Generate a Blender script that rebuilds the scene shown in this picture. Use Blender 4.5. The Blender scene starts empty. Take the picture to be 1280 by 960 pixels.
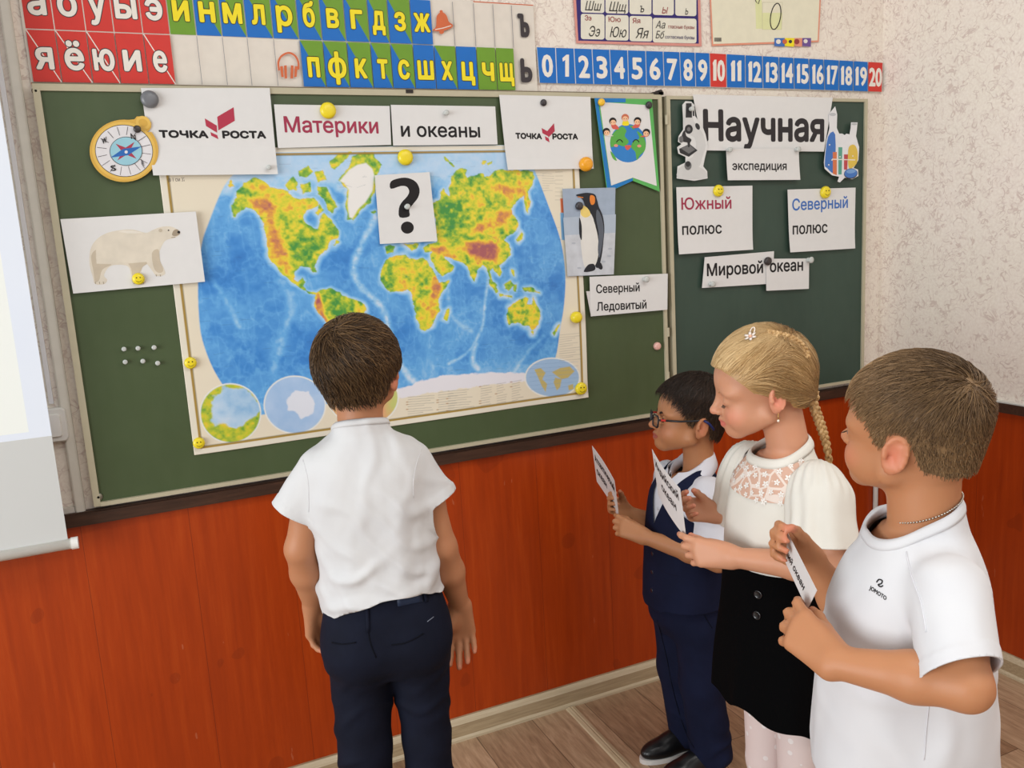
import bpy, bmesh, math, random
import numpy as np
from mathutils import Vector, Matrix
from mathutils.geometry import tessellate_polygon
C = bpy.context.scene.collection
SC = bpy.context.scene
rnd = random.Random(7)
nrs = np.random.RandomState(11)

# ------------------------------------------------------------------ camera
CAM = np.array((0.14456, -2.28485, 1.51093))
FPX = 1057.854
R_ = np.array((0.90923681, -0.41235569, -0.05701936))
U_ = np.array((0.12204329, 0.1330994, 0.98355985))
F_ = np.array((0.39798726, 0.90124765, -0.17134412))
cd = bpy.data.cameras.new('camera'); cam = bpy.data.objects.new('camera', cd); C.objects.link(cam)
cd.sensor_width = 36.0; cd.lens = 36.0 * FPX / 1280.0; cd.clip_start = 0.02
m = Matrix.Identity(4)
for i in range(3):
    m[i][0] = R_[i]; m[i][1] = U_[i]; m[i][2] = -F_[i]; m[i][3] = CAM[i]
cam.matrix_world = m
SC.camera = cam

# ------------------------------------------------------------------ world, lamps, exposure
SC.view_settings.view_transform = 'Standard'
SC.view_settings.look = 'None'
SC.view_settings.gamma = 1.0
SC.view_settings.use_curve_mapping = False
SC.view_settings.exposure = -0.12
w = bpy.data.worlds.new('world'); SC.world = w; w.use_nodes = True
w.node_tree.nodes['Background'].inputs[0].default_value = (1.0, 0.985, 0.975, 1)
w.node_tree.nodes['Background'].inputs[1].default_value = 0.42

def area(name, loc, target, sx, sy, power, col):
    d = bpy.data.lights.new(name, 'AREA'); d.shape = 'RECTANGLE'; d.size = sx; d.size_y = sy
    d.energy = power; d.color = col
    o = bpy.data.objects.new(name, d); C.objects.link(o); o.location = loc
    o.rotation_euler = (Vector(target) - Vector(loc)).to_track_quat('-Z', 'Y').to_euler()
    return o
# daylight from the window row on the room's left, ceiling panels above and behind the camera
area('window_daylight', (-3.4, -2.6, 1.5), (2.6, -1.5, 1.0), 3.6, 2.0, 185, (0.95, 0.98, 1.0))
area('ceiling_lamp', (1.4, -2.0, 3.05), (1.4, -1.9, 0), 2.4, 0.8, 30, (1.0, 0.975, 0.94))
area('ceiling_lamp', (1.0, -4.2, 3.05), (1.1, -3.4, 0), 2.6, 0.8, 30, (1.0, 0.975, 0.94))

# ------------------------------------------------------------------ pixels and points
def ray(u, v):
    return F_ + (u - 640.0) / FPX * R_ - (v - 480.0) / FPX * U_
def at_y(u, v, y=0.0):
    d = ray(u, v); return CAM + d * ((y - CAM[1]) / d[1])
def at_x(u, v, x):
    d = ray(u, v); return CAM + d * ((x - CAM[0]) / d[0])
def at_z(u, v, z=0.0):
    d = ray(u, v); return CAM + d * ((z - CAM[2]) / d[2])
def at_d(u, v, d):
    return CAM + ray(u, v) * d

# ------------------------------------------------------------------ materials
def lin(c):
    c = np.asarray(c, float) / 255.0
    return np.where(c <= 0.04045, c / 12.92, ((c + 0.055) / 1.055) ** 2.4)
def lin4(c):
    l = lin(c); return (float(l[0]), float(l[1]), float(l[2]), 1.0)
_mats = {}
class NT:
    def __init__(s, name, rough=0.6, spec=0.4):
        s.m = bpy.data.materials.new(name); s.m.use_nodes = True
        s.t = s.m.node_tree; s.b = s.t.nodes['Principled BSDF']
        s.b.inputs['Roughness'].default_value = rough
        s.b.inputs['Specular IOR Level'].default_value = spec
    def n(s, ty, **kw):
        nd = s.t.nodes.new(ty)
        for k, v in kw.items():
            if k.startswith('i_'): nd.inputs[k[2:].replace('_', ' ')].default_value = v
            else: setattr(nd, k, v)
        return nd
    def l(s, a, b): s.t.links.new(a, b)
    def coord(s, scale=(1, 1, 1)):
        tc = s.n('ShaderNodeTexCoord'); mp = s.n('ShaderNodeMapping'); mp.inputs['Scale'].default_value = scale
        s.l(tc.outputs['Object'], mp.inputs['Vector']); return mp.outputs['Vector']
    def noise(s, vec, scale, detail=3, rough=0.5, dist=0):
        nd = s.n('ShaderNodeTexNoise'); nd.inputs['Scale'].default_value = scale; nd.inputs['Detail'].default_value = detail
        nd.inputs['Roughness'].default_value = rough; nd.inputs['Distortion'].default_value = dist
        s.l(vec, nd.inputs['Vector']); return nd.outputs['Fac']
    def ramp(s, fac, stops):
        r = s.n('ShaderNodeValToRGB'); e = r.color_ramp.elements
        while len(e) < len(stops): e.new(0.5)
        for el, (p, c) in zip(e, stops): el.position = p; el.color = lin4(c)
        s.l(fac, r.inputs['Fac']); return r.outputs['Color']
    def mix(s, fac, a, b, mode='MIX'):
        x = s.n('ShaderNodeMix', data_type='RGBA', blend_type=mode)
        for sock, val in ((x.inputs[0], fac), (x.inputs[6], a), (x.inputs[7], b)):
            if hasattr(val, 'links'): s.l(val, sock)
            elif isinstance(val, (int, float)): sock.default_value = val
            else: sock.default_value = lin4(val)
        return x.outputs[2]
    def math(s, op, a, b=0.0, c=0.0):
        x = s.n('ShaderNodeMath', operation=op)
        for i, val in enumerate((a, b, c)):
            if hasattr(val, 'links'): s.l(val, x.inputs[i])
            else: x.inputs[i].default_value = val
        return x.outputs[0]
    def base(s, col):
        if hasattr(col, 'links'): s.l(col, s.b.inputs['Base Color'])
        else: s.b.inputs['Base Color'].default_value = lin4(col)
    def bump(s, h, strength=0.3, dist=0.002):
        b = s.n('ShaderNodeBump'); b.inputs['Strength'].default_value = strength; b.inputs['Distance'].default_value = dist
        s.l(h, b.inputs['Height']); s.l(b.outputs['Normal'], s.b.inputs['Normal'])
def flat(rgb, rough=0.6, spec=0.3, metal=0.0, var=0.012):
    key = (tuple(rgb), rough, spec, metal)
    if key not in _mats:
        q = NT('ink_%d_%d_%d' % tuple(int(x) for x in rgb), rough, spec)
        q.b.inputs['Metallic'].default_value = metal
        nz = q.noise(q.coord(), 35, 2)
        lo = [max(0, x * (1 - var)) for x in rgb]; hi = [min(255, x * (1 + var)) for x in rgb]
        q.base(q.ramp(nz, [(0.3, lo), (0.7, hi)]))
        _mats[key] = q.m
    return _mats[key]

# ------------------------------------------------------------------ mesh collecting
def link(o, parent=None):
    C.objects.link(o)
    if parent is not None: o.parent = parent
    return o
def tag(o, label=None, cat=None, group=None, kind=None):
    if label: o['label'] = label
    if cat: o['category'] = cat
    if group: o['group'] = group
    if kind: o['kind'] = kind
    return o
def empty(name, loc=(0, 0, 0), rz=0.0):
    o = bpy.data.objects.new(name, None); o.empty_display_size = 0.05
    o.location = loc; o.rotation_euler = (0, 0, rz); return link(o)
class MB:
    """collects faces with materials and makes one mesh object"""
    def __init__(s): s.v = []; s.f = []; s.fm = []; s.mats = []
    def mi(s, mat):
        if mat not in s.mats: s.mats.append(mat)
        return s.mats.index(mat)
    def add(s, verts, faces, mat):
        o = len(s.v); s.v += [tuple(float(c) for c in p) for p in verts]
        k = s.mi(mat)
        for f in faces: s.f.append(tuple(i + o for i in f)); s.fm.append(k)
    def box(s, a, b, mat):
        x0, y0, z0 = a; x1, y1, z1 = b
        s.add([(x0, y0, z0), (x1, y0, z0), (x1, y1, z0), (x0, y1, z0), (x0, y0, z1), (x1, y0, z1), (x1, y1, z1), (x0, y1, z1)],
              [(0, 3, 2, 1), (4, 5, 6, 7), (0, 1, 5, 4), (1, 2, 6, 5), (2, 3, 7, 6), (3, 0, 4, 7)], mat)
    def bar(s, p, q, wx, wz, mat, up=(0, 0, 1)):
        p = Vector(p); q = Vector(q); d = (q - p).normalized(); u = Vector(up); r = d.cross(u).normalized(); u = r.cross(d)
        vs = []
        for e in (p, q):
            for a, b in ((-1, -1), (1, -1), (1, 1), (-1, 1)): vs.append(e + r * (a * wx / 2) + u * (b * wz / 2))
        s.add(vs, [(0, 1, 2, 3), (7, 6, 5, 4), (0, 4, 5, 1), (1, 5, 6, 2), (2, 6, 7, 3), (3, 7, 4, 0)], mat)
    def tube(s, pts, rad, mat, n=10, cap=True):
        pts = [Vector(p) for p in pts]; rad = rad if hasattr(rad, '__len__') else [rad] * len(pts)
        vs = []; fs = []; ref = None
        for i, p in enumerate(pts):
            d = (pts[min(i + 1, len(pts) - 1)] - pts[max(i - 1, 0)]).normalized()
            if ref is None: ref = d.orthogonal().normalized()
            ref = (ref - d * ref.dot(d)).normalized(); bb = d.cross(ref)
            for k in range(n):
                a = 2 * math.pi * k / n; vs.append(p + (ref * math.cos(a) + bb * math.sin(a)) * rad[i])
        for i in range(len(pts) - 1):
            for k in range(n):
                fs.append((i * n + k, i * n + (k + 1) % n, (i + 1) * n + (k + 1) % n, (i + 1) * n + k))
        if cap: fs.append(tuple(range(n - 1, -1, -1))); fs.append(tuple((len(pts) - 1) * n + k for k in range(n)))
        s.add(vs, fs, mat)
    def lathe(s, prof, origin, axis, mat, n=20):
        """prof: list of (radius, height along axis)"""
        o = Vector(origin); ax = Vector(axis).normalized(); e = ax.orthogonal().normalized(); g = ax.cross(e)
        vs = []; fs = []
        for r, h in prof:
            for k in range(n):
                a = 2 * math.pi * k / n; vs.append(o + ax * h + (e * math.cos(a) + g * math.sin(a)) * r)
        for i in range(len(prof) - 1):
            for k in range(n): fs.append((i * n + k, i * n + (k + 1) % n, (i + 1) * n + (k + 1) % n, (i + 1) * n + k))
        fs.append(tuple(range(n - 1, -1, -1))); fs.append(tuple((len(prof) - 1) * n + k for k in range(n)))
        s.add(vs, fs, mat)
    def build(s, name, parent=None, smooth=False, origin=None, local=False):
        v = np.array(s.v, float)
        if isinstance(origin, str): origin = (v.min(0) + v.max(0)) / 2
        if origin is not None: v = v - np.array(origin)
        if parent is not None and not local:
            q = parent
            while q is not None: v = v - np.array(q.location); q = q.parent
        me = bpy.data.meshes.new(name); me.from_pydata([tuple(x) for x in v], [], s.f)
        for mt in s.mats: me.materials.append(mt)
        me.polygons.foreach_set('material_index', s.fm)
        if smooth: me.polygons.foreach_set('use_smooth', [True] * len(s.f))
        me.update()
        o = bpy.data.objects.new(name, me)
        if origin is not None: o.location = origin
        return link(o, parent)

# ------------------------------------------------------------------ flat printed things on the wall
_txt = {}
def text_mesh(body, bold=0.0, shear=0.0):
    """flat lettering: outlines of the built-in font cut into exact trapezoids (overlapping strokes stay solid)"""
    key = (body, shear)
    if key in _txt: return _txt[key]
    c = bpy.data.curves.new('lettering', 'FONT'); c.body = body; c.shear = shear; c.resolution_u = 3; c.fill_mode = 'NONE'
    o = bpy.data.objects.new('lettering', c); C.objects.link(o)
    bpy.context.view_layer.update()
    dg = bpy.context.evaluated_depsgraph_get(); ev = o.evaluated_get(dg); me = ev.to_mesh()
    P = np.array([p.co[:2] for p in me.vertices]).reshape(-1, 2); E = [tuple(e.vertices) for e in me.edges]
    ev.to_mesh_clear(); bpy.data.objects.remove(o); bpy.data.curves.remove(c)
    par = list(range(len(P)))
    def find(a):
        while par[a] != a: par[a] = par[par[a]]; a = par[a]
        return a
    for a, b in E: par[find(a)] = find(b)
    loops = {}
    for i in range(len(P)): loops.setdefault(find(i), []).append(i)
    segs = []
    for ids in loops.values():
        q = P[ids]
        if len(q) > 2: segs += [(q[i], q[(i + 1) % len(q)]) for i in range(len(q))]
    A = np.array([x for x, _ in segs]); B = np.array([x for _, x in segs]); key_y = set(np.round(P[:, 1], 6).tolist())
    for i in range(len(A)):
        d = B[i] - A[i]; e = B - A; w_ = A - A[i]; den = d[0] * e[:, 1] - d[1] * e[:, 0]; ok = np.abs(den) > 1e-12; den = np.where(ok, den, 1)
        t = (w_[:, 0] * e[:, 1] - w_[:, 1] * e[:, 0]) / den; u = (w_[:, 0] * d[1] - w_[:, 1] * d[0]) / den
        for k in np.nonzero(ok & (t > 1e-6) & (t < 1 - 1e-6) & (u > 1e-6) & (u < 1 - 1e-6))[0]: key_y.add(round(float(A[i][1] + d[1] * t[k]), 6))
    ys = sorted(key_y); V = []; F = []
    for y0, y1 in zip(ys[:-1], ys[1:]):
        if y1 - y0 < 2e-6: continue
        ym = 0.5 * (y0 + y1); sp = np.nonzero((A[:, 1] > ym) != (B[:, 1] > ym))[0]
        at = lambda k, y: A[k, 0] + (B[k, 0] - A[k, 0]) * (y - A[k, 1]) / (B[k, 1] - A[k, 1])
        run = sorted((at(k, ym), 1 if B[k, 1] > A[k, 1] else -1, k) for k in sp); wn = 0; st_ = None
        for x, sg, k in run:
            if wn == 0: st_ = k
            wn += sg
            if wn == 0:
                n = len(V); V += [(at(st_, y0), y0, 0), (at(k, y0), y0, 0), (at(k, y1), y1, 0), (at(st_, y1), y1, 0)]; F.append((n, n + 1, n + 2, n + 3))
    _txt[key] = (np.array(V).reshape(-1, 3), F); return _txt[key]
class Sheet(MB):
    """one printed sheet hanging parallel to the front wall; y is its front face"""
    def __init__(s, y, thick=0.0012): super().__init__(); s.y = y; s.th = thick; s.k = 0
    def w(s, u, v, lift=0.0): return at_y(u, v, s.y - lift)
    def slab(s, px, mat, edge=None, nu=1, nv=1):
        # px: TL TR BR BL
        c = [s.w(*q) for q in px]; s.corner = c
        g = []
        for j in range(nv + 1):
            t = j / nv
            for i in range(nu + 1):
                a = i / nu
                g.append((c[0] * (1 - a) + c[1] * a) * (1 - t) + (c[3] * (1 - a) + c[2] * a) * t)
        n = len(g); back = [p + np.array((0, s.th, 0)) for p in g]
        W = nu + 1
        fs = [(j * W + i, (j + 1) * W + i, (j + 1) * W + i + 1, j * W + i + 1) for j in range(nv) for i in range(nu)]
        fb = [tuple(k + n for k in reversed(f)) for f in fs]
        rim = [i for i in range(nu)] + [nu + j * W for j in range(nv)] + [nv * W + nu - i for i in range(nu)] + [(nv - j) * W for j in range(nv)]
        fr = [(rim[k], rim[(k + 1) % len(rim)], rim[(k + 1) % len(rim)] + n, rim[k] + n) for k in range(len(rim))]
        s.add(g + back, fs + fb + fr, mat)
    def card(s, pts, mat):
        f = [s.w(*q) for q in pts]; n = len(f); b = [p + np.array((0, s.th, 0)) for p in f]
        tri = tessellate_polygon([[Vector((p[0], p[2], 0)) for p in f]])
        fs = []
        for t in tri:
            a, b_, c_ = (f[i] for i in t)
            nrm = (b_[0] - a[0]) * (c_[2] - a[2]) - (b_[2] - a[2]) * (c_[0] - a[0])
            t = tuple(t) if nrm > 0 else tuple(reversed(t))
            fs.append(t); fs.append(tuple(i + n for i in reversed(t)))
        fs += [(i, (i + 1) % n, (i + 1) % n + n, i + n) for i in range(n)]
        s.add(f + b, fs, mat)
    def poly(s, pts, mat, smooth=0):
        if smooth: pts = spline(pts, smooth)
        s.k += 1; f = [s.w(u, v, 0.00025 + 0.00006 * s.k) for u, v in pts]
        tri = tessellate_polygon([[Vector((p[0], p[2], 0)) for p in f]])
        fs = []
        for t in tri:
            a, b_, c_ = (f[i] for i in t)
            nrm = (b_[0] - a[0]) * (c_[2] - a[2]) - (b_[2] - a[2]) * (c_[0] - a[0])
            fs.append(tuple(t) if nrm > 0 else tuple(reversed(t)))
        s.add(f, fs, mat)
    def ell(s, c, rx, ry, mat, rot=0, n=28, a0=0, a1=360):
        pts = []
        for i in range(n):
            a = math.radians(a0 + (a1 - a0) * i / (n if a1 - a0 == 360 else n - 1)); x = rx * math.cos(a); y = ry * math.sin(a)
            k = math.radians(rot); pts.append((c[0] + x * math.cos(k) - y * math.sin(k), c[1] + x * math.sin(k) + y * math.cos(k)))
        s.poly(pts, mat)
    def line(s, pts, wd, mat, smooth=0):
        if smooth: pts = spline(pts, smooth, closed=False)
        p = np.array(pts, float); d = np.gradient(p, axis=0); d /= np.linalg.norm(d, axis=1)[:, None] + 1e-9
        nrm = np.stack([-d[:, 1], d[:, 0]], 1) * wd / 2
        s.k += 1; A = p + nrm; B = p - nrm
        vs = [s.w(*q, 0.00025 + 0.00006 * s.k) for q in A] + [s.w(*q, 0.00025 + 0.00006 * s.k) for q in B]; n = len(p)
        s.add(vs, [(i, i + 1, i + 1 + n, i + n) for i in range(n - 1)], mat)
    def text(s, body, p0, p1, cap, mat, bold=0.02, shear=0.0, outline=None, ow=0.03):
        """baseline p0 to p1 in photo pixels, cap: height of a capital letter in pixels"""
        todo = ([(outline, max(bold, 0) + ow)] if outline else []) + [(mat, max(bold, 0))]
        ref, f = text_mesh(body, 0.0, shear); x0, x1 = ref[:, 0].min(), ref[:, 0].max()
        a = s.w(*p0); b = s.w(*p1); mid = ((p0[0] + p1[0]) / 2, (p0[1] + p1[1]) / 2)
        up = s.w(mid[0], mid[1] - cap) - s.w(*mid); H = abs(up[2]) / 0.73
        ex = (b - a) / (x1 - x0)
        for mt, bo in todo:
            s.k += 1; exn = np.linalg.norm(ex); n8 = 8 if bo > 0.002 else 0
            for j, (dx, dy) in enumerate([(0, 0)] + [(bo * math.cos(2 * math.pi * i / 8), bo * math.sin(2 * math.pi * i / 8)) for i in range(n8)]):
                vs = [a + ex * (q[0] - x0) + ex / exn * dx * H + np.array((0, -0.00025 - 0.00006 * s.k - 0.000006 * j, H * (q[1] + dy))) for q in ref]
                s.add(vs, f, mt)
    def curl(s, fn):
        c = s.corner; o = c[0]; ex = c[1] - c[0]; ez = c[3] - c[0]
        for i, p in enumerate(s.v):
            q = np.array(p) - o; a = q[0] / ex[0]; t = (q[2] - a * ex[2]) / ez[2]
            s.v[i] = (p[0], p[1] - fn(min(max(a, 0), 1), min(max(t, 0), 1)), p[2])
def spline(pts, k=5, closed=True):
    p = np.array(pts, float); n = len(p); out = []
    rng = range(n) if closed else range(n - 1)
    for i in rng:
        if closed: a, b, c, d = p[(i - 1) % n], p[i], p[(i + 1) % n], p[(i + 2) % n]
        else: a, b, c, d = p[max(i - 1, 0)], p[i], p[i + 1], p[min(i + 2, n - 1)]
        for j in range(k):
            t = j / k
            out.append(0.5 * (2 * b + (c - a) * t + (2 * a - 5 * b + 4 * c - d) * t * t + (3 * b - a - 3 * c + d) * t ** 3))
    if not closed: out.append(p[-1])
    return [tuple(q) for q in out]

# ================================================================== SETTING
XC = 2.641; ZD = 0.885; ZB = 0.0685; XL = -1.6; H = 3.1
def wallpaper():
    q = NT('wallpaper', 0.75, 0.2); v = q.coord()
    def strokes(scale, seed, wd):
        mp = q.n('ShaderNodeMapping'); mp.inputs['Location'].default_value = (seed, seed * 1.7, seed * 0.6); mp.inputs['Rotation'].default_value = (seed, seed, seed); q.l(v, mp.inputs['Vector'])
        n1 = q.noise(mp.outputs[0], scale, 1, 0.5, 1.3); a = q.math('ABSOLUTE', q.math('SUBTRACT', n1, 0.5))
        n2 = q.noise(mp.outputs[0], scale * 0.9, 1, 0.5, 0.0); gate = q.math('MULTIPLY', q.math('MAXIMUM', q.math('SUBTRACT', n2, 0.42), 0.0), 7.0)
        ln = q.math('MAXIMUM', q.math('SUBTRACT', 1.0, q.math('DIVIDE', a, wd)), 0.0); return q.math('MINIMUM', q.math('MULTIPLY', ln, gate), 1.0)
    ln = q.math('MAXIMUM', strokes(24, 1.3, 0.040), strokes(31, 4.1, 0.040))
    n3 = q.noise(v, 120, 3); n4 = q.noise(v, 5, 2)
    basec = q.mix(n4, q.ramp(n3, [(0.3, (231, 217, 207)), (0.7, (242, 231, 222))]), q.ramp(n3, [(0.3, (231, 222, 207)), (0.7, (241, 234, 220))]))
    q.base(q.mix(q.math('MULTIPLY', ln, 0.50), basec, (186, 158, 150))); q.bump(q.math('ADD', q.math('MULTIPLY', ln, -1.0), n3), 0.2, 0.002); return q.m
def laminate():
    q = NT('laminate', 0.34, 0.45)
    v = q.coord((1, 1, 0.06)); a = q.noise(v, 60, 4, 0.6); b = q.noise(q.coord((1, 1, 0.1)), 14, 3)
    c = q.ramp(a, [(0.25, (160, 54, 6)), (0.55, (177, 63, 8)), (0.8, (190, 76, 18))])
    c = q.mix(q.math('MULTIPLY', b, 0.45), c, (138, 44, 8))
    spots = q.noise(q.coord((1, 1, 0.7)), 9, 1)
    c = q.mix(q.math('MULTIPLY', q.math('GREATER_THAN', spots, 0.70), 0.25), c, (104, 30, 10))
    sc = q.noise(q.coord((6, 6, 1.2)), 12, 2); sc2 = q.noise(q.coord(), 5, 1)
    scm = q.math('MULTIPLY', q.math('GREATER_THAN', sc, 0.72), q.math('GREATER_THAN', sc2, 0.6))
    c = q.mix(q.math('MULTIPLY', scm, 0.35), c, (196, 120, 88))
    tc = q.n('ShaderNodeTexCoord'); sp = q.n('ShaderNodeSeparateXYZ'); q.l(tc.outputs['Object'], sp.inputs[0])
    ax = q.math('ADD', sp.outputs[0], sp.outputs[1])
    fr = q.math('FRACT', q.math('DIVIDE', q.math('ADD', ax, 5.045), 0.25))
    seam = q.math('LESS_THAN', fr, 0.006)
    c = q.mix(q.math('MULTIPLY', seam, 0.7), c, (104, 34, 12))
    q.base(c); return q.m
def woodtone(name, c0, c1, c2, sc=(1, 12, 12), scale=6, rough=0.5):
    q = NT(name, rough, 0.35); v = q.coord(sc); a = q.noise(v, scale, 4, 0.6, 0.4)
    q.base(q.ramp(a, [(0.25, c0), (0.5, c1), (0.75, c2)])); return q.m
def flooring():
    q = NT('floor_laminate', 0.42, 0.4)
    tc = q.n('ShaderNodeTexCoord'); mp = q.n('ShaderNodeMapping'); mp.inputs['Rotation'].default_value = (0, 0, math.radians(90))
    q.l(tc.outputs['Object'], mp.inputs['Vector'])
    br = q.n('ShaderNodeTexBrick'); q.l(mp.outputs[0], br.inputs['Vector'])
    br.inputs['Scale'].default_value = 1.0; br.inputs['Brick Width'].default_value = 0.85; br.inputs['Row Height'].default_value = 0.19
    br.inputs['Mortar Size'].default_value = 0.0012; br.inputs['Mortar Smooth'].default_value = 0.1
    br.inputs['Color1'].default_value = (0.10, 0.10, 0.10, 1); br.inputs['Color2'].default_value = (0.9, 0.9, 0.9, 1); br.inputs['Mortar'].default_value = (0, 0, 0, 1)
    v2 = q.coord((9, 1, 1)); g = q.noise(v2, 9, 5, 0.65, 0.6); g2 = q.noise(q.coord((30, 2, 1)), 10, 3)
    c = q.ramp(g, [(0.28, (142, 114, 88)), (0.5, (178, 147, 116)), (0.75, (205, 174, 142))])
    c = q.mix(q.math('MULTIPLY', g2, 0.45), c, (118, 94, 72))
    c = q.mix(0.55, c, br.outputs['Color'], 'SOFT_LIGHT')
    c = q.mix(q.math('MULTIPLY', br.outputs['Fac'], 0.75), c, (78, 60, 44))
    q.base(c); q.bump(g2, 0.12, 0.001); return q.m
WP = wallpaper(); LAM = laminate(); FLOORM = flooring()
TRIMW = woodtone('dark_rail', (52, 34, 24), (64, 42, 30), (78, 52, 38), (2, 20, 20))
BASEW = woodtone('skirting_oak', (150, 130, 100), (170, 150, 118), (188, 168, 136), (1.2, 14, 30), 7)
BASEL = woodtone('skirting_edge', (182, 166, 136), (196, 180, 150), (206, 192, 164), (1.2, 14, 30), 7)
WHITEPL = flat((216, 213, 206), 0.4)

def structure(mb, name): return tag(mb.build(name), kind='structure')
b = MB(); b.box((XL, 0.0, ZD), (XC + 0.12, 0.12, H), WP); b.box((XL, -0.008, 0), (XC, 0.12, ZD), LAM); structure(b, 'wall_front')
b = MB(); b.box((XC, -5.2, ZD), (XC + 0.12, 0.0, H), WP); b.box((XC - 0.008, -5.2, 0), (XC + 0.12, -0.008, ZD), LAM); structure(b, 'wall_right')
b = MB(); b.box((XL, -5.2, -0.08), (XC + 0.12, 0.12, 0.0), FLOORM); structure(b, 'floor')
b = MB(); b.box((XL, -0.028, ZD - 0.012), (XC - 0.02, -0.008, ZD + 0.018), TRIMW); b.box((XL, -0.022, ZD + 0.018), (XC - 0.02, 0.0, ZD + 0.021), TRIMW)
structure(b, 'trim_1')
b = MB(); b.box((XC - 0.028, -5.2, ZD - 0.012), (XC - 0.008, -0.008, ZD + 0.018), TRIMW); b.box((XC - 0.022, -5.2, ZD + 0.018), (XC, -0.02, ZD + 0.022), WHITEPL); structure(b, 'trim_2')
def skirting(mb, p, q, n):
    p = np.array(p); q = np.array(q); n = np.array(n)
    prof = [(0.0, 0.0), (0.026, 0.0), (0.026, 0.008), (0.021, 0.014), (0.019, 0.052), (0.014, 0.062), (0.008, ZB), (0.0, ZB)]
    vs = [e + n * a + np.array((0, 0, h)) for e in (p, q) for a, h in prof]; k = len(prof)
    for i in range(k - 1):
        mb.add([vs[i], vs[i + 1], vs[k + i + 1], vs[k + i]], [(0, 1, 2, 3)], BASEL if i in (1, 2, 4, 5) else BASEW)
    mb.add(vs[:k], [tuple(range(k))], BASEW); mb.add(vs[k:], [tuple(range(k - 1, -1, -1))], BASEW)
b = MB(); skirting(b, (XL, -0.008, 0), (XC - 0.008, -0.008, 0), (0, -1, 0)); structure(b, 'baseboard_front')
b = MB(); skirting(b, (XC - 0.008, -0.03, 0), (XC - 0.008, -5.2, 0), (-1, 0, 0)); structure(b, 'baseboard_right')
# strip that covers the joint in the floor
p = at_z(712, 884, 0.0); q_ = at_z(792, 968, 0.0); dx = (q_[0] - p[0]) / (q_[1] - p[1])
x0 = p[0]; b = MB(); STRIP = woodtone('floor_strip', (176, 156, 124), (196, 178, 146), (210, 194, 162), (30, 1.2, 10), 6)
pr = [(-0.017, 0.0), (-0.014, 0.004), (-0.004, 0.006), (0.0, 0.0045), (0.004, 0.006), (0.014, 0.004), (0.017, 0.0)]
vs = [(x0 + a + dx * (yy - p[1]), yy, h) for yy in (-0.036, -5.0) for a, h in pr]; k = len(pr)
b.add(vs, [(i, i + 1, k + i + 1, k + i) for i in range(k - 1)] + [tuple(range(k - 1, -1, -1)), tuple(range(k, 2 * k))], STRIP); structure(b, 'trim_3')
# white corner profile in the panelling
b = MB(); b.tube([(XC - 0.018, -0.018, ZB), (XC - 0.018, -0.018, ZD - 0.012)], 0.009, WHITEPL, 12); structure(b, 'trim_4')

# ------------------------------------------------------------------ projection screen
SY = -0.10
def screen_mat():
    q = NT('screen_fabric', 0.7, 0.2)
    tc = q.n('ShaderNodeTexCoord'); sp = q.n('ShaderNodeSeparateXYZ'); q.l(tc.outputs['Object'], sp.inputs[0])
    x, z = sp.outputs[0], sp.outputs[2]
    xr, _, zr = at_y(62, 545, SY) - np.array((-0.5, SY, 0.7)); xi, _, zi = at_y(36, 540, SY) - np.array((-0.5, SY, 0.7))
    q.base((206, 208, 206))
    nz = q.noise(q.coord((1, 1, 0.6)), 4, 2)
    lit = q.math('GREATER_THAN', z, float(zr))
    inner = q.math('MULTIPLY', q.math('LESS_THAN', x, float(xi)), q.math('GREATER_THAN', z, float(zi)))
    col = q.mix(inner, q.mix(nz, (176, 200, 250), (214, 226, 250)), (236, 240, 226))
    q.l(col, q.b.inputs['Emission Color'])
    q.l(q.math('MULTIPLY', lit, 0.34), q.b.inputs['Emission Strength']); return q.m
scr = empty('projection_screen', (-0.5, SY, 0.7))
a0 = at_y(85, 676, SY); xR = at_y(60, 470, SY)[0]
zb_ = a0[2]; xR = a0[0]
b = MB(); b.box((XL + 0.1, SY, zb_), (xR, SY + 0.002, 2.75), screen_mat()); o = b.build('fabric', scr)
c1 = at_y(97, 683, SY)
b = MB(); BARM = flat((222, 222, 216), 0.4)
b.tube([(XL + 0.08, SY, zb_ - 0.008), (c1[0] - 0.012, SY, zb_ - 0.008)], 0.0125, BARM, 16); o = b.build('bottom_bar', scr, True)
b = MB(); b.tube([(c1[0] - 0.012, SY, zb_ - 0.008), (c1[0] + 0.003, SY, zb_ - 0.008)], 0.0145, flat((232, 231, 226), 0.35), 20); o = b.build('end_cap', scr)
b = MB(); b.box((XL + 0.05, SY - 0.045, 2.75), (xR + 0.05, SY + 0.045, 2.84), BARM); o = b.build('casing', scr)
for xx in (XL + 0.4, xR - 0.2):
    b = MB(); b.box((xx - 0.02, SY + 0.045, 2.77), (xx + 0.02, -0.001, 2.82), BARM); o = b.build('bracket', scr)
tag(scr, 'white pull-down projection screen with a lit bluish picture, hanging beside the chalkboard', 'projection screen')

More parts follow.
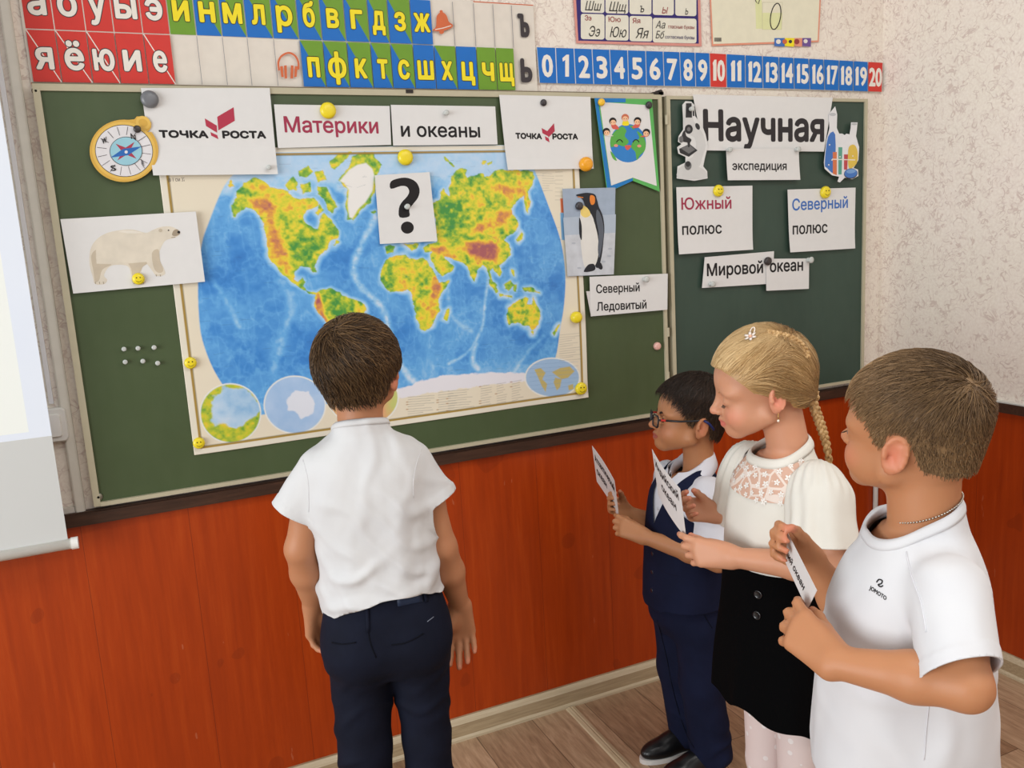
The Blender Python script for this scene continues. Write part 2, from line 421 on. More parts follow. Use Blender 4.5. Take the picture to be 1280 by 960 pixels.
# ------------------------------------------------------------------ cable trunking and switch
p0 = at_y(62, 400, 0); p1 = at_y(104, 634, 0); xt = 0.5 * (p0[0] + p1[0])
b = MB(); b.box((xt - 0.011, -0.014, ZD + 0.021), (xt + 0.011, 0, H), flat((206, 200, 188), 0.5)); b.box((xt - 0.008, -0.016, ZD + 0.021), (xt + 0.008, -0.014, H), flat((214, 209, 198), 0.5))
tr = b.build('cable_trunking'); tag(tr, 'white vertical plastic cable trunking on the wall beside the chalkboard', 'cable trunking')
b = MB(); b.box((-0.35, -0.012, ZD + 0.021), (xt - 0.012, 0, ZD + 0.035), flat((206, 200, 190), 0.5))
tag(b.build('cable_trunking'), 'short horizontal white cable trunking running along the top of the dark rail', 'cable trunking')
pw = at_y(73, 529, 0); 
b = MB(); xs = at_y(60, 470, 0)[0]; b.box((xs - 0.006, -0.008, pw[2] + 0.05), (xs + 0.004, 0, H), flat((214, 212, 214), 0.5))
tag(b.build('cable_trunking'), 'narrow white cable trunking running up the wall from the light switch', 'cable trunking')
sw = empty('light_switch', (pw[0] - 0.012, 0, pw[2]))
def rbox(w_, h_, y0, y1, mat, r=0.008, name='plate', parent=None):
    bm = bmesh.new(); pts = []
    for cx, cz, a0_ in ((w_ / 2 - r, h_ / 2 - r, 0), (-w_ / 2 + r, h_ / 2 - r, 90), (-w_ / 2 + r, -h_ / 2 + r, 180), (w_ / 2 - r, -h_ / 2 + r, 270)):
        for i in range(6):
            a = math.radians(a0_ + 18 * i); pts.append((cx + r * math.cos(a), cz + r * math.sin(a)))
    mb = MB(); n = len(pts)
    vs = [(x, y0, z) for x, z in pts] + [(x, y1 + 0.003, z) for x, z in pts] + [(x * 0.93, y1, z * 0.93) for x, z in pts]
    fs = [tuple(range(2 * n, 3 * n))] + [(i, (i + 1) % n, n + (i + 1) % n, n + i) for i in range(n)] + [(n + i, n + (i + 1) % n, 2 * n + (i + 1) % n, 2 * n + i) for i in range(n)]
    mb.add(vs, fs, mat); return mb.build(name, parent, local=True)
rbox(0.066, 0.082, 0, -0.028, flat((214, 211, 205), 0.4), 0.012, 'housing', sw)
rbox(0.040, 0.056, -0.026, -0.034, flat((222, 219, 214), 0.35), 0.006, 'rocker', sw)
tag(sw, 'white surface-mounted light switch between the projection screen and the cable trunking', 'light switch')

# ================================================================== CHALKBOARD
BY = -0.030            # front face of the board
ZT, ZBB = at_y(300, 112, 0)[2], at_y(560, 563, -0.03)[2] + 0.004
def boardmat(name, lo, hi):
    q = NT(name, 0.38, 0.35); n1 = q.noise(q.coord(), 3.5, 4, 0.6); n2 = q.noise(q.coord((1, 1, 0.25)), 40, 3)
    c = q.ramp(n1, [(0.3, lo), (0.7, hi)]); c = q.mix(q.math('MULTIPLY', n2, 0.10), c, (110, 118, 100)); q.base(c)
    q.bump(n2, 0.05, 0.001); return q.m
GREEN = boardmat('board_green', (66, 80, 50), (75, 90, 58)); GREEN2 = boardmat('board_green_dark', (48, 67, 58), (56, 76, 66))
FRM = flat((186, 178, 152), 0.45); FRMD = flat((120, 110, 90), 0.5); DARKM = flat((44, 38, 34), 0.5)
xl_ = at_y(42, 112, BY)[0]; xr_ = at_y(829, 300, BY)[0]
xl_ = (at_y(44, 112, BY)[0] + at_y(119, 630, BY)[0]) / 2
board = empty('chalkboard', (xl_, 0, ZBB))
b = MB(); b.box((xl_ + 0.008, BY, ZBB + 0.008), (xr_ - 0.006, 0.0, ZT - 0.012), GREEN); b.build('writing_surface', board)
b = MB()
b.box((xl_ - 0.004, BY - 0.006, ZBB), (xl_ + 0.011, 0, ZT), FRM)
b.box((xr_ - 0.008, BY - 0.006, ZBB), (xr_ + 0.004, 0, ZT), FRM)
b.box((xl_ + 0.011, BY - 0.006, ZT - 0.015), (xr_ - 0.008, 0, ZT), FRM)
b.box((xl_ + 0.011, BY - 0.010, ZBB), (xr_ - 0.008, 0, ZBB + 0.010), FRM)
b.box((xl_ - 0.004, BY - 0.004, ZT), (xr_ + 0.004, 0, ZT + 0.003), FRMD)
b.build('frame', board)
def screw(p, r, mat, parent, nm='screw'):
    b = MB(); b.lathe([(r, 0), (r, 0.003), (r * 0.75, 0.0055), (r * 0.3, 0.006)], p, (0, -1, 0), mat, 14); return b.build(nm, parent, True)
screw(at_y(45, 114, BY), 0.009, flat((84, 66, 54), 0.5), board, 'corner_bolt'); screw(at_y(123, 621, BY), 0.010, flat((150, 145, 130), 0.35, metal=0.6), board, 'corner_bolt')
xw0 = at_y(838, 300, BY)[0]; xw1 = at_y(1080, 290, BY)[0]; zwt = at_y(960, 123, BY)[2]; zwb = at_y(1060, 480, BY)[2] - 0.004
zwb = ZBB + 0.004; zwt = ZT - 0.004
b = MB(); b.box((xw0 + 0.006, BY + 0.002, zwb + 0.006), (xw1 - 0.004, -0.004, zwt - 0.006), GREEN2); wing = b.build('wing_panel', board)
b = MB(); 
b.box((xw0 - 0.004, BY - 0.004, zwb), (xw0 + 0.009, -0.002, zwt), FRM); b.box((xw1 - 0.007, BY - 0.004, zwb), (xw1 + 0.005, -0.002, zwt), FRM)
b.box((xw0 + 0.009, BY - 0.004, zwt - 0.010), (xw1 - 0.007, -0.002, zwt), FRM); b.box((xw0 + 0.009, BY - 0.004, zwb), (xw1 - 0.007, -0.002, zwb + 0.010), FRM)
b.build('wing_frame', wing)
b = MB(); b.box((xr_ + 0.004, -0.018, ZBB), (xw0 - 0.004, -0.002, ZT - 0.004), flat((96, 92, 70), 0.6)); b.build('hinge_strip', board)
for (u, v) in ((834, 415), (834, 470), (832, 150)):
    b = MB(); p = at_y(u, v, BY); b.tube([p + np.array((0, -0.005, -0.014)), p + np.array((0, -0.005, 0.014))], 0.005, FRM, 10); b.build('hinge', board)
b = MB(); p = at_y(822, 117, BY); b.box((p[0] - 0.018, BY - 0.006, p[2] - 0.004), (p[0] + 0.018, 0, p[2] + 0.004), DARKM); b.tube([p + np.array((0.008, -0.006, 0.003)), p + np.array((0.008, 0.02, 0.003))], 0.008, DARKM, 12); b.build('hanger', board)
b = MB(); p = at_y(511, 116, BY); b.box((p[0] - 0.010, BY - 0.008, p[2] - 0.002), (p[0] + 0.010, -0.002, p[2] + 0.007), DARKM); b.build('hanger', board)
tag(board, 'dark green classroom chalkboard with cream frame and a darker hinged wing', 'chalkboard')
tag(wing, 'darker blue-green hinged wing')

# ================================================================== LETTER AND NUMBER STRIPS
PAPER = flat((222, 221, 219), 0.6, var=0.005); PAPER2 = flat((214, 210, 208), 0.6, var=0.005); CREAM = flat((222, 214, 202), 0.5)
RED = flat((207, 56, 48), 0.42); BLUE = flat((14, 106, 190), 0.42); LGREEN = flat((108, 152, 40), 0.42)
YEL = flat((240, 220, 38), 0.5); INK = flat((28, 25, 26), 0.6); INK2 = flat((62, 56, 58), 0.6); OUTL = flat((62, 62, 30), 0.6)
LW = flat((232, 226, 216), 0.5); ORNG = flat((206, 104, 62), 0.5); CRIM = flat((160, 52, 78), 0.55); LBLUE = flat((66, 112, 186), 0.55)
AY = -0.006
class Grid: pass
sh = Sheet(AY, 0.0012)
bz = at_y(372, 108.5, AY)[2]; mz = at_y(371, 49.5, AY)[2]; tz = 2 * mz - bz
mids = [32, 69, 108, 143, 179, 213, 246, 278, 309, 342, 374, 403, 433, 462.5, 487.5, 515.6, 542, 569, 595, 619, 642, 668]
def midv(u): return 40 + (u - 33) * 20.0 / 635
X = [at_y(u, midv(u), AY)[0] for u in mids]
def wl(x, z, lift=0.0):      # wall point -> photo pixel (used to lay the print out on the strip)
    P = np.array((x, AY, z)) - CAM; d = P @ F_
    return (640 + FPX * (P @ R_) / d, 480 - FPX * (P @ U_) / d)
sh.slab([wl(X[0] - 0.004, tz + 0.004), wl(X[-1] + 0.003, tz + 0.004), wl(X[-1] + 0.003, bz - 0.005), wl(X[0] - 0.004, bz - 0.005)], CREAM)
sh.poly([wl(X[0] - 0.004, bz), wl(X[-1] + 0.003, bz), wl(X[-1] + 0.003, bz - 0.005), wl(X[0] - 0.004, bz - 0.005)], ORNG)
sh.poly([wl(X[-4], tz + 0.004), wl(X[-1] + 0.003, tz + 0.004), wl(X[-1] + 0.003, tz + 0.0015), wl(X[-4], tz + 0.0015)], ORNG)
row1 = ['а', 'о', 'у', 'ы', 'э', 'и', 'н', 'м', 'л', 'р', 'б', 'в', 'г', 'д', 'з', 'ж', '', '', '', '', 'Ъ']
row2 = ['я', 'ё', 'ю', 'и', 'е', '', '', '', '', '', 'п', 'ф', 'к', 'т', 'с', 'ш', 'х', 'ц', 'ч', 'щ', 'Ь']
kind1 = 'RRRRRGDDDDDDDDDBWWWWW'; kind2 = 'RRrRrWWWWWDDDDDBDBGGW'
kind2 = 'rrrRrWWWWWDDDDDBDBGGW'
GREY = flat((150, 146, 148), 0.6)
for row, kinds, z0, z1 in ((row1, kind1, mz, tz), (row2, kind2, bz, mz)):
    for i, (ch, k) in enumerate(zip(row, kinds)):
        a, c = X[i] + 0.0012, X[i + 1] - 0.0012; zl, zh = z0 + 0.0012, z1 - 0.0012
        R4 = [wl(a, zh), wl(c, zh), wl(c, zl), wl(a, zl)]; off = 0
        if k in 'Rr': sh.poly(R4, RED)
        if k == 'B': sh.poly(R4, BLUE)
        if k == 'G': sh.poly(R4, LGREEN)
        if k == 'D': sh.poly([R4[0], R4[2], R4[3]], BLUE); sh.poly([R4[0], R4[1], R4[2]], LGREEN)
        if k == 'r': sh.line([R4[0], R4[2]], 1.2, LW)
        if k == 'W' and i < 20: sh.line([wl(X[i + 1], zh), wl(X[i + 1], zl)], 0.8, GREY)
        if ch:
            wd = c - a; desc = ch in 'урфцщд'
            hh = (z1 - z0); zb0 = z0 + hh * (0.29 if z0 == mz else 0.26 if k in 'Rr' else 0.22)
            mx = 0.27 if len(ch) == 1 and ch in 'гптсзлкхбвЪЬе' else 0.21
            if ch in 'мшщжюыф': mx = 0.14
            P0 = wl(a + wd * mx, zb0); P1 = wl(c - wd * mx, zb0)
            top = wl((a + c) / 2, z0 + hh * (0.80 if z0 == mz else 0.77 if k in 'Rr' else 0.75))
            mid = ((P0[0] + P1[0]) / 2, (P0[1] + P1[1]) / 2); cap = mid[1] - top[1]
            if k in 'WW': sh.text(ch, P0, P1, cap * 0.95, INK2, 0.05)
            else: sh.text(ch, P0, P1, cap * 1.0, LW if k in 'Rr' else YEL, 0.028, outline=OUTL if k not in 'Rr' else INK2, ow=0.026)
# bell and headphones
sh.poly([(541, 38), (545, 33), (546, 20), (552, 15), (558, 19), (561, 27), (566, 31), (564, 35), (552, 39)], ORNG, 4); sh.ell((551.5, 14.5), 2, 2, ORNG); sh.ell((552, 40), 3, 2.4, ORNG, -12)
sh.line([(544, 37), (554, 35), (564, 32)], 1.0, LW)
sh.line([(349, 88), (348, 78), (352, 70), (361, 66), (369, 70), (373, 78), (373, 87)], 2.4, ORNG, 5)
for q in ([(350, 83), (353.6, 82.6), (354.6, 96.5), (351.6, 96)], [(355, 82), (358.4, 81.6), (359, 98), (355.8, 98)], [(363.6, 81.6), (367, 82), (366.4, 98), (363, 98)], [(368.4, 82.6), (372, 83), (370.8, 96), (367.8, 96.5)]): sh.poly(q, ORNG)
astrip = sh.build('alphabet_strip', origin='auto'); tag(astrip, 'long two-row alphabet strip with red, blue and green letter squares above the chalkboard', 'alphabet strip')

NY = -0.008
ns = Sheet(NY, 0.001)
ut = [670.6, 694.4, 717.4, 740, 762, 784.5, 807, 829, 849.6, 868.8, 887, 908, 931.5, 953, 973.5, 992, 1011, 1029.5, 1049, 1067, 1085, 1103.8]
ub = [674.3, 696.3, 719.7, 742.2, 764.3, 785.8, 808.2, 830.3, 851.3, 869.7, 888, 908.5, 932, 954, 974, 993, 1012.5, 1031, 1048.5, 1066.5, 1085, 1102.6]
vt = lambda u: 59 + (u - 670) * 0.0345 + (max(u - 880, 0) * 0.020)
vb = lambda u: 103.5 + (u - 674) * 0.0235 + (max(u - 1000, 0) * 0.012)
ns.slab([(ut[0], vt(ut[0])), (ut[-1], vt(ut[-1])), (ub[-1], vb(ub[-1])), (ub[0], vb(ub[0]))], PAPER)
ns2 = ns
for i in range(21):
    q4 = [(ut[i] + 0.5, vt(ut[i])), (ut[i + 1] - 0.5, vt(ut[i + 1])), (ub[i + 1] - 0.5, vb(ub[i + 1])), (ub[i] + 0.5, vb(ub[i]))]
    ns.poly(q4, RED if i in (10, 20) else BLUE)
    cw = ub[i + 1] - ub[i]; h = vb(ub[i]) - vt(ut[i])
    tb = vb(ub[i]) - h * 0.19; two = i > 9; mg = 0.08 if two else 0.25
    if i == 1: mg = 0.3
    def one(x0, x1): ns.poly([(x1, tb + 0.2), (x1, tb - h * 0.62), (x1 - cw * 0.13, tb - h * 0.62), (x0 - 0.4, tb - h * 0.52), (x0 + 0.3, tb - h * 0.42), (x1 - cw * 0.20, tb - h * 0.47), (x1 - cw * 0.20, tb + 0.2)], LW)
    wd_ = sum(0.36 if c_ == '1' else 0.5 for c_ in str(i)) * cw * (0.86 if two else 1.05); md = (ub[i] + ub[i + 1]) / 2 - 0.5
    if '1' in str(i) and two:
        d0, d1 = str(i); w0 = cw * 0.36; k0 = md - wd_ / 2
        ww = [(cw * 0.26 if c_ == '1' else cw * 0.40) for c_ in str(i)]; gp = cw * 0.07; k0 = md - (sum(ww) + gp) / 2
        for c_, w_ in zip(str(i), ww): (one(k0 + 1, k0 + w_) if c_ == '1' else ns.text(c_, (k0, tb), (k0 + w_, tb + 0.2), h * 0.62, LW, 0.03)); k0 += w_ + gp
    elif i == 1: one(md - 0.18 * cw, md + 0.16 * cw)
    else: ns.text(str(i), (md - (0.2 if i == 1 else 0.27 if not two else 0.42) * cw, tb), (md + (0.16 if i == 1 else 0.27 if not two else 0.42) * cw, tb + 0.4), h * 0.62, LW, 0.03)
tag(ns.build('number_strip', origin='auto'), 'blue number strip from 0 to 20 with red squares at 10 and 20', 'number strip')

# ================================================================== POSTERS ABOVE
PURP = flat((46, 34, 108), 0.45); PINK = flat((214, 146, 136), 0.5); CARD = flat((226, 222, 206), 0.5); DRED = flat((150, 62, 62), 0.6)
ps = Sheet(-0.005, 0.001)
ps.slab([(713, -60), (874, -60), (877, 58), (720.5, 54)], PINK); ps.poly([(717, -57), (871, -57), (873.5, 54.5), (723, 50.8)], PURP)
def rr(u0, v0, u1, v1, dv, r=3):
    pts = []
    for (cx, cy, a0_) in ((u1 - r, v0 + r, 270), (u1 - r, v1 - r, 0), (u0 + r, v1 - r, 90), (u0 + r, v0 + r, 180)):
        for i in range(4):
            a = math.radians(a0_ + 30 * i); u = cx + r * math.cos(a); pts.append((u, cy + r * math.sin(a) + (u - u0) * dv))
    ps.poly(pts, CARD)
for (a, c, v0) in ((726, 755.4, 0), (756.8, 785.3, 1), (786.8, 814.3, 2), (815.9, 842.3, 3), (844, 870.5, 4)):
    rr(a, v0 - 40, c, v0 - 16, 0.03); rr(a, v0 - 13, c, v0 + 15.5, 0.03)
for (a, c, v0, v1) in ((726, 755.6, 17.2, 48.8), (756.8, 785.7, 18.5, 50.2), (786.9, 815.3, 19.8, 51.4), (816, 870.6, 22.2, 53)): rr(a, v0, c, v1, 0.022)
for t, a, c, vb_ in (('Шш', 731, 752, 13), ('Щщ', 761, 783, 14)): ps.text(t, (a, vb_), (c, vb_ + 0.6), 12, INK, -0.012, 0.35)
for t, a, c, vb_ in (('ъ', 800, 805, 15.5), ('ы', 827, 835, 17), ('ь', 856, 860, 18.5)): ps.text(t, (a, vb_), (c, vb_ + 0.2), 11, INK if t != 'ы' else DRED, 0.0, 0.3)
for t, a, c, vb_ in (('Ээ', 731, 739, 25.5), ('Юю', 760.5, 775.5, 27.3), ('Яя', 790.5, 800, 29)): ps.text(t, (a, vb_), (c, vb_ + 0.3), 6.3, DRED, 0.015)
for t, a, c, vb_ in (('Ээ', 736, 750, 45.5), ('Юю', 762, 783, 46.5), ('Яя', 794, 811, 47.8)): ps.text(t, (a, vb_), (c, vb_ + 0.4), 13, INK, -0.008, 0.35)
ps.text('Аа', (819, 35.3), (831.5, 35.8), 9.5, INK, -0.005, 0.35); ps.text('Бб', (819, 48), (830.5, 48.4), 9.5, INK, -0.005, 0.35)
ps.text('гласные буквы', (835, 35.6), (867.5, 36.6), 4.6, DRED, 0.005); ps.text('согласные буквы', (831, 48.2), (867.5, 49.4), 4.4, flat((60, 50, 100), 0.6), 0.005)
tag(ps.build('handwriting_poster', origin='auto'), 'purple poster of cursive handwritten letters in cream boxes, above the number strip', 'poster')
PALE = flat((229, 224, 200), 0.5); PALE2 = flat((222, 224, 170), 0.5); PEACH = flat((226, 150, 124), 0.5)
zs = Sheet(-0.005, 0.001)
zs.slab([(885, -60), (1029, -60), (1023.5, 52.5), (890, 57.5)], PEACH); zs.poly([(886.5, -58), (1027, -58), (1022, 50.5), (891.5, 55)], PALE)
zs.poly([(944, -6), (952, -6), (953, 36), (945, 36)], PALE2); zs.poly([(953, 16), (978, 16), (977, 37), (953, 37)], PALE2)
for q in ([(953, 3), (978, 3), (977, 37), (953, 37), (953, 3)],): zs.line(q, 0.5, flat((190, 186, 150), 0.6))
ring = lambda c, rx, ry, rot, wd, mt, sh_: sh_.line([(c[0] + rx * math.cos(a) * math.cos(rot) - ry * math.sin(a) * math.sin(rot), c[1] + rx * math.cos(a) * math.sin(rot) + ry * math.sin(a) * math.cos(rot)) for a in np.linspace(0, 2 * math.pi, 41)], wd, mt)
ring((969.5, 20.5), 6.2, 16.5, 0.16, 1.3, INK, zs)
zs.line([(943, -4), (945, 2), (948, 5), (950, -2)], 1.0, INK)
for i in range(9): zs.poly([(893 + i, 47), (893.6 + i, 47), (893.6 + i, 52), (893 + i, 52)], INK2)
for a, c, mt in ((968, 981, LBLUE), (981, 993, YEL), (993, 1003, PEACH), (1003, 1014, flat((112, 84, 150), 0.5))): zs.poly([(a, 47.5), (c, 47.5), (c - 0.5, 58.5), (a, 57.5)], mt)
for u, v, r, mt in ((973, 52, 3, LW), (981, 52, 3, ORNG), (988, 52, 2.2, INK2), (996, 52, 3.4, DRED), (1007, 51.5, 2.6, LW)): zs.ell((u, v), r, r, mt, n=12)
tag(zs.build('number_poster', origin='auto'), 'pale yellow poster with a large slanted oval 0, hanging above the number strip', 'poster')

# ================================================================== WORLD MAP
MY = BY - 0.0022
mpx = {'TL': (199.5, 190), 'BL': (240, 571), 'BR': (736.5, 495), 'TR': (717, 178)}
mx0 = (at_y(203, 225, MY)[0] + at_y(240, 570, MY)[0]) / 2; mx1 = (at_y(722, 225, MY)[0] + at_y(736.5, 495, MY)[0]) / 2
mzb = (at_y(242, 570.5, MY)[2] + at_y(734, 495.5, MY)[2]) / 2; mzt = at_y(470, 183, MY)[2]
NXm, NZm = 640, 457
def st(u, v):
    p = at_y(u, v, MY); return ((p[0] - mx0) / (mx1 - mx0) * NXm, (mzt - p[2]) / (mzt - mzb) * NZm)
class Canvas:
    def __init__(s, w, h, col): s.w, s.h = w, h; s.a = np.zeros((h, w, 3)) + lin(col); s.yy, s.xx = np.mgrid[0:h, 0:w].astype(float)
    def sd(s, pts):
        """signed distance to a closed polygon (negative inside)"""
        p = np.array(pts, float); q = np.roll(p, -1, 0)
        x0, y0 = np.floor(p.min(0) - 14).astype(int); x1, y1 = np.ceil(p.max(0) + 14).astype(int)
        x0, y0, x1, y1 = max(x0, 0), max(y0, 0), min(x1, s.w), min(y1, s.h)
        if x1 <= x0 or y1 <= y0: return None
        X_, Y_ = s.xx[y0:y1, x0:x1], s.yy[y0:y1, x0:x1]; d = np.full(X_.shape, 1e9); ins = np.zeros(X_.shape, bool)
        for a, b in zip(p, q):
            e = b - a; wx, wy = X_ - a[0], Y_ - a[1]; t = np.clip((wx * e[0] + wy * e[1]) / (e @ e + 1e-12), 0, 1)
            d = np.minimum(d, (wx - e[0] * t) ** 2 + (wy - e[1] * t) ** 2)
            c = ((a[1] > Y_) != (b[1] > Y_)); 
            if abs(b[1] - a[1]) > 1e-12: ins ^= c & (X_ < (b[0] - a[0]) * (Y_ - a[1]) / (b[1] - a[1]) + a[0])
        d = np.sqrt(d); return (slice(y0, y1), slice(x0, x1)), np.where(ins, -d, d)
    def mask(s, pts, soft=0.6):
        m = np.zeros((s.h, s.w)); r = s.sd(pts)
        if r is not None: m[r[0]] = np.clip(0.5 - r[1] / (2 * soft), 0, 1)
        return m
    def blend(s, m, col):
        col = lin(col) if not (hasattr(col, 'shape') and col.ndim == 3) else col
        s.a = s.a * (1 - m[..., None]) + col * m[..., None]
    def line(s, pts, wd, col, al=1.0):
        p = np.array(pts, float)
        for a, b in zip(p[:-1], p[1:]):
            x0, y0 = np.floor(np.minimum(a, b) - 3).astype(int); x1, y1 = np.ceil(np.maximum(a, b) + 4).astype(int)
            x0, y0, x1, y1 = max(x0, 0), max(y0, 0), min(x1, s.w), min(y1, s.h)
            if x1 <= x0 or y1 <= y0: continue
            X_, Y_ = s.xx[y0:y1, x0:x1], s.yy[y0:y1, x0:x1]; e = b - a; t = np.clip(((X_ - a[0]) * e[0] + (Y_ - a[1]) * e[1]) / (e @ e + 1e-9), 0, 1)
            d = np.hypot(X_ - a[0] - e[0] * t, Y_ - a[1] - e[1] * t); k = (np.clip(wd / 2 + 0.5 - d, 0, 1) * al)[..., None]
            s.a[y0:y1, x0:x1] = s.a[y0:y1, x0:x1] * (1 - k) + lin(col) * k
def fbm(h, w, cell, seed, octv=4, ax=(1, 1)):
    r = np.random.RandomState(seed); out = np.zeros((h, w)); amp = 1.0; tot = 0
    for o in range(octv):
        cx, cy = max(cell / 2 ** o * ax[0], 1.01), max(cell / 2 ** o * ax[1], 1.01); gw, gh = int(w / cx) + 3, int(h / cy) + 3; g = r.rand(gh, gw)
        yy, xx = np.mgrid[0:h, 0:w].astype(float); x = xx / cx; y = yy / cy; xi = x.astype(int); yi = y.astype(int); fx = x - xi; fy = y - yi
        fx = fx * fx * (3 - 2 * fx); fy = fy * fy * (3 - 2 * fy)
        v = (g[yi, xi] * (1 - fx) + g[yi, xi + 1] * fx) * (1 - fy) + (g[yi + 1, xi] * (1 - fx) + g[yi + 1, xi + 1] * fx) * fy
        out += v * amp; tot += amp; amp *= 0.55
    return out / tot
def L6(p): return [st(200 + x / 4.0, 180 + y / 4.0) for x, y in p]
def L7(p): return [st(480 + x / 4.0, 180 + y / 4.0) for x, y in p]
def L8(p): return [st(200 + x / 2.2857, 400 + y / 2.2857) for x, y in p]
def blurm(m, n):
    for ax in (0, 1):
        c = np.cumsum(np.pad(m, [(n + 1, n) if k == ax else (0, 0) for k in (0, 1)], mode='edge'), ax)
        m = (np.take(c, range(2 * n + 1, c.shape[ax]), ax) - np.take(c, range(0, c.shape[ax] - 2 * n - 1), ax)) / (2 * n + 1)
    return m
cv = Canvas(NXm + 1, NZm + 1, (228, 218, 196)); Hh, Ww = NZm + 1, NXm + 1
ocean = [st(*q) for q in spline([(345, 186), (312, 200), (288, 222), (275, 243), (261, 278), (252, 306), (247.5, 355), (249.5, 405), (255, 432), (266, 460), (279, 482), (292, 500), (310, 518), (345, 516), (420, 503), (500, 491), (600, 478), (680, 466), (694, 448), (700, 412), (705, 380), (706.5, 342), (700.5, 300), (685.5, 257), (668, 212), (650, 176), (560, 178), (450, 182)], 4)]
om = cv.mask(ocean, 0.7)
n1 = fbm(Hh, Ww, 60, 1); n2 = fbm(Hh, Ww, 22, 2, 5); n3 = fbm(Hh, Ww, 7, 3, 3)
def mixc(cols, t):
    cols = [lin(c) for c in cols]; t = np.clip(t, 0, 1) * (len(cols) - 1); i = np.minimum(t.astype(int), len(cols) - 2); fr = (t - i)[..., None]; A = np.array(cols)
    return A[i] * (1 - fr) + A[i + 1] * fr
NA = L6([(355, 310), (385, 265), (385, 235), (420, 195), (470, 165), (520, 185), (550, 215), (580, 222), (600, 225), (640, 240), (660, 260), (700, 280), (740, 272), (770, 268), (790, 285), (785, 310), (740, 335), (722, 352), (715, 370), (728, 395), (755, 415), (790, 432), (800, 400), (803, 370), (820, 345), (850, 370), (872, 400), (895, 440), (890, 465), (855, 490), (838, 520), (815, 545), (790, 565), (775, 600), (785, 640), (765, 640), (745, 615), (700, 612), (672, 640), (668, 680), (690, 692), (712, 668), (728, 690), (712, 710), (745, 740), (785, 742), (790, 755), (740, 745), (700, 715), (660, 692), (620, 655), (590, 620), (560, 590), (540, 555), (533, 510), (530, 460), (518, 400), (498, 360), (470, 332), (430, 320), (390, 352), (372, 365)])
ARC = [L6(q) for q in ([(335, 205), (355, 165), (372, 212), (345, 225)], [(630, 205), (665, 160), (690, 190), (680, 232), (645, 226)], [(695, 135), (740, 115), (765, 138), (730, 168), (698, 160)], [(790, 212), (830, 218), (862, 268), (885, 315), (860, 352), (838, 330), (820, 275), (790, 252)], [(772, 135), (815, 128), (832, 178), (790, 192)], [(848, 85), (890, 45), (952, 42), (925, 85), (875, 132), (850, 120)], [(700, 200), (750, 190), (755, 240), (715, 250)], [(1055, 340), (1075, 330), (1088, 342), (1070, 352)], [(775, 345), (800, 300), (815, 330), (790, 352)], [(845, 505), (870, 500), (880, 480), (895, 490), (872, 512)])]
GR = L6([(890, 180), (920, 140), (945, 115), (960, 62), (1010, 42), (1062, 40), (1075, 70), (1105, 105), (1090, 135), (1078, 160), (1076, 230), (1055, 290), (1005, 328), (968, 385), (940, 378), (928, 310), (935, 230)])
GRI = L6([(898, 185), (945, 130), (985, 105), (1030, 95), (1062, 125), (1072, 160), (1062, 235), (1030, 288), (990, 326), (962, 372), (946, 366), (938, 300), (944, 230), (920, 195)])
SA = L6([(780, 745), (800, 728), (850, 722), (900, 745), (945, 772), (1000, 790), (1025, 800), (1030, 830), (1005, 870), (1000, 920), (960, 960), (920, 1010), (890, 1090), (865, 1100), (860, 1000), (845, 900), (800, 855), (772, 812)])
AF = L7([(8, 585), (35, 562), (70, 558), (110, 552), (130, 572), (160, 580), (190, 572), (218, 577), (232, 605), (240, 630), (262, 665), (280, 690), (300, 690), (324, 684), (310, 715), (290, 745), (276, 775), (278, 810), (283, 835), (262, 858), (255, 885), (240, 912), (205, 938), (185, 930), (172, 895), (158, 860), (150, 815), (142, 780), (135, 742), (118, 730), (95, 737), (60, 735), (30, 742), (0, 715), (-18, 690), (-20, 650), (-8, 620)])
MAD = L7([(302, 872), (310, 832), (326, 815), (328, 845), (314, 880)])
EU = L7([(240, 300), (262, 285), (285, 280), (285, 240), (300, 222), (308, 238), (325, 255), (322, 225), (335, 200), (335, 170), (360, 128), (390, 122), (412, 130), (415, 170), (440, 160), (470, 150), (495, 148), (502, 165), (530, 155), (555, 132), (640, 130), (690, 132), (750, 135), (750, 170), (742, 205), (722, 240), (730, 290), (716, 345), (704, 300), (700, 258), (665, 290), (640, 325), (640, 350), (668, 380), (672, 405), (658, 440), (640, 452), (612, 462), (606, 480), (628, 505), (632, 555), (602, 590), (572, 608), (590, 640), (578, 662), (556, 640), (545, 618), (530, 640), (545, 690), (565, 710), (552, 715), (530, 680), (512, 615), (495, 602), (468, 632), (450, 685), (436, 660), (415, 620), (390, 590), (352, 580), (325, 572), (300, 560), (325, 592), (352, 612), (342, 635), (292, 662), (270, 640), (238, 585), (230, 552), (238, 540), (205, 540), (195, 520), (210, 506), (270, 492), (262, 440), (255, 380)])
EUX = [L7(q) for q in ([(8, 515), (30, 506), (52, 512), (46, 545), (15, 548)], [(95, 498), (175, 498), (165, 520), (140, 535), (120, 520)], [(660, 478), (688, 440), (700, 450), (690, 475), (668, 492)], [(708, 268), (722, 265), (720, 345), (710, 330)], [(518, 665), (535, 680), (575, 735), (562, 742), (530, 702)], [(575, 748), (640, 760), (640, 768), (580, 757)], [(600, 705), (635, 678), (646, 708), (622, 732), (602, 725)], [(650, 705), (668, 700), (660, 740), (650, 735)], [(690, 718), (720, 712), (750, 722), (780, 745), (745, 742), (705, 738)], [(635, 625), (650, 630), (655, 665), (642, 655)], [(482, 95), (495, 80), (510, 88), (508, 105), (490, 108)], [(515, 98), (540, 86), (538, 98), (520, 104)], [(738, 938), (752, 936), (748, 955), (740, 955)], [(870, 905), (878, 900), (866, 935), (850, 955), (846, 945)], [(295, 60), (330, 100), (350, 120), (360, 112), (330, 90), (305, 60)])]
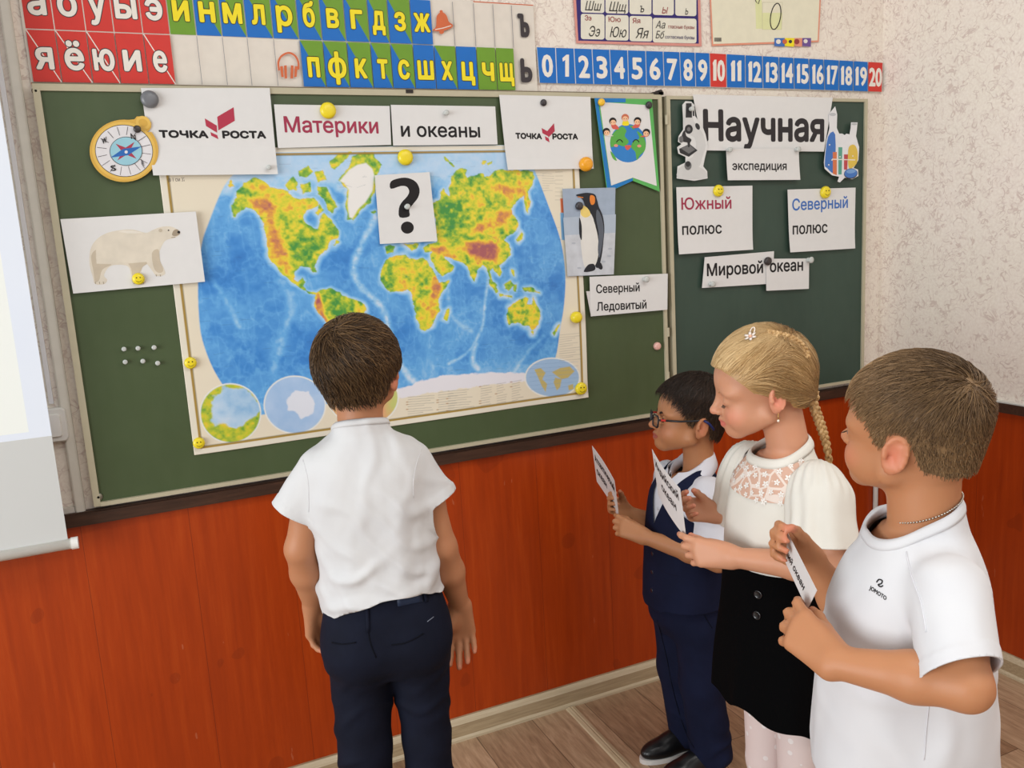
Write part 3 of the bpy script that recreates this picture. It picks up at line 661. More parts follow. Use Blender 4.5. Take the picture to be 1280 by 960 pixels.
AU = L7([(620, 822), (640, 808), (660, 790), (688, 776), (705, 766), (722, 772), (716, 800), (738, 805), (748, 762), (760, 800), (778, 830), (784, 862), (770, 902), (745, 930), (720, 912), (698, 908), (670, 888), (625, 906), (614, 862)])
land_p = [NA] + ARC + [GR, SA, AF, MAD, EU] + EUX + [AU]
jit = (fbm(Hh, Ww, 8, 21, 3) - 0.5) * 5.5
land = np.zeros((Hh, Ww)); near = np.zeros((Hh, Ww))
for q in land_p:
    r_ = cv.sd(q)
    if r_ is None: continue
    d_ = r_[1] + jit[r_[0]]; land[r_[0]] = np.maximum(land[r_[0]], np.clip(0.5 - d_ / 1.2, 0, 1)); near[r_[0]] = np.maximum(near[r_[0]], np.clip(1 - d_ / 13, 0, 1))
shelf = np.clip(blurm(near, 3) * 1.15 - 0.12 + (n2 - 0.5) * 0.7, 0, 1)
arct = np.clip((92 - cv.yy) / 44 + (n2 - 0.5) * 0.9, 0, 1) * 0.9
ridge = np.clip(1 - np.abs(n2 - 0.5) * 14, 0, 1) * 0.20 + np.clip(1 - np.abs(fbm(Hh, Ww, 30, 9, 4, (0.6, 1.6)) - 0.5) * 16, 0, 1) * 0.16
def ridge_path(pts, wd, amt):
    global ridge
    m = Canvas(Ww, Hh, (0, 0, 0)); m.line([st(*q) for q in spline(pts, 4, False)], wd, (255, 255, 255)); ridge = np.maximum(ridge, np.clip(blurm(m.a[..., 0], int(wd // 3) + 1) * (0.5 + n3 * 1.1) * amt, 0, 1))
ridge_path([(470, 268), (455, 300), (442, 330), (448, 355), (478, 385), (487, 415), (500, 455), (520, 480)], 9, 0.85)
ridge_path([(610, 352), (606, 380), (602, 410), (585, 440), (560, 455)], 5, 0.7); ridge_path([(350, 350), (365, 380), (350, 430), (340, 470)], 12, 0.5)
ridge_path([(265, 350), (285, 380), (300, 410)], 6, 0.5); ridge_path([(595, 430), (590, 450), (598, 462)], 8, 0.8); ridge_path([(640, 470), (660, 440), (680, 420)], 6, 0.5); ridge_path([(560, 360), (565, 395), (590, 415)], 6, 0.5)
depth = 0.16 + (1 - np.clip(n1 * 1.3 - 0.1 + (n2 - 0.5) * 0.5, 0, 1)) * 0.36
southL = np.clip((cv.yy - NZm * 0.74) / (NZm * 0.16), 0, 1) * 0.28
t = np.clip(np.maximum(depth + southL + ridge * 0.55, np.maximum(shelf * 0.9, arct * 0.95)) + (n3 - 0.5) * 0.16, 0, 1)
t = np.where(ridge > 0.3, np.maximum(t, ridge * 0.95), t)
cv.blend(om, mixc([(40, 104, 182), (66, 138, 210), (104, 172, 228), (156, 202, 236), (204, 220, 240)], t))
# relief colours of the land
el = 0.255 + (n2 - 0.5) * 0.55 + (n3 - 0.5) * 0.65
def relief(pts, amt, soft=9):
    global el
    el = el + blurm(cv.mask(pts, 2), soft) * amt * 0.72
relief(L6([(430, 290), (470, 265), (540, 270), (575, 290), (580, 380), (600, 470), (650, 540), (655, 620), (660, 685), (620, 640), (560, 560), (545, 470), (530, 380), (500, 330)]), 0.62, 6)
relief(L6([(420, 200), (520, 200), (545, 225), (460, 230)]), 0.4, 3); relief(L6([(560, 230), (640, 260), (700, 290), (760, 280), (720, 350), (620, 420), (580, 330)]), 0.16); relief(L6([(800, 460), (870, 430), (880, 470), (830, 520)]), 0.15)
relief(L6([(640, 470), (800, 470), (790, 560), (680, 600)]), -0.22); relief(L6([(775, 750), (800, 745), (820, 850), (850, 900), (835, 900), (780, 830)]), 0.9, 2); relief(L6([(800, 750), (1000, 800), (980, 860), (840, 860)]), -0.25); relief(L6([(960, 800), (1030, 810), (1000, 870)]), 0.35, 4)
relief(L7([(385, 520), (420, 490), (500, 490), (560, 500), (560, 575), (480, 580), (410, 545)]), 0.95, 5); relief(L7([(425, 420), (520, 380), (620, 320), (660, 340), (560, 430), (440, 450)]), 0.55, 6); relief(L7([(505, 180), (560, 200), (640, 210), (720, 180), (700, 260), (640, 290), (560, 250)]), 0.5, 6)
relief(L7([(330, 270), (460, 210), (520, 260), (520, 330), (400, 300)]), 0.20); relief(L7([(250, 290), (370, 290), (400, 400), (330, 470), (260, 420)]), -0.35); relief(L7([(340, 140), (480, 160), (500, 200), (400, 220), (330, 200)]), -0.15); relief(L7([(530, 140), (740, 150), (700, 180), (560, 180)]), -0.05)
relief(L7([(200, 512), (300, 510), (350, 560), (380, 580), (330, 570), (260, 545)]), 0.6, 3); relief(L7([(400, 600), (470, 600), (450, 660)]), 0.12, 3); relief(L7([(560, 440), (640, 455), (620, 580), (580, 590)]), -0.05); relief(L7([(240, 560), (330, 610), (290, 650)]), 0.22, 4)
relief(L7([(10, 590), (220, 600), (230, 660), (20, 680)]), 0.13); relief(L7([(160, 780), (270, 760), (260, 850), (200, 930), (165, 880)]), 0.36, 6); relief(L7([(245, 640), (290, 690), (265, 790), (235, 760)]), 0.55, 3); relief(L7([(60, 690), (230, 690), (220, 760), (60, 735)]), 0.08); relief(L7([(10, 575), (60, 560), (110, 560), (50, 590)]), 0.4, 2); relief(L7([(80, 610), (120, 610), (120, 640), (80, 640)]), 0.35, 4)
relief(L7([(620, 820), (700, 790), (690, 890), (630, 890)]), 0.14); relief(L7([(700, 800), (740, 810), (740, 900), (705, 900)]), -0.12)
landc = mixc([(70, 146, 66), (134, 178, 60), (204, 206, 58), (234, 212, 62), (230, 178, 66), (214, 144, 78), (192, 120, 92), (168, 94, 98)], el)
cv.blend(land * om, landc)
cv.blend(np.clip(0.5 - np.abs(land - 0.5) * 2.0, 0, 1) * om * 0.8, (88, 112, 96))
gi = cv.mask(GRI, 1.2); cv.blend(gi, (234, 232, 228)); 
for i in range(260):      # rivers and small name lines
    x, y = nrs.rand() * Ww, nrs.rand() * Hh; k = land[int(y), int(x)] * om[int(y), int(x)]
    if k > 0.5: cv.line([(x, y), (x + nrs.randn() * 5, y + nrs.randn() * 3), (x + nrs.randn() * 9, y + nrs.randn() * 5)], 0.5, (70, 110, 120), 0.35)
    elif om[int(y), int(x)] > 0.9: cv.line([(x, y), (x + 4 + nrs.rand() * 12, y + nrs.randn() * 0.8)], 0.55, (46, 84, 140), 0.35)
ant = L8([(672, 200), (700, 192), (740, 176), (800, 160), (880, 154), (960, 150), (1040, 152), (1054, 164), (1050, 174), (960, 184), (800, 204), (672, 226)])
r_ = cv.sd(ant); mm = np.zeros((Hh, Ww)); mm[r_[0]] = np.clip(0.5 - (r_[1] + jit[r_[0]]) / 2, 0, 1); cv.blend(mm, (228, 226, 232))
# polar and thematic insets
def disc(c, rx, ry, fill):
    p = [st(c[0] + rx * math.cos(a), c[1] + ry * math.sin(a)) for a in np.linspace(0, 2 * math.pi, 40, endpoint=False)]
    o = [st(c[0] + (rx + 1.6) * math.cos(a), c[1] + (ry + 1.6) * math.sin(a)) for a in np.linspace(0, 2 * math.pi, 40, endpoint=False)]
    cv.blend(cv.mask(o, 0.6), (232, 232, 226)); m_ = cv.mask(p, 0.6); cv.blend(m_, fill); return m_
m_ = disc((288, 516.5), 37, 36, mixc([(140, 184, 222), (176, 206, 232), (206, 220, 236)], n2 * 1.6 - 0.3))
cx, cy = st(288, 516.5); ang = np.arctan2(cv.yy - cy, cv.xx - cx); rad = np.hypot(cv.xx - cx, (cv.yy - cy)); R0 = st(325, 510)[0] - cx
lm = np.clip((rad / R0 + (n2 - 0.5) * 0.9 - 0.74 - 0.16 * np.sin(ang * 1.0 + 2.6)) * 9, 0, 1) * m_
cv.blend(lm, mixc([(104, 160, 62), (190, 196, 56), (228, 200, 60)], n3 * 1.4 - 0.2))
m_ = disc((368.5, 506), 37.5, 35, mixc([(150, 186, 226), (186, 208, 236)], n2))
r_ = cv.sd(L8([(360, 232), (385, 200), (425, 205), (442, 238), (436, 268), (405, 282), (385, 262), (366, 256)])); mm = np.zeros((Hh, Ww)); mm[r_[0]] = np.clip(0.5 - (r_[1] + jit[r_[0]]) / 2, 0, 1); cv.blend(mm, (222, 226, 236))
m_ = disc((454, 497), 43, 34, mixc([(214, 190, 120), (224, 160, 120), (196, 200, 120)], n1 * 1.8 - 0.4))
m_ = disc((690.5, 472), 33, 23.5, (160, 190, 222))
for q in ([(668, 462), (676, 460), (682, 466), (678, 474), (684, 480), (682, 490), (677, 482), (672, 470)], [(690, 465), (700, 460), (712, 458), (718, 464), (710, 472), (702, 474), (696, 470)], [(694, 472), (702, 474), (700, 484), (696, 488), (692, 478)], [(710, 482), (716, 480), (717, 486), (711, 488)]):
    cv.blend(cv.mask([st(*k) for k in q], 0.8), (196, 178, 110))
for k in range(7): cv.line([st(660 + k * 0.6, 456 + k * 5.2), st(722, 452 + k * 5)], 0.5, (120, 150, 190), 0.6)
# legend columns and small print
rl = np.random.RandomState(4)
for c0, c1, r0, r1 in ((510, 545, 0, 0), (548, 576, 2, 0), (560, 596, 0, 0), (601, 616, 0, 0), (621, 637, 0, 0), (640, 655, 0, 0)):
    for k in range(9):
        ub_, vb0 = c0, 529 - (c0 - 480) * 0.148 - 28 + k * 3.0
        if vb0 > 527 - (c0 - 480) * 0.15: continue
        cv.line([st(ub_, vb0), st(ub_ + (c1 - c0) * (0.45 + 0.5 * rl.rand()), vb0 - 2.2)], 0.7, (120, 116, 110), 0.65)
        if rl.rand() < 0.3: cv.line([st(ub_ - 2, vb0 + 0.3), st(ub_, vb0)], 1.4, (170, 120, 60), 0.9)
for k in range(12): cv.line([st(699.5, 419 + k * 2.9), st(699.5 + 14 + 14 * rl.rand(), 416.5 + k * 2.9)], 0.6, (130, 126, 118), 0.6)
for k in range(8): cv.line([st(678, 217 + k * 3), st(678 + 8 + 8 * rl.rand(), 217.2 + k * 3)], 0.6, (140, 136, 126), 0.6)
for k in range(8): cv.line([st(694, 215 + k * 5), st(703, 215 + k * 5)], 0.7, (150, 140, 120), 0.6)
cv.blend(cv.mask([st(700, 248), (st(704, 248)), st(705, 266), st(701, 266)]), (214, 110, 70)); cv.blend(cv.mask([st(700, 266), st(704.5, 266), st(706, 300), st(702, 300)]), (120, 170, 210))
# gold rule inside the white border
def border(off, wd, col):
    X0, X1, Y0, Y1 = off, NXm - off, off, NZm - off
    cv.line([(X0, Y0), (X1, Y0), (X1, Y1), (X0, Y1), (X0, Y0)], wd, col)
border(4.0, 8.0, (226, 220, 204)); border(10.0, 2.8, (160, 128, 40)); border(12.2, 0.8, (96, 84, 40))
xs = np.linspace(mx0, mx1, Ww); zs_ = np.linspace(mzt, mzb, Hh)
XX, ZZ = np.meshgrid(xs, zs_); a_ = (XX - mx0) / (mx1 - mx0); t_ = (mzt - ZZ) / (mzt - mzb)
YY = MY - 0.004 * np.clip((a_ - 0.9) / 0.1, 0, 1) ** 2 * (0.5 + 0.5 * np.sin(t_ * 11)) - 0.003 * np.clip((t_ - 0.93) / 0.07, 0, 1) ** 2 * (0.5 + 0.5 * np.sin(a_ * 14)) - 0.0006 * np.sin(a_ * 21)
V = np.stack([XX, YY, ZZ], -1).reshape(-1, 3); org = V.mean(0)
idx = np.arange(Hh * Ww).reshape(Hh, Ww); FF = np.stack([idx[:-1, :-1], idx[1:, :-1], idx[1:, 1:], idx[:-1, 1:]], -1).reshape(-1, 4)
def grid_mesh(name, V, F, col=None, mat=None, smooth=True):
    me = bpy.data.meshes.new(name); me.vertices.add(len(V)); me.vertices.foreach_set('co', np.ascontiguousarray(V, np.float32).ravel())
    n = F.shape[1]; me.loops.add(F.size); me.loops.foreach_set('vertex_index', np.ascontiguousarray(F, np.int32).ravel()); me.polygons.add(len(F))
    me.polygons.foreach_set('loop_start', np.arange(0, F.size, n, dtype=np.int32)); me.polygons.foreach_set('use_smooth', np.full(len(F), smooth, bool))
    me.update(calc_edges=True); me.validate()
    if col is not None:
        at = me.color_attributes.new('Print', 'FLOAT_COLOR', 'POINT'); at.data.foreach_set('color', np.ascontiguousarray(np.concatenate([col, np.ones((len(col), 1))], 1), np.float32).ravel())
    if mat: me.materials.append(mat)
    return me
q = NT('map_print', 0.32, 0.45); vc = q.n('ShaderNodeVertexColor', layer_name='Print'); q.base(vc.outputs['Color']); MAPM = q.m
me = grid_mesh('world_map', V - org, FF, cv.a.reshape(-1, 3), MAPM)
wm = bpy.data.objects.new('world_map', me); wm.location = org; link(wm)
md = wm.modifiers.new('thickness', 'SOLIDIFY'); md.thickness = 0.0008; md.offset = -1
tag(wm, 'large laminated physical world map with gold border pinned to the chalkboard', 'map')
tx = Sheet(MY - 0.0002); 
tx.text('(в 1 см 320 км)', (210, 227), (243, 226.3), 5, INK2, 0.0); 
o = tx.build('scale_note', wm)

# ================================================================== PAPERS ON THE BOARD
def paper(name, px, y, draw, label, cat='paper sign', mat=None, curl=None, group=None):
    s = Sheet(y, 0.0006); s.slab(px, mat or PAPER, nu=8, nv=6); draw(s)
    if curl: s.curl(curl)
    o = s.build(name, origin='auto'); tag(o, label, cat, group); return o
def logo(s, x0, x1, xm0, xm1, yb, cap, mark):
    s.text('ТОЧКА', (x0, yb), (xm0, yb + 0.6), cap, INK, 0.07); s.text('РОСТА', (xm1, yb + 0.8), (x1, yb + 1), cap, INK, 0.07)
    MK = flat((178, 54, 76), 0.55)
    for p in mark: s.poly(p, MK)
bl = lambda k: (lambda a, t: k * max(t - 0.6, 0) ** 2 * 6)
P1 = BY - 0.010; P2 = BY - 0.013
paper('logo_sheet', [(176, 110), (337, 110), (347, 218), (191.5, 219.5)], P1, lambda s: logo(s, 200, 332, 260, 279, 171.5, 8.2, [[(256, 148), (271, 157), (271.5, 166), (257.5, 157.5)], [(271.5, 146), (292, 134), (293.5, 151), (273, 163)], [(263, 165), (271.5, 169), (273, 174), (264, 169.5)]]),
      'white sheet with a large black and red logo, held by a grey magnet', 'logo sheet', curl=bl(0.006))
paper('logo_sheet', [(624, 118.5), (738, 121), (741, 211), (634, 212.5)], P1, lambda s: logo(s, 645, 722, 677, 691, 173, 6.4, [[(677, 160), (686, 165), (686.5, 171), (678, 166.5)], [(684, 164), (692.5, 154), (693.5, 164), (685.5, 172)], [(681, 170), (686, 173), (687, 178), (682, 175)]]),
      'white sheet with a smaller black and red logo, held by one black magnet', 'logo sheet', curl=bl(0.006))
paper('word_sign', [(342.5, 130.5), (487, 132.5), (489, 181), (347.5, 185)], P1, lambda s: s.text('Материки', (356.5, 165), (473, 166.5), 19, CRIM, 0.020), 'white sign with the crimson word Материки under a yellow magnet')
paper('word_sign', [(488.5, 131), (619, 133), (622, 180.5), (491.5, 182)], P1, lambda s: s.text('и океаны', (502, 170.5), (600, 171.5), 17, INK, 0.020), 'white sign with the black words и океаны above the map')
def qmark(s):
    s.poly([(488.5, 236), (488.5, 227), (499, 222.8), (510, 222.5), (520, 227.5), (524.5, 237), (522.5, 247), (516, 255.5), (511.5, 262), (511.5, 270.5), (499.5, 271.5), (498.8, 260), (502.5, 252.5), (508.5, 246), (511.5, 239.5), (508.5, 233.5), (501, 232.5)], INK, 3)
    s.ell((509, 284.5), 8, 7.6, INK)
paper('question_sign', [(468.5, 219), (537, 215), (546, 301.5), (475, 305)], P1 - 0.001, qmark, 'white sheet with one big black question mark pinned over the map', curl=lambda a, t: 0.004 * a * max(t - 0.5, 0) * 2)
paper('word_sign', [(866, 118), (1041, 122), (1030, 189.5), (879, 188)], P1, lambda s: s.text('Научная', (880.5, 175), (1029, 176), 36, flat((48, 44, 46), 0.6), 0.034), 'large white sign with the bold grey and black word Научная at the top of the wing')
paper('word_sign', [(906.5, 186), (997, 186), (999, 225), (908.5, 225.5)], P2, lambda s: s.text('экспедиция', (914.5, 212.5), (982, 212.5), 10.5, INK, 0.020), 'small white sign with the black word экспедиция hanging below the largest sign', curl=lambda a, t: 0.004 + 0.006 * (t - 0.5) ** 2)
def two(s, a, ca, pa, capa, b_, pb, capb): s.text(a, pa[0], pa[1], capa, ca, 0.018); s.text(b_, pb[0], pb[1], capb, INK, 0.018)
paper('word_sign', [(845.5, 234), (940.5, 232), (940.5, 312), (848, 318)], P1, lambda s: two(s, 'Южный', CRIM, ((852, 262), (914, 260.5)), 14.5, 'полюс', ((853, 293.5), (902, 291.5)), 14), 'white sign reading Южный полюс with its first word in crimson', curl=bl(0.004))
paper('word_sign', [(984.5, 237), (1069.5, 234.5), (1068, 310.5), (987, 315.5)], P1, lambda s: two(s, 'Северный', LBLUE, ((990.5, 263), (1059.5, 259.5)), 14, 'полюс', ((991, 293), (1034, 290.5)), 14), 'white sign reading Северный полюс with its first word in blue', curl=bl(0.004))
paper('word_sign', [(881, 321.5), (967.5, 314), (966.5, 354.5), (877.5, 360)], P1, lambda s: s.text('Мировой', (884, 345), (953.5, 341), 15, INK, 0.022), 'tilted white sign with the black word Мировой beside the smaller океан sign')
paper('word_sign', [(957.5, 323.5), (1011.5, 323), (1011, 361), (958, 363.5)], P2, lambda s: s.text('океан', (962.5, 340), (1003.5, 338), 14.5, INK, 0.022), 'small white sign with the black word океан overlapping the Мировой sign')
paper('blank_sheet', [(732, 364), (800, 362), (800, 388), (738, 395.5)], P1 + 0.002, lambda s: None, 'blank white paper edge showing behind the Северный Ледовитый sign', 'paper', PAPER2, curl=lambda a, t: 0.004 * (1 - a))
paper('word_sign', [(737, 346), (834, 342), (833.5, 387), (738.5, 395.5)], P2, lambda s: two(s, 'Северный', INK, ((745.5, 366.5), (799, 364)), 10.5, 'Ледовитый', ((746, 388.5), (807.5, 385.5)), 10.5), 'white sign reading Северный Ледовитый under the penguin picture', curl=lambda a, t: 0.003 * a)

# polar bear picture
BEAR0 = flat((218, 209, 192), 0.7, var=0.025); BEAR1 = flat((196, 183, 162), 0.7, var=0.025); BEAR2 = flat((227, 220, 207), 0.7, var=0.02); BEAR3 = flat((160, 146, 126), 0.7)
def bear(s):
    s.poly([(112, 330), (113, 312), (120, 300), (132, 292), (148, 288), (166, 287), (182, 291), (190, 288), (200, 284), (212, 283), (222, 287), (225, 292), (219, 297), (208, 300), (203, 306), (199, 316), (200, 326), (205, 336), (206, 343), (196, 345), (190, 338), (183, 330), (178, 334), (176, 344), (182, 352), (178, 356), (166, 354), (164, 344), (160, 333), (146, 331), (136, 334), (130, 344), (134, 350), (130, 355), (119, 355), (116, 346)], BEAR0, 4)
    s.poly([(150, 289), (170, 289), (188, 295), (196, 303), (190, 312), (170, 308), (150, 303), (136, 298)], BEAR2, 4)
    s.poly([(114, 320), (122, 312), (134, 322), (140, 330), (128, 337), (124, 350), (119, 352), (117, 340)], BEAR1, 4)
    s.poly([(160, 326), (176, 324), (184, 329), (178, 334), (172, 346), (166, 346), (164, 336)], BEAR1, 4)
    s.poly([(190, 316), (198, 312), (200, 326), (204, 338), (198, 341), (192, 334)], BEAR1, 4)
    s.poly([(217, 288), (222, 287), (225, 292), (220, 295), (215, 294)], BEAR3, 3); s.ell((223.3, 290.3), 1.8, 1.6, INK); s.ell((210.5, 288), 1.0, 0.9, INK); s.ell((200.5, 288), 2.4, 2.2, BEAR1); s.line([(214, 297), (219, 296.5)], 0.8, BEAR3)
    for u in (119, 124, 129, 167, 173, 179, 195, 200): s.line([(u, 352 if u < 190 else 343), (u + 0.6, 355 if u < 190 else 345.5)], 0.8, BEAR3)
paper('bear_picture', [(75.5, 274), (244.5, 264.5), (256, 352), (91.5, 367)], P1, bear, 'white sheet with a picture of a walking polar bear, on the left of the board', 'picture', curl=lambda a, t: 0.006 * a * a)

# penguin picture
def penguin(s):
    BK = flat((38, 40, 46), 0.5); GR_ = flat((92, 98, 108), 0.5); SKY2 = flat((176, 188, 202), 0.5); SNOW = flat((198, 202, 208), 0.5, var=0.04); BELLY = flat((222, 220, 214), 0.5); YL = flat((232, 206, 120), 0.5); OR = flat((224, 130, 50), 0.5)
    s.poly([(705.5, 292), (768.5, 290), (766.5, 343), (709.5, 345)], SNOW); s.poly([(704, 272), (769, 268), (768.5, 291), (705.5, 294)], SKY2)
    for i in range(16): 
        u, v = 711 + (i * 37 % 52), 302 + (i * 23 % 38); s.ell((u, v), 2.6, 1.2, flat((176, 182, 192), 0.5))
    s.poly([(720, 244), (726, 242), (734, 241), (743, 243), (746, 250), (748, 258), (753, 270), (755, 285), (754, 300), (752, 318), (748, 334), (743, 330), (740, 300), (735, 270), (731, 256), (727, 248)], BK, 4)
    s.poly([(727, 258), (734, 262), (741, 272), (746, 290), (748, 310), (746, 326), (740, 336), (731, 334), (727, 316), (725, 290), (725, 270)], BELLY, 4)
    s.poly([(727, 257), (734, 260), (738, 268), (732, 272), (726, 268)], YL, 4); s.poly([(738, 244), (743, 246), (743, 254), (739, 256), (737, 250)], OR, 4)
    s.poly([(746, 262), (751, 270), (754, 285), (753, 302), (749, 322), (747, 312), (748, 292), (745, 274)], GR_, 4)
    s.poly([(724, 272), (727, 282), (727, 300), (724, 292)], BK, 3)
    s.poly([(720, 244.5), (730, 243), (731, 247), (728, 248)], BK); s.line([(722, 246), (729, 247)], 1.0, OR)
    s.poly([(730, 338), (735, 331), (742, 330), (744, 336), (740, 339), (731, 340)], BK, 3); s.poly([(747, 334), (750, 328), (753, 334), (751, 337)], BK, 3)
paper('penguin_picture', [(703, 236), (768.5, 234.5), (766.5, 343), (709.5, 345.5)], P1 - 0.001, penguin, 'photo print of a standing penguin pinned over the right edge of the map', 'picture', flat((158, 172, 190), 0.4, var=0.025), curl=lambda a, t: 0.004 * a * a)

# pennant with a smiling globe
def cutout(name, pts, y, mat, draw, label, cat, smooth=0):
    s = Sheet(y, 0.0009); s.card(spline(pts, smooth) if smooth else pts, mat); draw(s); o = s.build(name, origin='auto'); return tag(o, label, cat)
def globe(s):
    TEAL = flat((36, 122, 190), 0.5); GRN = flat((92, 170, 74), 0.5); WH = PAPER; SK = flat((240, 190, 150), 0.5); RO = flat((214, 96, 84), 0.5)
    s.poly([(743, 123), (747, 123), (764.5, 236.5), (759.5, 239.5)], TEAL); s.poly([(743, 122.5), (782, 123), (782, 128), (744, 128)], TEAL)
    s.poly([(749.5, 127.5), (811, 131.5), (821, 232.5), (791, 222), (764, 232)], WH)
    s.poly([(759, 240.5), (791, 226), (791, 222.5), (764, 232)], TEAL)
    s.ell((785, 179), 22.5, 24, flat((50, 128, 200), 0.5), n=40)
    s.poly([(767, 166), (777, 158), (783, 163), (781, 170), (786, 177), (780, 183), (772, 181), (764, 184), (763, 174)], GRN, 4)
    s.poly([(796, 164), (803, 169), (807, 178), (806, 188), (800, 194), (796, 200), (794, 190), (789, 184), (792, 176), (799, 173)], GRN, 4)
    s.poly([(763, 189), (768, 194), (771, 201), (766, 198)], GRN, 3); s.poly([(787, 157), (794, 158), (792, 162)], GRN, 3)
    for c in (774.5, 795): s.line([(c - 4, 178), (c - 1.5, 175), (c + 1.5, 175), (c + 4, 178)], 1.2, INK, 4)
    s.poly([(781, 182), (789, 182), (786, 187), (783, 187)], RO, 4); s.ell((770, 182), 2.6, 1.8, flat((226, 150, 130), 0.5)); s.ell((799, 182.5), 2.6, 1.8, flat((226, 150, 130), 0.5))
    for (u, v, hair, cl, dx, dy) in ((766, 152, INK, RO, 4, 9), (781.5, 147.5, flat((200, 110, 80), 0.5), YEL, 0.5, 9), (797, 151.5, INK, RO, -3, 8), (758, 165, INK, LW, 5, 5), (808, 166, INK, RO, -4, 5)):
        s.poly([(u + dx - 4, v + dy), (u - 2, v + 3), (u + 3, v + 3), (u + dx + 4, v + dy)], cl, 3); s.ell((u, v - 0.6), 4.6, 4.6, hair, n=18); s.ell((u + dx * 0.1, v + 1.1), 3.5, 3.3, SK, n=18); s.ell((u - 1.4, v + 1), 0.5, 0.6, INK, n=8); s.ell((u + 1.6, v + 1), 0.5, 0.6, INK, n=8)
cutout('pennant', [(743, 122.5), (815, 124), (824.5, 239.5), (791, 226), (759, 241)], P1, flat((92, 176, 92), 0.5), globe, 'swallow-tailed paper pennant with green and blue border and a smiling globe', 'pennant')

# compass
def compass(s):
    GOLD2 = flat((226, 186, 92), 0.45); WHT = flat((222, 220, 222), 0.5); CY = flat((152, 200, 214), 0.5); NB = flat((44, 104, 178), 0.5); DR = flat((170, 60, 80), 0.5)
    c = (155, 188.5)
    ring((179, 153.5), 7.8, 6.4, 0.5, 3.6, GOLD2, s)
    s.ell(c, 40, 36.2, GOLD2, 10, 48); s.ell(c, 36.4, 32.6, INK2, 10, 48); s.ell(c, 35.6, 31.8, WHT, 10, 48)
    for k in range(16):
        a = math.radians(k * 22.5 + 8); s.line([(c[0] + 22 * math.cos(a), c[1] + 20 * math.sin(a)), (c[0] + 34 * math.cos(a), c[1] + 30.5 * math.sin(a))], 0.6, INK2)
    s.ell((157.5, 189), 20.5, 18.2, INK2, 0, 36); s.ell((157.5, 189), 19.8, 17.5, CY, 0, 36)
    for k in range(4):
        a = math.radians(45 + 90 * k - 6); s.poly([(157.5 + 17 * math.cos(a), 189 + 15 * math.sin(a)), (157.5 + 4 * math.cos(a + 1.2), 189 + 4 * math.sin(a + 1.2)), (157.5 + 4 * math.cos(a - 1.2), 189 + 4 * math.sin(a - 1.2))], DR)
    s.poly([(138, 197), (154, 186), (177, 183), (160, 194)], NB); s.ell((157.7, 190), 2, 2, WHT)
    for t, u, v, r in (('N', 167, 173.5, 0.35), ('E', 179, 207, 1.0), ('S', 142, 212.5, 0), ('W', 131, 178, -0.5)):
        L = 7.5; s.text(t, (u - 3.2 * math.cos(r), v - 3.2 * math.sin(r) + 1), (u + 3.2 * math.cos(r), v + 3.2 * math.sin(r) + 1), 7, INK, 0.02)
out = [(155 + 43 * math.cos(a), 188.5 + 39 * math.sin(a)) for a in np.linspace(0, 2 * math.pi, 48, endpoint=False)]
def in_ring(p): return math.hypot(p[0] - 182, p[1] - 152)
out = [p for p in out if not (165 < p[0] < 188 and p[1] < 168)]
k0 = max(range(len(out)), key=lambda i: (out[i][0] < 175 and out[i][1] < 188) * out[i][0])
ins = [(168, 149), (171, 145.5), (178, 145.5), (185, 148), (189, 153.5), (189, 159), (186.5, 163), (183.5, 165)]
out = out[:k0 + 1] + ins + out[k0 + 1:]
cutout('compass_cutout', out, P1 - 0.003, flat((214, 170, 76), 0.5), compass, 'round gold paper cutout of a compass with a blue needle', 'paper cutout')

# microscope
def microscope(s):
    MG = flat((206, 206, 204), 0.5); MD = flat((50, 50, 52), 0.45); MM = flat((112, 112, 112), 0.5)
    s.poly([(847, 222), (849, 210), (860, 206), (872, 208), (882, 214), (883, 222), (868, 224)], MG, 3)
    s.poly([(857, 130), (866, 130), (866, 148), (872, 158), (879, 168), (882, 182), (878, 196), (874, 208), (862, 208), (858, 200), (866, 196), (870, 184), (868, 172), (858, 166), (855, 152)], MG, 3)
    s.poly([(857.5, 129), (864.5, 129), (865, 147), (857, 147)], MD); s.poly([(866, 134), (868, 134), (868, 145), (866, 145)], MD)
    s.ell((861, 161.5), 5, 5.8, MD); s.ell((861, 161.5), 2.2, 2.6, MM); s.ell((872, 158), 2.6, 4.4, MD, -25)
    s.poly([(853, 167), (856, 163), (858, 170), (864, 174), (862, 178), (852, 176)], MD, 3); s.poly([(849, 172), (853, 170), (854, 177), (850, 178)], MM, 3)
    s.poly([(849, 186), (862, 180), (872, 188), (861, 196), (850, 191)], MD); s.poly([(851, 185.5), (862, 181), (869, 187), (861, 192)], MM); s.poly([(859, 176), (863, 176), (862, 184), (860, 184)], MD)
    s.ell((860, 207), 4.4, 5.6, MM); s.ell((860, 205), 3, 3.6, MD)
cutout('microscope_cutout', [(853, 131), (857, 126.5), (864, 127), (868, 131), (869, 145), (875, 154), (879, 160), (882, 168), (885, 182), (881, 198), (879, 208), (884, 214), (884.5, 223), (868, 226), (846, 223), (847, 208), (857, 203), (857, 196), (848, 192), (846.5, 184), (852, 180), (847.5, 177), (848.5, 170), (854, 162), (854, 148)], P2, flat((220, 220, 218), 0.5), microscope, 'paper cutout of a white and black microscope beside the Научная sign', 'paper cutout')

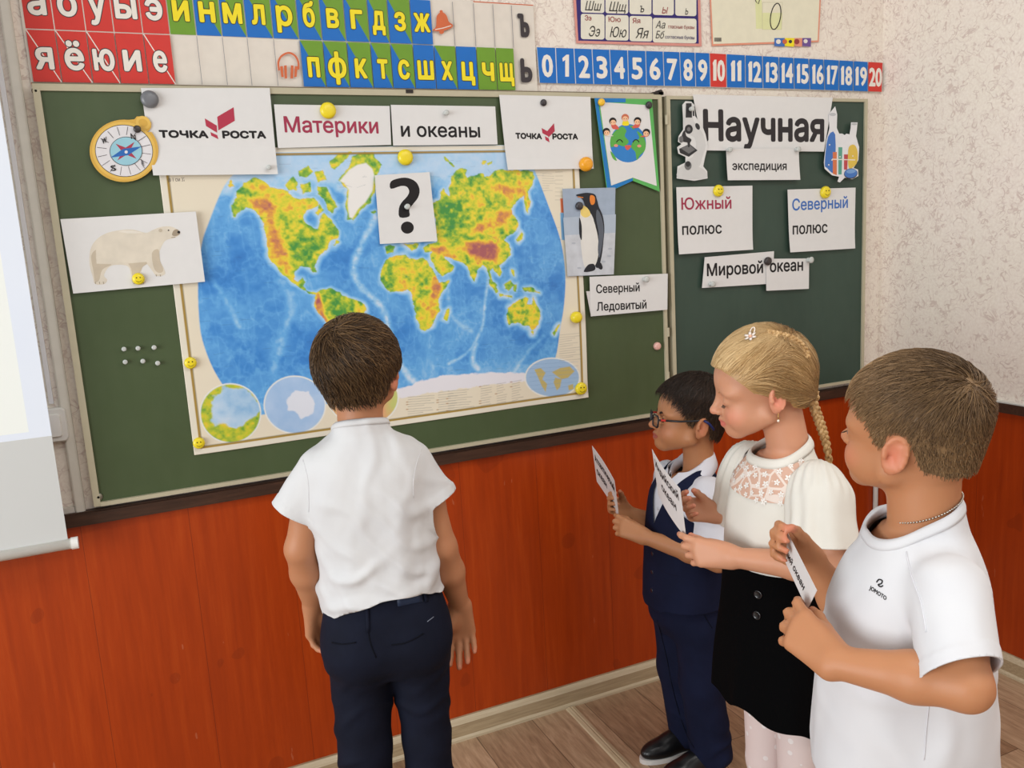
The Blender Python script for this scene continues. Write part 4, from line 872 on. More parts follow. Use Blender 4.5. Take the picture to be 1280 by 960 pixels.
# flasks
def flasks(s):
    GL = flat((226, 228, 230), 0.4); B_ = flat((70, 118, 190), 0.5); O_ = flat((214, 120, 78), 0.5); T_ = flat((92, 160, 140), 0.5); Y_ = flat((222, 190, 84), 0.5); R2 = flat((190, 76, 80), 0.5)
    s.poly([(1035, 171), (1044, 168), (1043, 214), (1034, 210), (1031, 204)], B_, 3); s.poly([(1041, 190), (1046, 190), (1046, 219), (1041, 217)], O_); s.poly([(1048, 184), (1053, 184), (1052, 218), (1048, 218)], T_)
    s.poly([(1055, 193), (1060, 193), (1059, 212), (1055, 212)], R2); s.poly([(1061, 184), (1068, 181), (1072, 190), (1071, 204), (1062, 211), (1060, 200)], Y_, 3)
    s.line([(1040, 199), (1069, 200)], 1.2, LW); s.ell((1063.5, 217), 8.5, 6.5, INK2, -8); s.ell((1063.5, 216.5), 8, 5.8, B_, -8); s.ell((1064, 214), 6, 2.6, flat((120, 160, 210), 0.5), -8)
    s.ell((1041, 143), 4, 2, flat((190, 192, 196), 0.4)); s.ell((1068, 155), 3.5, 1.4, flat((186, 188, 190), 0.4))
    for u, v in ((1037, 181), (1040, 200), (1050, 196), (1066, 195), (1036, 206)): s.ell((u, v), 0.9, 0.9, LW, n=10)
cutout('flask_cutout', [(1036, 143), (1044, 133), (1046.5, 143), (1046, 160), (1049, 167), (1053, 167), (1056, 169), (1058, 167), (1062, 168), (1063.5, 160), (1064, 153), (1072, 153), (1071, 163), (1070, 170), (1074, 184), (1073, 200), (1067, 210), (1072.5, 212), (1073, 220), (1065, 224), (1056, 222), (1050, 228), (1047, 227), (1049, 221), (1040, 219), (1031, 211), (1030, 203), (1033, 176), (1037, 160)], P2, flat((226, 226, 228), 0.5), flasks, 'paper cutout of laboratory flasks and test tubes with coloured liquids', 'paper cutout')

# ------------------------------------------------------------------ magnets and pins
def magnet(u, v, r_px, col, y, name, label, group=None, face=None, h=0.5, rough=0.3, cat='magnet'):
    p = at_y(u, v, y); e = at_y(u + r_px, v, y); r = abs(e[0] - p[0]); mb = MB(); hh = r * 2 * h
    mt = flat(col, rough, 0.5)
    mb.lathe([(r * 0.96, 0), (r, hh * 0.25), (r * 0.98, hh * 0.55), (r * 0.86, hh * 0.82), (r * 0.6, hh * 0.97), (r * 0.25, hh)], p, (0, -1, 0), mt, 22)
    if face:
        yy = p[1] - hh * 1.0 - 0.0004; K = INK
        for sx in (-1, 1): mb.lathe([(r * 0.11, 0), (r * 0.11, hh * 0.10)], (p[0] + sx * r * 0.28, p[1] - hh * 0.92, p[2] + r * 0.22), (0, -1, 0), K, 10)
        pts = [(p[0] + r * 0.52 * math.sin(a), p[1] - hh * 0.95 + 0.0004 * abs(a), p[2] - r * 0.50 * math.cos(a)) for a in np.linspace(-1.15, 1.15, 9)]
        mb.tube(pts, r * 0.055, K, 6)
    o = mb.build(name, smooth=True, origin=p); tag(o, label, cat, group); return o
YM = (236, 214, 40)
magnet(187, 124.5, 11.5, (112, 114, 118), P1 - 0.002, 'magnet', 'large round grey magnet at the top corner of a logo sheet', h=0.35)
magnet(171.5, 161.5, 5, (56, 50, 48), P1 - 0.008, 'magnet', 'small dark magnet on the ring of the compass cutout', h=0.4)
magnet(409.5, 138.5, 10, YM, P1 - 0.001, 'magnet', 'large plain yellow magnet on the Материки sign', h=0.35)
magnet(506, 197, 9.5, YM, MY - 0.002, 'magnet', 'large plain yellow magnet on the map just above the question mark sheet', h=0.35)
magnet(679, 128.5, 3.8, (52, 48, 50), P1 - 0.001, 'magnet', 'small black magnet on the logo sheet next to the pennant', h=0.4)
magnet(751, 128, 4, (238, 190, 52), P1 - 0.002, 'magnet', 'small orange-yellow magnet on the top corner of the pennant', h=0.5)
magnet(810.5, 131.5, 3.8, (52, 48, 50), P1 - 0.002, 'magnet', 'small black magnet on the top corner of the pennant', h=0.4)
magnet(731, 205.5, 7.8, (238, 164, 34), P1 - 0.004, 'magnet', 'large plain orange magnet below the logo sheet beside the penguin picture', h=0.5)
magnet(719, 396.5, 6.5, YM, MY - 0.004, 'magnet', 'plain yellow ball magnet on the edge of the map below the penguin picture', h=0.6)
magnet(820.5, 432.5, 4.2, (228, 178, 166), BY, 'magnet', 'small pale pink magnet alone on bare green board', h=0.5)
magnet(723.5, 257.5, 4.5, (56, 54, 58), P1 - 0.003, 'magnet', 'small black magnet on the penguin picture', h=0.4)
magnet(959, 326.5, 4.2, (56, 50, 50), P2 - 0.001, 'magnet', 'small black magnet where the Мировой and океан signs meet', h=0.4)
magnet(173, 348.5, 8, YM, P1 - 0.003, 'smiley_magnet', 'yellow smiley magnet on the polar bear picture', face=1, h=0.35)
magnet(238, 453.5, 8, YM, MY - 0.002, 'smiley_magnet', 'yellow smiley magnet halfway down the edge of the map', face=1, h=0.35)
magnet(248.5, 553.5, 7.8, YM, MY - 0.002, 'smiley_magnet', 'yellow smiley magnet at the bottom corner of the map near the polar inset', face=1, h=0.35)
magnet(725.5, 485.5, 7, YM, MY - 0.004, 'smiley_magnet', 'yellow smiley magnet at the bottom corner of the map near the small world inset', face=1, h=0.35)
magnet(897, 238.5, 6, YM, P1 - 0.001, 'smiley_magnet', 'yellow smiley magnet on the Южный полюс sign with the crimson word', face=1, h=0.35)
magnet(1030.5, 240.5, 5.8, YM, P1 - 0.001, 'smiley_magnet', 'yellow smiley magnet on the Северный полюс sign with the blue word', face=1, h=0.35)
CLEAR = NT('clear_plastic', 0.12, 0.5); CLEAR.base((214, 218, 214)); CLEAR.b.inputs['Transmission Weight'].default_value = 0.2; CLEAR = CLEAR.m
def pin(u, v, y, label, r_px=3.2, group=None):
    p = at_y(u, v, y); r = abs(at_y(u + r_px, v, y)[0] - p[0]); mb = MB(); h = r * 1.6
    mb.lathe([(r * 0.8, 0), (r * 0.85, h * 0.15), (r * 0.5, h * 0.3), (r * 0.5, h * 0.6), (r, h * 0.8), (r, h), (r * 0.5, h * 1.08)], p, (0, -1, 0), CLEAR, 16)
    o = mb.build('clear_magnet', smooth=True, origin=p); tag(o, label, 'magnet', group); return o
for (u, v), nm in zip(((155, 436), (172.5, 435), (192.5, 434), (156.5, 452), (178.5, 451), (197, 453.5)), ('top row, the one farthest from the map', 'top row, the middle one', 'top row, the one nearest the map', 'bottom row, the one farthest from the map', 'bottom row, the middle one', 'bottom row, the one nearest the map')):
    pin(u, v, BY, 'clear pin magnet on bare green board, ' + nm, group='six clear magnets on the green board')
pin(556.5, 141.5, P1 - 0.001, 'clear pin magnet on the wide white sign above the question mark sheet'); pin(335.5, 209.5, P1 - 0.006, 'clear pin magnet at the lower corner of a logo sheet'); pin(508, 258.5, P1 - 0.003, 'clear pin magnet on the question mark sheet', 3.4)
pin(805.5, 349, P2 - 0.004, 'clear pin magnet on the two-line sign below the penguin picture'); pin(888, 355, P1 - 0.001, 'clear pin magnet at the lower corner of the Мировой sign', 3); pin(1010, 325, P2 - 0.001, 'clear pin magnet at the top corner of the океан sign', 3)
pin(910, 187.5, P2 - 0.006, 'clear pin magnet at one top corner of the экспедиция sign, nearest the microscope', 2.6); pin(995, 187, P2 - 0.006, 'clear pin magnet at one top corner of the экспедиция sign, nearest the flasks', 2.6); pin(863, 136.5, P2 - 0.002, 'clear pin magnet on the microscope cutout', 2.6)

# ================================================================== PEOPLE: smooth solid modelling
def nz(v): v = np.asarray(v, float); return v / (np.linalg.norm(v) + 1e-12)
def axis_pts(lo, hi, h0, fine=()):
    out = [lo]
    while out[-1] < hi:
        x = out[-1]; h = h0
        for a, b, hf in fine:
            if a - h0 * 1.5 <= x <= b: h = min(h, hf)
        out.append(x + h)
    return np.array(out, np.float64)
class Field:
    def __init__(s, ax, ay, az):
        s.ax = [ax, ay, az]; s.F = np.full((len(ax), len(ay), len(az)), 0.05, np.float32)
    def blk(s, lo, hi):
        sl = []; g = []
        for k in range(3):
            a = max(int(np.searchsorted(s.ax[k], lo[k])) - 1, 0); b = min(int(np.searchsorted(s.ax[k], hi[k])) + 1, len(s.ax[k]))
            if b <= a: return None, None
            sl.append(slice(a, b)); sh = [1, 1, 1]; sh[k] = b - a; g.append(s.ax[k][a:b].reshape(sh))
        return tuple(sl), g
    def add(s, prim, k=0.008, op='u'):
        fn, lo, hi = prim; pad = 0.012 + k
        sl, g = s.blk(np.array(lo) - pad, np.array(hi) + pad)
        if sl is None: return
        d = fn(*g).astype(np.float32); a = s.F[sl]; kk = np.float32(k)
        if op == 'u':
            h = np.maximum(kk - np.abs(a - d), 0) / kk; s.F[sl] = np.minimum(a, d) - h * h * kk * 0.25
        elif op == 's':
            d = -d; h = np.maximum(kk - np.abs(a - d), 0) / kk; s.F[sl] = np.maximum(a, d) + h * h * kk * 0.25
    def mesh(s):
        F = s.F; ax = s.ax; ins = F < 0
        c = np.zeros(tuple(n - 1 for n in F.shape), np.uint8)
        for i in (0, 1):
            for j in (0, 1):
                for k in (0, 1): c += ins[i:F.shape[0] - 1 + i, j:F.shape[1] - 1 + j, k:F.shape[2] - 1 + k]
        act = (c > 0) & (c < 8); I, J, K = np.nonzero(act); n = len(I)
        vid = np.full(c.shape, -1, np.int32); vid[I, J, K] = np.arange(n)
        acc = np.zeros((n, 3)); cnt = np.zeros(n)
        cor = [(i, j, k) for i in (0, 1) for j in (0, 1) for k in (0, 1)]
        val = {q: F[I + q[0], J + q[1], K + q[2]] for q in cor}
        for a in cor:
            for d in range(3):
                if a[d] == 0:
                    b = list(a); b[d] = 1; b = tuple(b); fa, fb = val[a], val[b]; x = (fa < 0) != (fb < 0); t = np.where(x, fa / (fa - fb + 1e-20), 0)
                    for e in range(3):
                        base = (I, J, K)[e]; pa = ax[e][base + a[e]]; pb = ax[e][base + b[e]]; acc[:, e] += np.where(x, pa + (pb - pa) * t, 0)
                    cnt += x
        V = acc / cnt[:, None]; Q = []
        for d in range(3):
            e, g = [(1, 2), (2, 0), (0, 1)][d]
            lo = [slice(None)] * 3; hi = [slice(None)] * 3; lo[d] = slice(0, -1); hi[d] = slice(1, None)
            A = ins[tuple(lo)]; B = ins[tuple(hi)]; ch = A != B; P = np.array(np.nonzero(ch))
            ok = (P[e] > 0) & (P[g] > 0) & (P[e] < F.shape[e] - 1) & (P[g] < F.shape[g] - 1); P = P[:, ok]; out = A[tuple(P)]
            def cell(de, dg): q = P.copy(); q[e] += de; q[g] += dg; return vid[tuple(q)]
            q = np.stack([cell(-1, -1), cell(0, -1), cell(0, 0), cell(-1, 0)], 1); q[~out] = q[~out][:, ::-1]; Q.append(q)
        return V, np.concatenate(Q)
def rc(a, b, ra, rb):
    a = np.array(a, float); b = np.array(b, float); ab = b - a; L = ab @ ab + 1e-12
    def fn(X, Y, Z):
        px, py, pz = X - a[0], Y - a[1], Z - a[2]; t = np.clip((px * ab[0] + py * ab[1] + pz * ab[2]) / L, 0, 1)
        return np.sqrt((px - ab[0] * t) ** 2 + (py - ab[1] * t) ** 2 + (pz - ab[2] * t) ** 2) - (ra + (rb - ra) * t)
    r = max(ra, rb); return fn, np.minimum(a, b) - r, np.maximum(a, b) + r
def el(c, r, R=None):
    c = np.array(c, float); r = np.array(r, float); R = np.eye(3) if R is None else np.array(R)
    def fn(X, Y, Z):
        px, py, pz = X - c[0], Y - c[1], Z - c[2]
        q = [(px * R[0, i] + py * R[1, i] + pz * R[2, i]) for i in range(3)]
        k0 = np.sqrt(sum((q[i] / r[i]) ** 2 for i in range(3))); k1 = np.sqrt(sum((q[i] / r[i] ** 2) ** 2 for i in range(3)))
        return k0 * (k0 - 1) / (k1 + 1e-9)
    m = r.max(); return fn, c - m, c + m
def loft(st_, up=2, p=2.4):
    """upright body of elliptical sections; stations (z, x, y, half_depth, half_width)"""
    S = np.array(st_, float); S = S[np.argsort(S[:, 0])]; zz = np.linspace(S[0, 0], S[-1, 0], 160)
    def cub(col):
        z = S[:, 0]; y = S[:, col]; m_ = np.zeros(len(z)); dl = np.diff(y) / np.diff(z)
        m_[0], m_[-1] = dl[0], dl[-1]; m_[1:-1] = np.where(dl[:-1] * dl[1:] > 0, 2 * dl[:-1] * dl[1:] / (dl[:-1] + dl[1:] + 1e-12), 0)
        i = np.clip(np.searchsorted(z, zz) - 1, 0, len(z) - 2); h = z[i + 1] - z[i]; t = (zz - z[i]) / h
        return (2 * t ** 3 - 3 * t ** 2 + 1) * y[i] + (t ** 3 - 2 * t ** 2 + t) * h * m_[i] + (-2 * t ** 3 + 3 * t ** 2) * y[i + 1] + (t ** 3 - t ** 2) * h * m_[i + 1]
    T = [cub(k) for k in range(1, 5)]
    def fn(X, Y, Z):
        zc = np.clip(Z, zz[0], zz[-1]); cx, cy, a, b = (np.interp(zc, zz, t) for t in T)
        q = (np.abs((X - cx) / a) ** p + np.abs((Y - cy) / b) ** p) ** (1 / p); d = (q - 1) * np.minimum(a, b)
        dz = np.abs(Z - zc); d = np.broadcast_to(d, np.broadcast_shapes(d.shape, dz.shape))
        return np.where(dz > 0, np.sqrt(np.maximum(d, 0) ** 2 + dz ** 2), d)
    m = max(S[:, 3].max(), S[:, 4].max())
    lo = np.array((S[:, 1].min() - m, S[:, 2].min() - m, S[0, 0])); hi = np.array((S[:, 1].max() + m, S[:, 2].max() + m, S[-1, 0])); return fn, lo, hi
def chain(P, R): return [rc(P[i], P[i + 1], R[i], R[i + 1]) for i in range(len(P) - 1)]
def vn3(P, scale, seed=0, octv=2):
    r = np.random.RandomState(seed); G = r.rand(32, 32, 32); out = 0; amp = 1; tot = 0; P = P * np.asarray(scale)
    for o in range(octv):
        q = P * 2 ** o + 100.37 * (o + 1); i = np.floor(q).astype(int); f = q - i; f = f * f * (3 - 2 * f); i %= 32; j = (i + 1) % 32; v = 0
        for a in (0, 1):
            for b in (0, 1):
                for c in (0, 1):
                    w_ = (f[:, 0] if a else 1 - f[:, 0]) * (f[:, 1] if b else 1 - f[:, 1]) * (f[:, 2] if c else 1 - f[:, 2])
                    v = v + w_ * G[(j if a else i)[:, 0], (j if b else i)[:, 1], (j if c else i)[:, 2]]
        out = out + v * amp; tot += amp; amp *= 0.5
    return out / tot
def fold(P, dirv, freq, seed, warp=0.5):
    """soft ridges running across direction dirv"""
    d = nz(dirv); u = P @ d * freq + (vn3(P, (9, 9, 9), seed, 2) - 0.5) * 6 * warp
    return (0.5 + 0.5 * np.sin(u * 2 * np.pi)) ** 2 * np.clip(vn3(P, (11, 11, 11), seed + 5, 1) * 2.4 - 0.7, 0, 1)
def vnormals(V, Q):
    n = np.cross(V[Q[:, 2]] - V[Q[:, 0]], V[Q[:, -1]] - V[Q[:, 1]]) if Q.shape[1] == 4 else np.cross(V[Q[:, 1]] - V[Q[:, 0]], V[Q[:, 2]] - V[Q[:, 0]])
    N = np.zeros_like(V)
    for k in range(Q.shape[1]): np.add.at(N, Q[:, k], n)
    return N / (np.linalg.norm(N, axis=1)[:, None] + 1e-12)
def relax(V, Q, it=1, lam=0.5):
    e = np.concatenate([Q[:, [k, (k + 1) % Q.shape[1]]] for k in range(Q.shape[1])])
    for _ in range(it):
        A = np.zeros_like(V); c = np.zeros(len(V)); np.add.at(A, e[:, 0], V[e[:, 1]]); np.add.at(c, e[:, 0], 1); np.add.at(A, e[:, 1], V[e[:, 0]]); np.add.at(c, e[:, 1], 1)
        V = V * (1 - lam) + A / np.maximum(c, 1)[:, None] * lam
    return V
def clip(V, Q, c):
    """keep the part of a mesh where c < 0, cut cleanly along c = 0"""
    T = np.concatenate([Q[:, [0, 1, 2]], Q[:, [0, 2, 3]]]) if Q.shape[1] == 4 else Q
    s_ = c < 0; k = s_[T].sum(1); keep = [T[k == 3]]; V = list(V); memo = {}; new = []
    def cut(a, b):
        key = (min(a, b), max(a, b))
        if key not in memo: t = c[a] / (c[a] - c[b]); memo[key] = len(V); V.append(V[a] * (1 - t) + V[b] * t)
        return memo[key]
    for t in T[(k == 1) | (k == 2)]:
        poly = []
        for i in range(3):
            a, b = int(t[i]), int(t[(i + 1) % 3])
            if s_[a]: poly.append(a)
            if s_[a] != s_[b]: poly.append(cut(a, b))
        for i in range(1, len(poly) - 1): new.append((poly[0], poly[i], poly[i + 1]))
    T = np.concatenate(keep + ([np.array(new)] if new else [])); V = np.array(V)
    used = np.unique(T); mp = np.full(len(V), -1); mp[used] = np.arange(len(used)); return V[used], mp[T]
def put(name, V, Q, mat, parent, col=None, attr='Print', smooth=True):
    me = bpy.data.meshes.new(name); me.vertices.add(len(V)); me.vertices.foreach_set('co', np.ascontiguousarray(V, np.float32).ravel())
    n = Q.shape[1]; me.loops.add(Q.size); me.loops.foreach_set('vertex_index', np.ascontiguousarray(Q, np.int32).ravel()); me.polygons.add(len(Q))
    me.polygons.foreach_set('loop_start', np.arange(0, Q.size, n, dtype=np.int32)); me.polygons.foreach_set('use_smooth', np.full(len(Q), smooth, bool))
    me.update(calc_edges=True); me.validate()
    if col is not None:
        at = me.color_attributes.new(attr, 'FLOAT_COLOR', 'POINT'); at.data.foreach_set('color', np.ascontiguousarray(np.concatenate([col, np.ones((len(col), 1))], 1), np.float32).ravel())
    me.materials.append(mat); o = bpy.data.objects.new(name, me); return link(o, parent)
def thick(o, t, off=-1.0):
    m_ = o.modifiers.new('thickness', 'SOLIDIFY'); m_.thickness = t; m_.offset = off; return o

# ------------------------------------------------------------------ materials of people
def skin_mat(name):
    q = NT(name, 0.48, 0.35); vc = q.n('ShaderNodeVertexColor', layer_name='Skin'); n1 = q.noise(q.coord(), 60, 3)
    c = q.mix(q.math('MULTIPLY', n1, 0.10), vc.outputs['Color'], (190, 110, 84)); q.base(c)
    q.b.inputs['Subsurface Weight'].default_value = 0.12; q.b.inputs['Subsurface Radius'].default_value = (0.010, 0.004, 0.002); q.b.inputs['Subsurface Scale'].default_value = 0.5
    q.bump(q.noise(q.coord(), 420, 2), 0.06, 0.0005); return q.m
SKIN = skin_mat('skin')
def cloth(name, rgb, rgb2=None, scale=300, bump=0.15, rough=0.85, var=None, sheen=0.0):
    q = NT(name, rough, 0.15); n1 = q.noise(q.coord(), 14, 3); rgb2 = rgb2 or [x * 0.955 for x in rgb]
    q.base(q.ramp(n1, [(0.3, rgb2), (0.7, rgb)])); q.bump(q.noise(q.coord(), scale, 2), bump, 0.0008)
    if sheen: q.b.inputs['Sheen Weight'].default_value = sheen
    return q.m
def hair_mat(name, stops, rough=0.42):
    q = NT(name, rough, 0.35); vc = q.n('ShaderNodeVertexColor', layer_name='Strand'); q.base(q.ramp(vc.outputs['Color'], stops)); return q.m

# ------------------------------------------------------------------ head
class Frame:
    def __init__(s, c, fwd, up, sc=1.0):
        s.c = np.array(c, float); f = nz(fwd); l = nz(np.cross(up, f)); u = np.cross(f, l); s.R = np.stack([f, l, u], 1); s.s = sc
    def p(s, q): return s.c + s.R @ (np.array(q, float) * s.s)
    def v(s, q): return s.R @ np.array(q, float)
    def inv(s, P): return (P - s.c) @ s.R / s.s
def head_prims(H_, eyes='open', mouth=0.0, full=1.0, ears=True, nose=1.0):
    s = H_.s; R = H_.R; P = H_.p
    E = lambda c, r, A=None: el(P(c), np.array(r) * s, R if A is None else R @ A)
    K = lambda a, b, ra, rb: rc(P(a), P(b), ra * s, rb * s)
    L = []
    L.append((E((-0.014, 0, 0.034), (0.091, 0.0735, 0.083)), 0.01, 'u'))
    L.append((E((0.022, 0, 0.030), (0.060, 0.062, 0.060)), 0.02, 'u'))           # forehead
    L.append((E((0.030, 0, -0.018), (0.052, 0.053, 0.056)), 0.02, 'u'))          # mid face
    for y in (-1, 1):
        L.append((K((0.004, y * 0.050, -0.040), (0.062, y * 0.014, -0.066), 0.021, 0.017), 0.02, 'u'))   # jaw
        L.append((E((0.050, y * 0.032, -0.034), (0.030, 0.026 * full, 0.028)), 0.02, 'u'))              # cheek
        L.append((E((0.052, y * 0.036, 0.020), (0.024, 0.022, 0.012)), 0.015, 'u'))                      # brow
    L.append((E((0.068, 0, -0.065), (0.019, 0.022, 0.016)), 0.014, 'u'))         # chin
    L.append((E((0.070, 0, -0.040), (0.020, 0.024, 0.018)), 0.014, 'u'))         # muzzle
    for y in (-1, 1): L.append((E((0.086, y * 0.030, 0.003), (0.012, 0.016, 0.011)), 0.016, 's'))        # sockets
    L.append((K((0.076, 0, 0.012), (0.097 * nose ** 0.3, 0, -0.014), 0.0075, 0.0085), 0.012, 'u'))
    L.append((E((0.0985 * nose ** 0.3, 0, -0.0165), (0.0095, 0.0105, 0.0085)), 0.005, 'u'))
    for y in (-1, 1): L.append((E((0.090, y * 0.0105, -0.020), (0.0085, 0.0065, 0.0065)), 0.005, 'u'))
    for y in (-1, 1): L.append((E((0.0955, y * 0.0055, -0.0258), (0.0035, 0.0026, 0.0028)), 0.002, 's'))
    for y in (-1, 1):                                                             # lips
        L.append((K((0.0885, 0, -0.0385), (0.0775, y * 0.0195, -0.0425), 0.0056, 0.0034), 0.005, 'u'))
        L.append((K((0.0865, 0, -0.0495), (0.0770, y * 0.0170, -0.0460), 0.0062, 0.0034), 0.005, 'u'))
        L.append((K((0.0955, 0, -0.0440), (0.0790, y * 0.0215, -0.0440), 0.0014 + mouth, 0.0012), 0.003, 's'))
    for y in (-1, 1):
        e = (0.0655, y * 0.0305, 0.003)
        if eyes == 'open':
            L.append((E(e, (0.0150, 0.0150, 0.0145)), 0.004, 'u'))               # lids
            L.append((E((0.0815, y * 0.0315, 0.0020), (0.008, 0.0118, 0.0050)), 0.002, 's'))
        else:
            L.append((E(e, (0.0150, 0.0155, 0.0135)), 0.005, 'u'))
            L.append((K((0.0812, y * 0.020, -0.0045), (0.0790, y * 0.041, -0.0030), 0.0012, 0.0010), 0.002, 's'))
    if ears:
        for y in (-1, 1):
            a = 0.42 * y; A = np.array([[math.cos(a), -math.sin(a), 0], [math.sin(a), math.cos(a), 0], [0, 0, 1]])
            t = -0.22; B = np.array([[math.cos(t), 0, math.sin(t)], [0, 1, 0], [-math.sin(t), 0, math.cos(t)]]); A = A @ B
            c = np.array((-0.016, y * 0.0755, -0.006))
            L.append((E(c, (0.0175, 0.0058, 0.0285), A), 0.007, 'u'))
            L.append((E(c + np.array((0.004, -y * 0.001, -0.021)), (0.0085, 0.0052, 0.0085), A), 0.006, 'u'))
            pts = [c + A @ np.array((0.0150 * math.cos(q) - 0.001, y * 0.0042, 0.0255 * math.sin(q) + 0.001)) for q in np.linspace(-0.2, 4.1, 12)]
            for i in range(len(pts) - 1): L.append((K(pts[i], pts[i + 1], 0.0034, 0.0034), 0.002, 'u'))
            L.append((E(c + A @ np.array((0.002, y * 0.0075, -0.002)), (0.0095, 0.0062, 0.0155), A), 0.003, 's'))
            L.append((E(c + A @ np.array((0.0105, y * 0.0045, -0.003)), (0.0035, 0.0035, 0.0055), A), 0.003, 'u'))   # tragus
            L.append((E(c + A @ np.array((0.0055, y * 0.0025, -0.004)), (0.0030, 0.0060, 0.0045), A), 0.002, 's'))
            L.append((K(c + A @ np.array((-0.006, y * 0.0035, 0.014)), c + A @ np.array((-0.008, y * 0.0035, -0.010)), 0.0026, 0.0028), 0.003, 'u'))
    return L
def skull_fn(H_, grow=0.0):
    """distance to the hair-bearing skull, points in world/person space"""
    prims = [el((-0.014, 0, 0.034), (0.091 + grow, 0.0735 + grow, 0.083 + grow)), el((0.022, 0, 0.030), (0.060 + grow, 0.062 + grow, 0.060 + grow)), el((-0.030, 0, -0.020), (0.060 + grow, 0.058 + grow, 0.062 + grow))]
    def fn(P):
        q = H_.inv(P); d = [f(q[:, 0], q[:, 1], q[:, 2]) for f, _, _ in prims]; a = d[0]
        for b in d[1:]:
            h = np.maximum(0.02 - np.abs(a - b), 0) / 0.02; a = np.minimum(a, b) - h * h * 0.005
        return a * H_.s
    return fn
def skin_color(V, base, H_, lips=(190, 96, 88), blush=(216, 128, 104), hands=()):
    base = lin(base); col = np.tile(base, (len(V), 1)); q = H_.inv(V)
    def mixin(m_, c): 
        nonlocal col
        m_ = np.clip(m_, 0, 1)[:, None]; col = col * (1 - m_) + lin(c) * m_
    for y in (-1, 1):
        d = np.sqrt(((q[:, 0] - 0.065) / 0.03) ** 2 + ((q[:, 1] - y * 0.04) / 0.026) ** 2 + ((q[:, 2] + 0.028) / 0.022) ** 2); mixin((1.15 - d) * 0.55, blush)
        d = np.sqrt(((q[:, 0] + 0.016) / 0.024) ** 2 + ((np.abs(q[:, 1]) - 0.0785) / 0.012) ** 2 + ((q[:, 2] + 0.006) / 0.034) ** 2); mixin((1.1 - d) * 0.5, blush)
    wl_ = np.abs(q[:, 1]) / 0.0205; dz = np.where(q[:, 2] > -0.044, (q[:, 2] + 0.044) / (0.0080 * np.sqrt(np.clip(1 - wl_, 0, 1)) + 1e-4), -(q[:, 2] + 0.044) / (0.0095 * np.sqrt(np.clip(1 - wl_ ** 2, 0, 1)) + 1e-4))
    mixin(np.where((q[:, 0] > 0.072) & (wl_ < 1), (1.25 - dz) * 2.5, 0) * 0.8, lips)
    d = np.sqrt(((q[:, 0] - 0.100) / 0.014) ** 2 + (q[:, 1] / 0.016) ** 2 + ((q[:, 2] + 0.018) / 0.012) ** 2); mixin((1.1 - d) * 0.5, blush)
    for t in hands:
        d = np.linalg.norm(V - np.array(t), axis=1); mixin((0.014 - d) / 0.012 * 0.6, blush)
    return col
def eyeballs(H_, parent, iris=(70, 50, 40), look=(1, 0, 0)):
    for y in (-1, 1):
        c = H_.p((0.0668, y * 0.0305, 0.003)); ax = nz(H_.v(nz(look))); mb = MB(); r = 0.0128 * H_.s
        prof = [(r * math.sin(a), r * math.cos(a)) for a in np.linspace(0.02, math.pi - 0.02, 17)]
        WHT = flat((226, 222, 218), 0.15, 0.5); IR = flat(iris, 0.15, 0.5); PU = flat((14, 12, 12), 0.1, 0.5)
        for lo, hi, mt in ((0, 2, PU), (2, 5, IR), (5, 16, WHT)):
            mb.lathe(prof[lo:hi + 1], c, ax, mt, 20)
        o = mb.build('eyeball', parent, True, local=True)
def brow(H_, parent, mat, lift=0.0, wd=0.0022):
    for y in (-1, 1):
        mb = MB()
        pts = [(0.082, y * 0.014, 0.0185 + lift), (0.0805, y * 0.024, 0.0225 + lift), (0.0745, y * 0.036, 0.0225 + lift), (0.064, y * 0.047, 0.0175 + lift)]
        mb.tube([H_.p(p) for p in spline3(pts)], [wd * H_.s * k for k in (0.7, 1, 1, 1, 1, 0.9, 0.8, 0.6, 0.5, 0.3)], mat, 6)
        mb.build('eyebrow', parent, True, local=True)
def spline3(pts, k=3):
    p = np.array(pts, float); out = []
    for i in range(len(p) - 1):
        a, b, c, d = p[max(i - 1, 0)], p[i], p[i + 1], p[min(i + 2, len(p) - 1)]
        for j in range(k):
            t = j / k; out.append(0.5 * (2 * b + (c - a) * t + (2 * a - 5 * b + 4 * c - d) * t * t + (3 * b - a - 3 * c + d) * t ** 3))
    out.append(p[-1]); return np.array(out)
def lashes(H_, parent, mat, z=-0.0045, drop=0.004):
    for y in (-1, 1):
        mb = MB()
        for k in range(11):
            a = k / 10; b_ = np.array((0.0808 - 0.0022 * a * a - 0.0006, y * (0.0195 + 0.0225 * a), z + 0.0018 * a))
            mb.tube([H_.p(b_), H_.p(b_ + np.array((0.003, y * 0.0012 * a, -drop * 0.5))), H_.p(b_ + np.array((0.0055, y * 0.003 * a, -drop * 0.6)))], [0.0005, 0.0004, 0.0001], mat, 4)
        mb.build('eyelashes', parent, True, local=True)

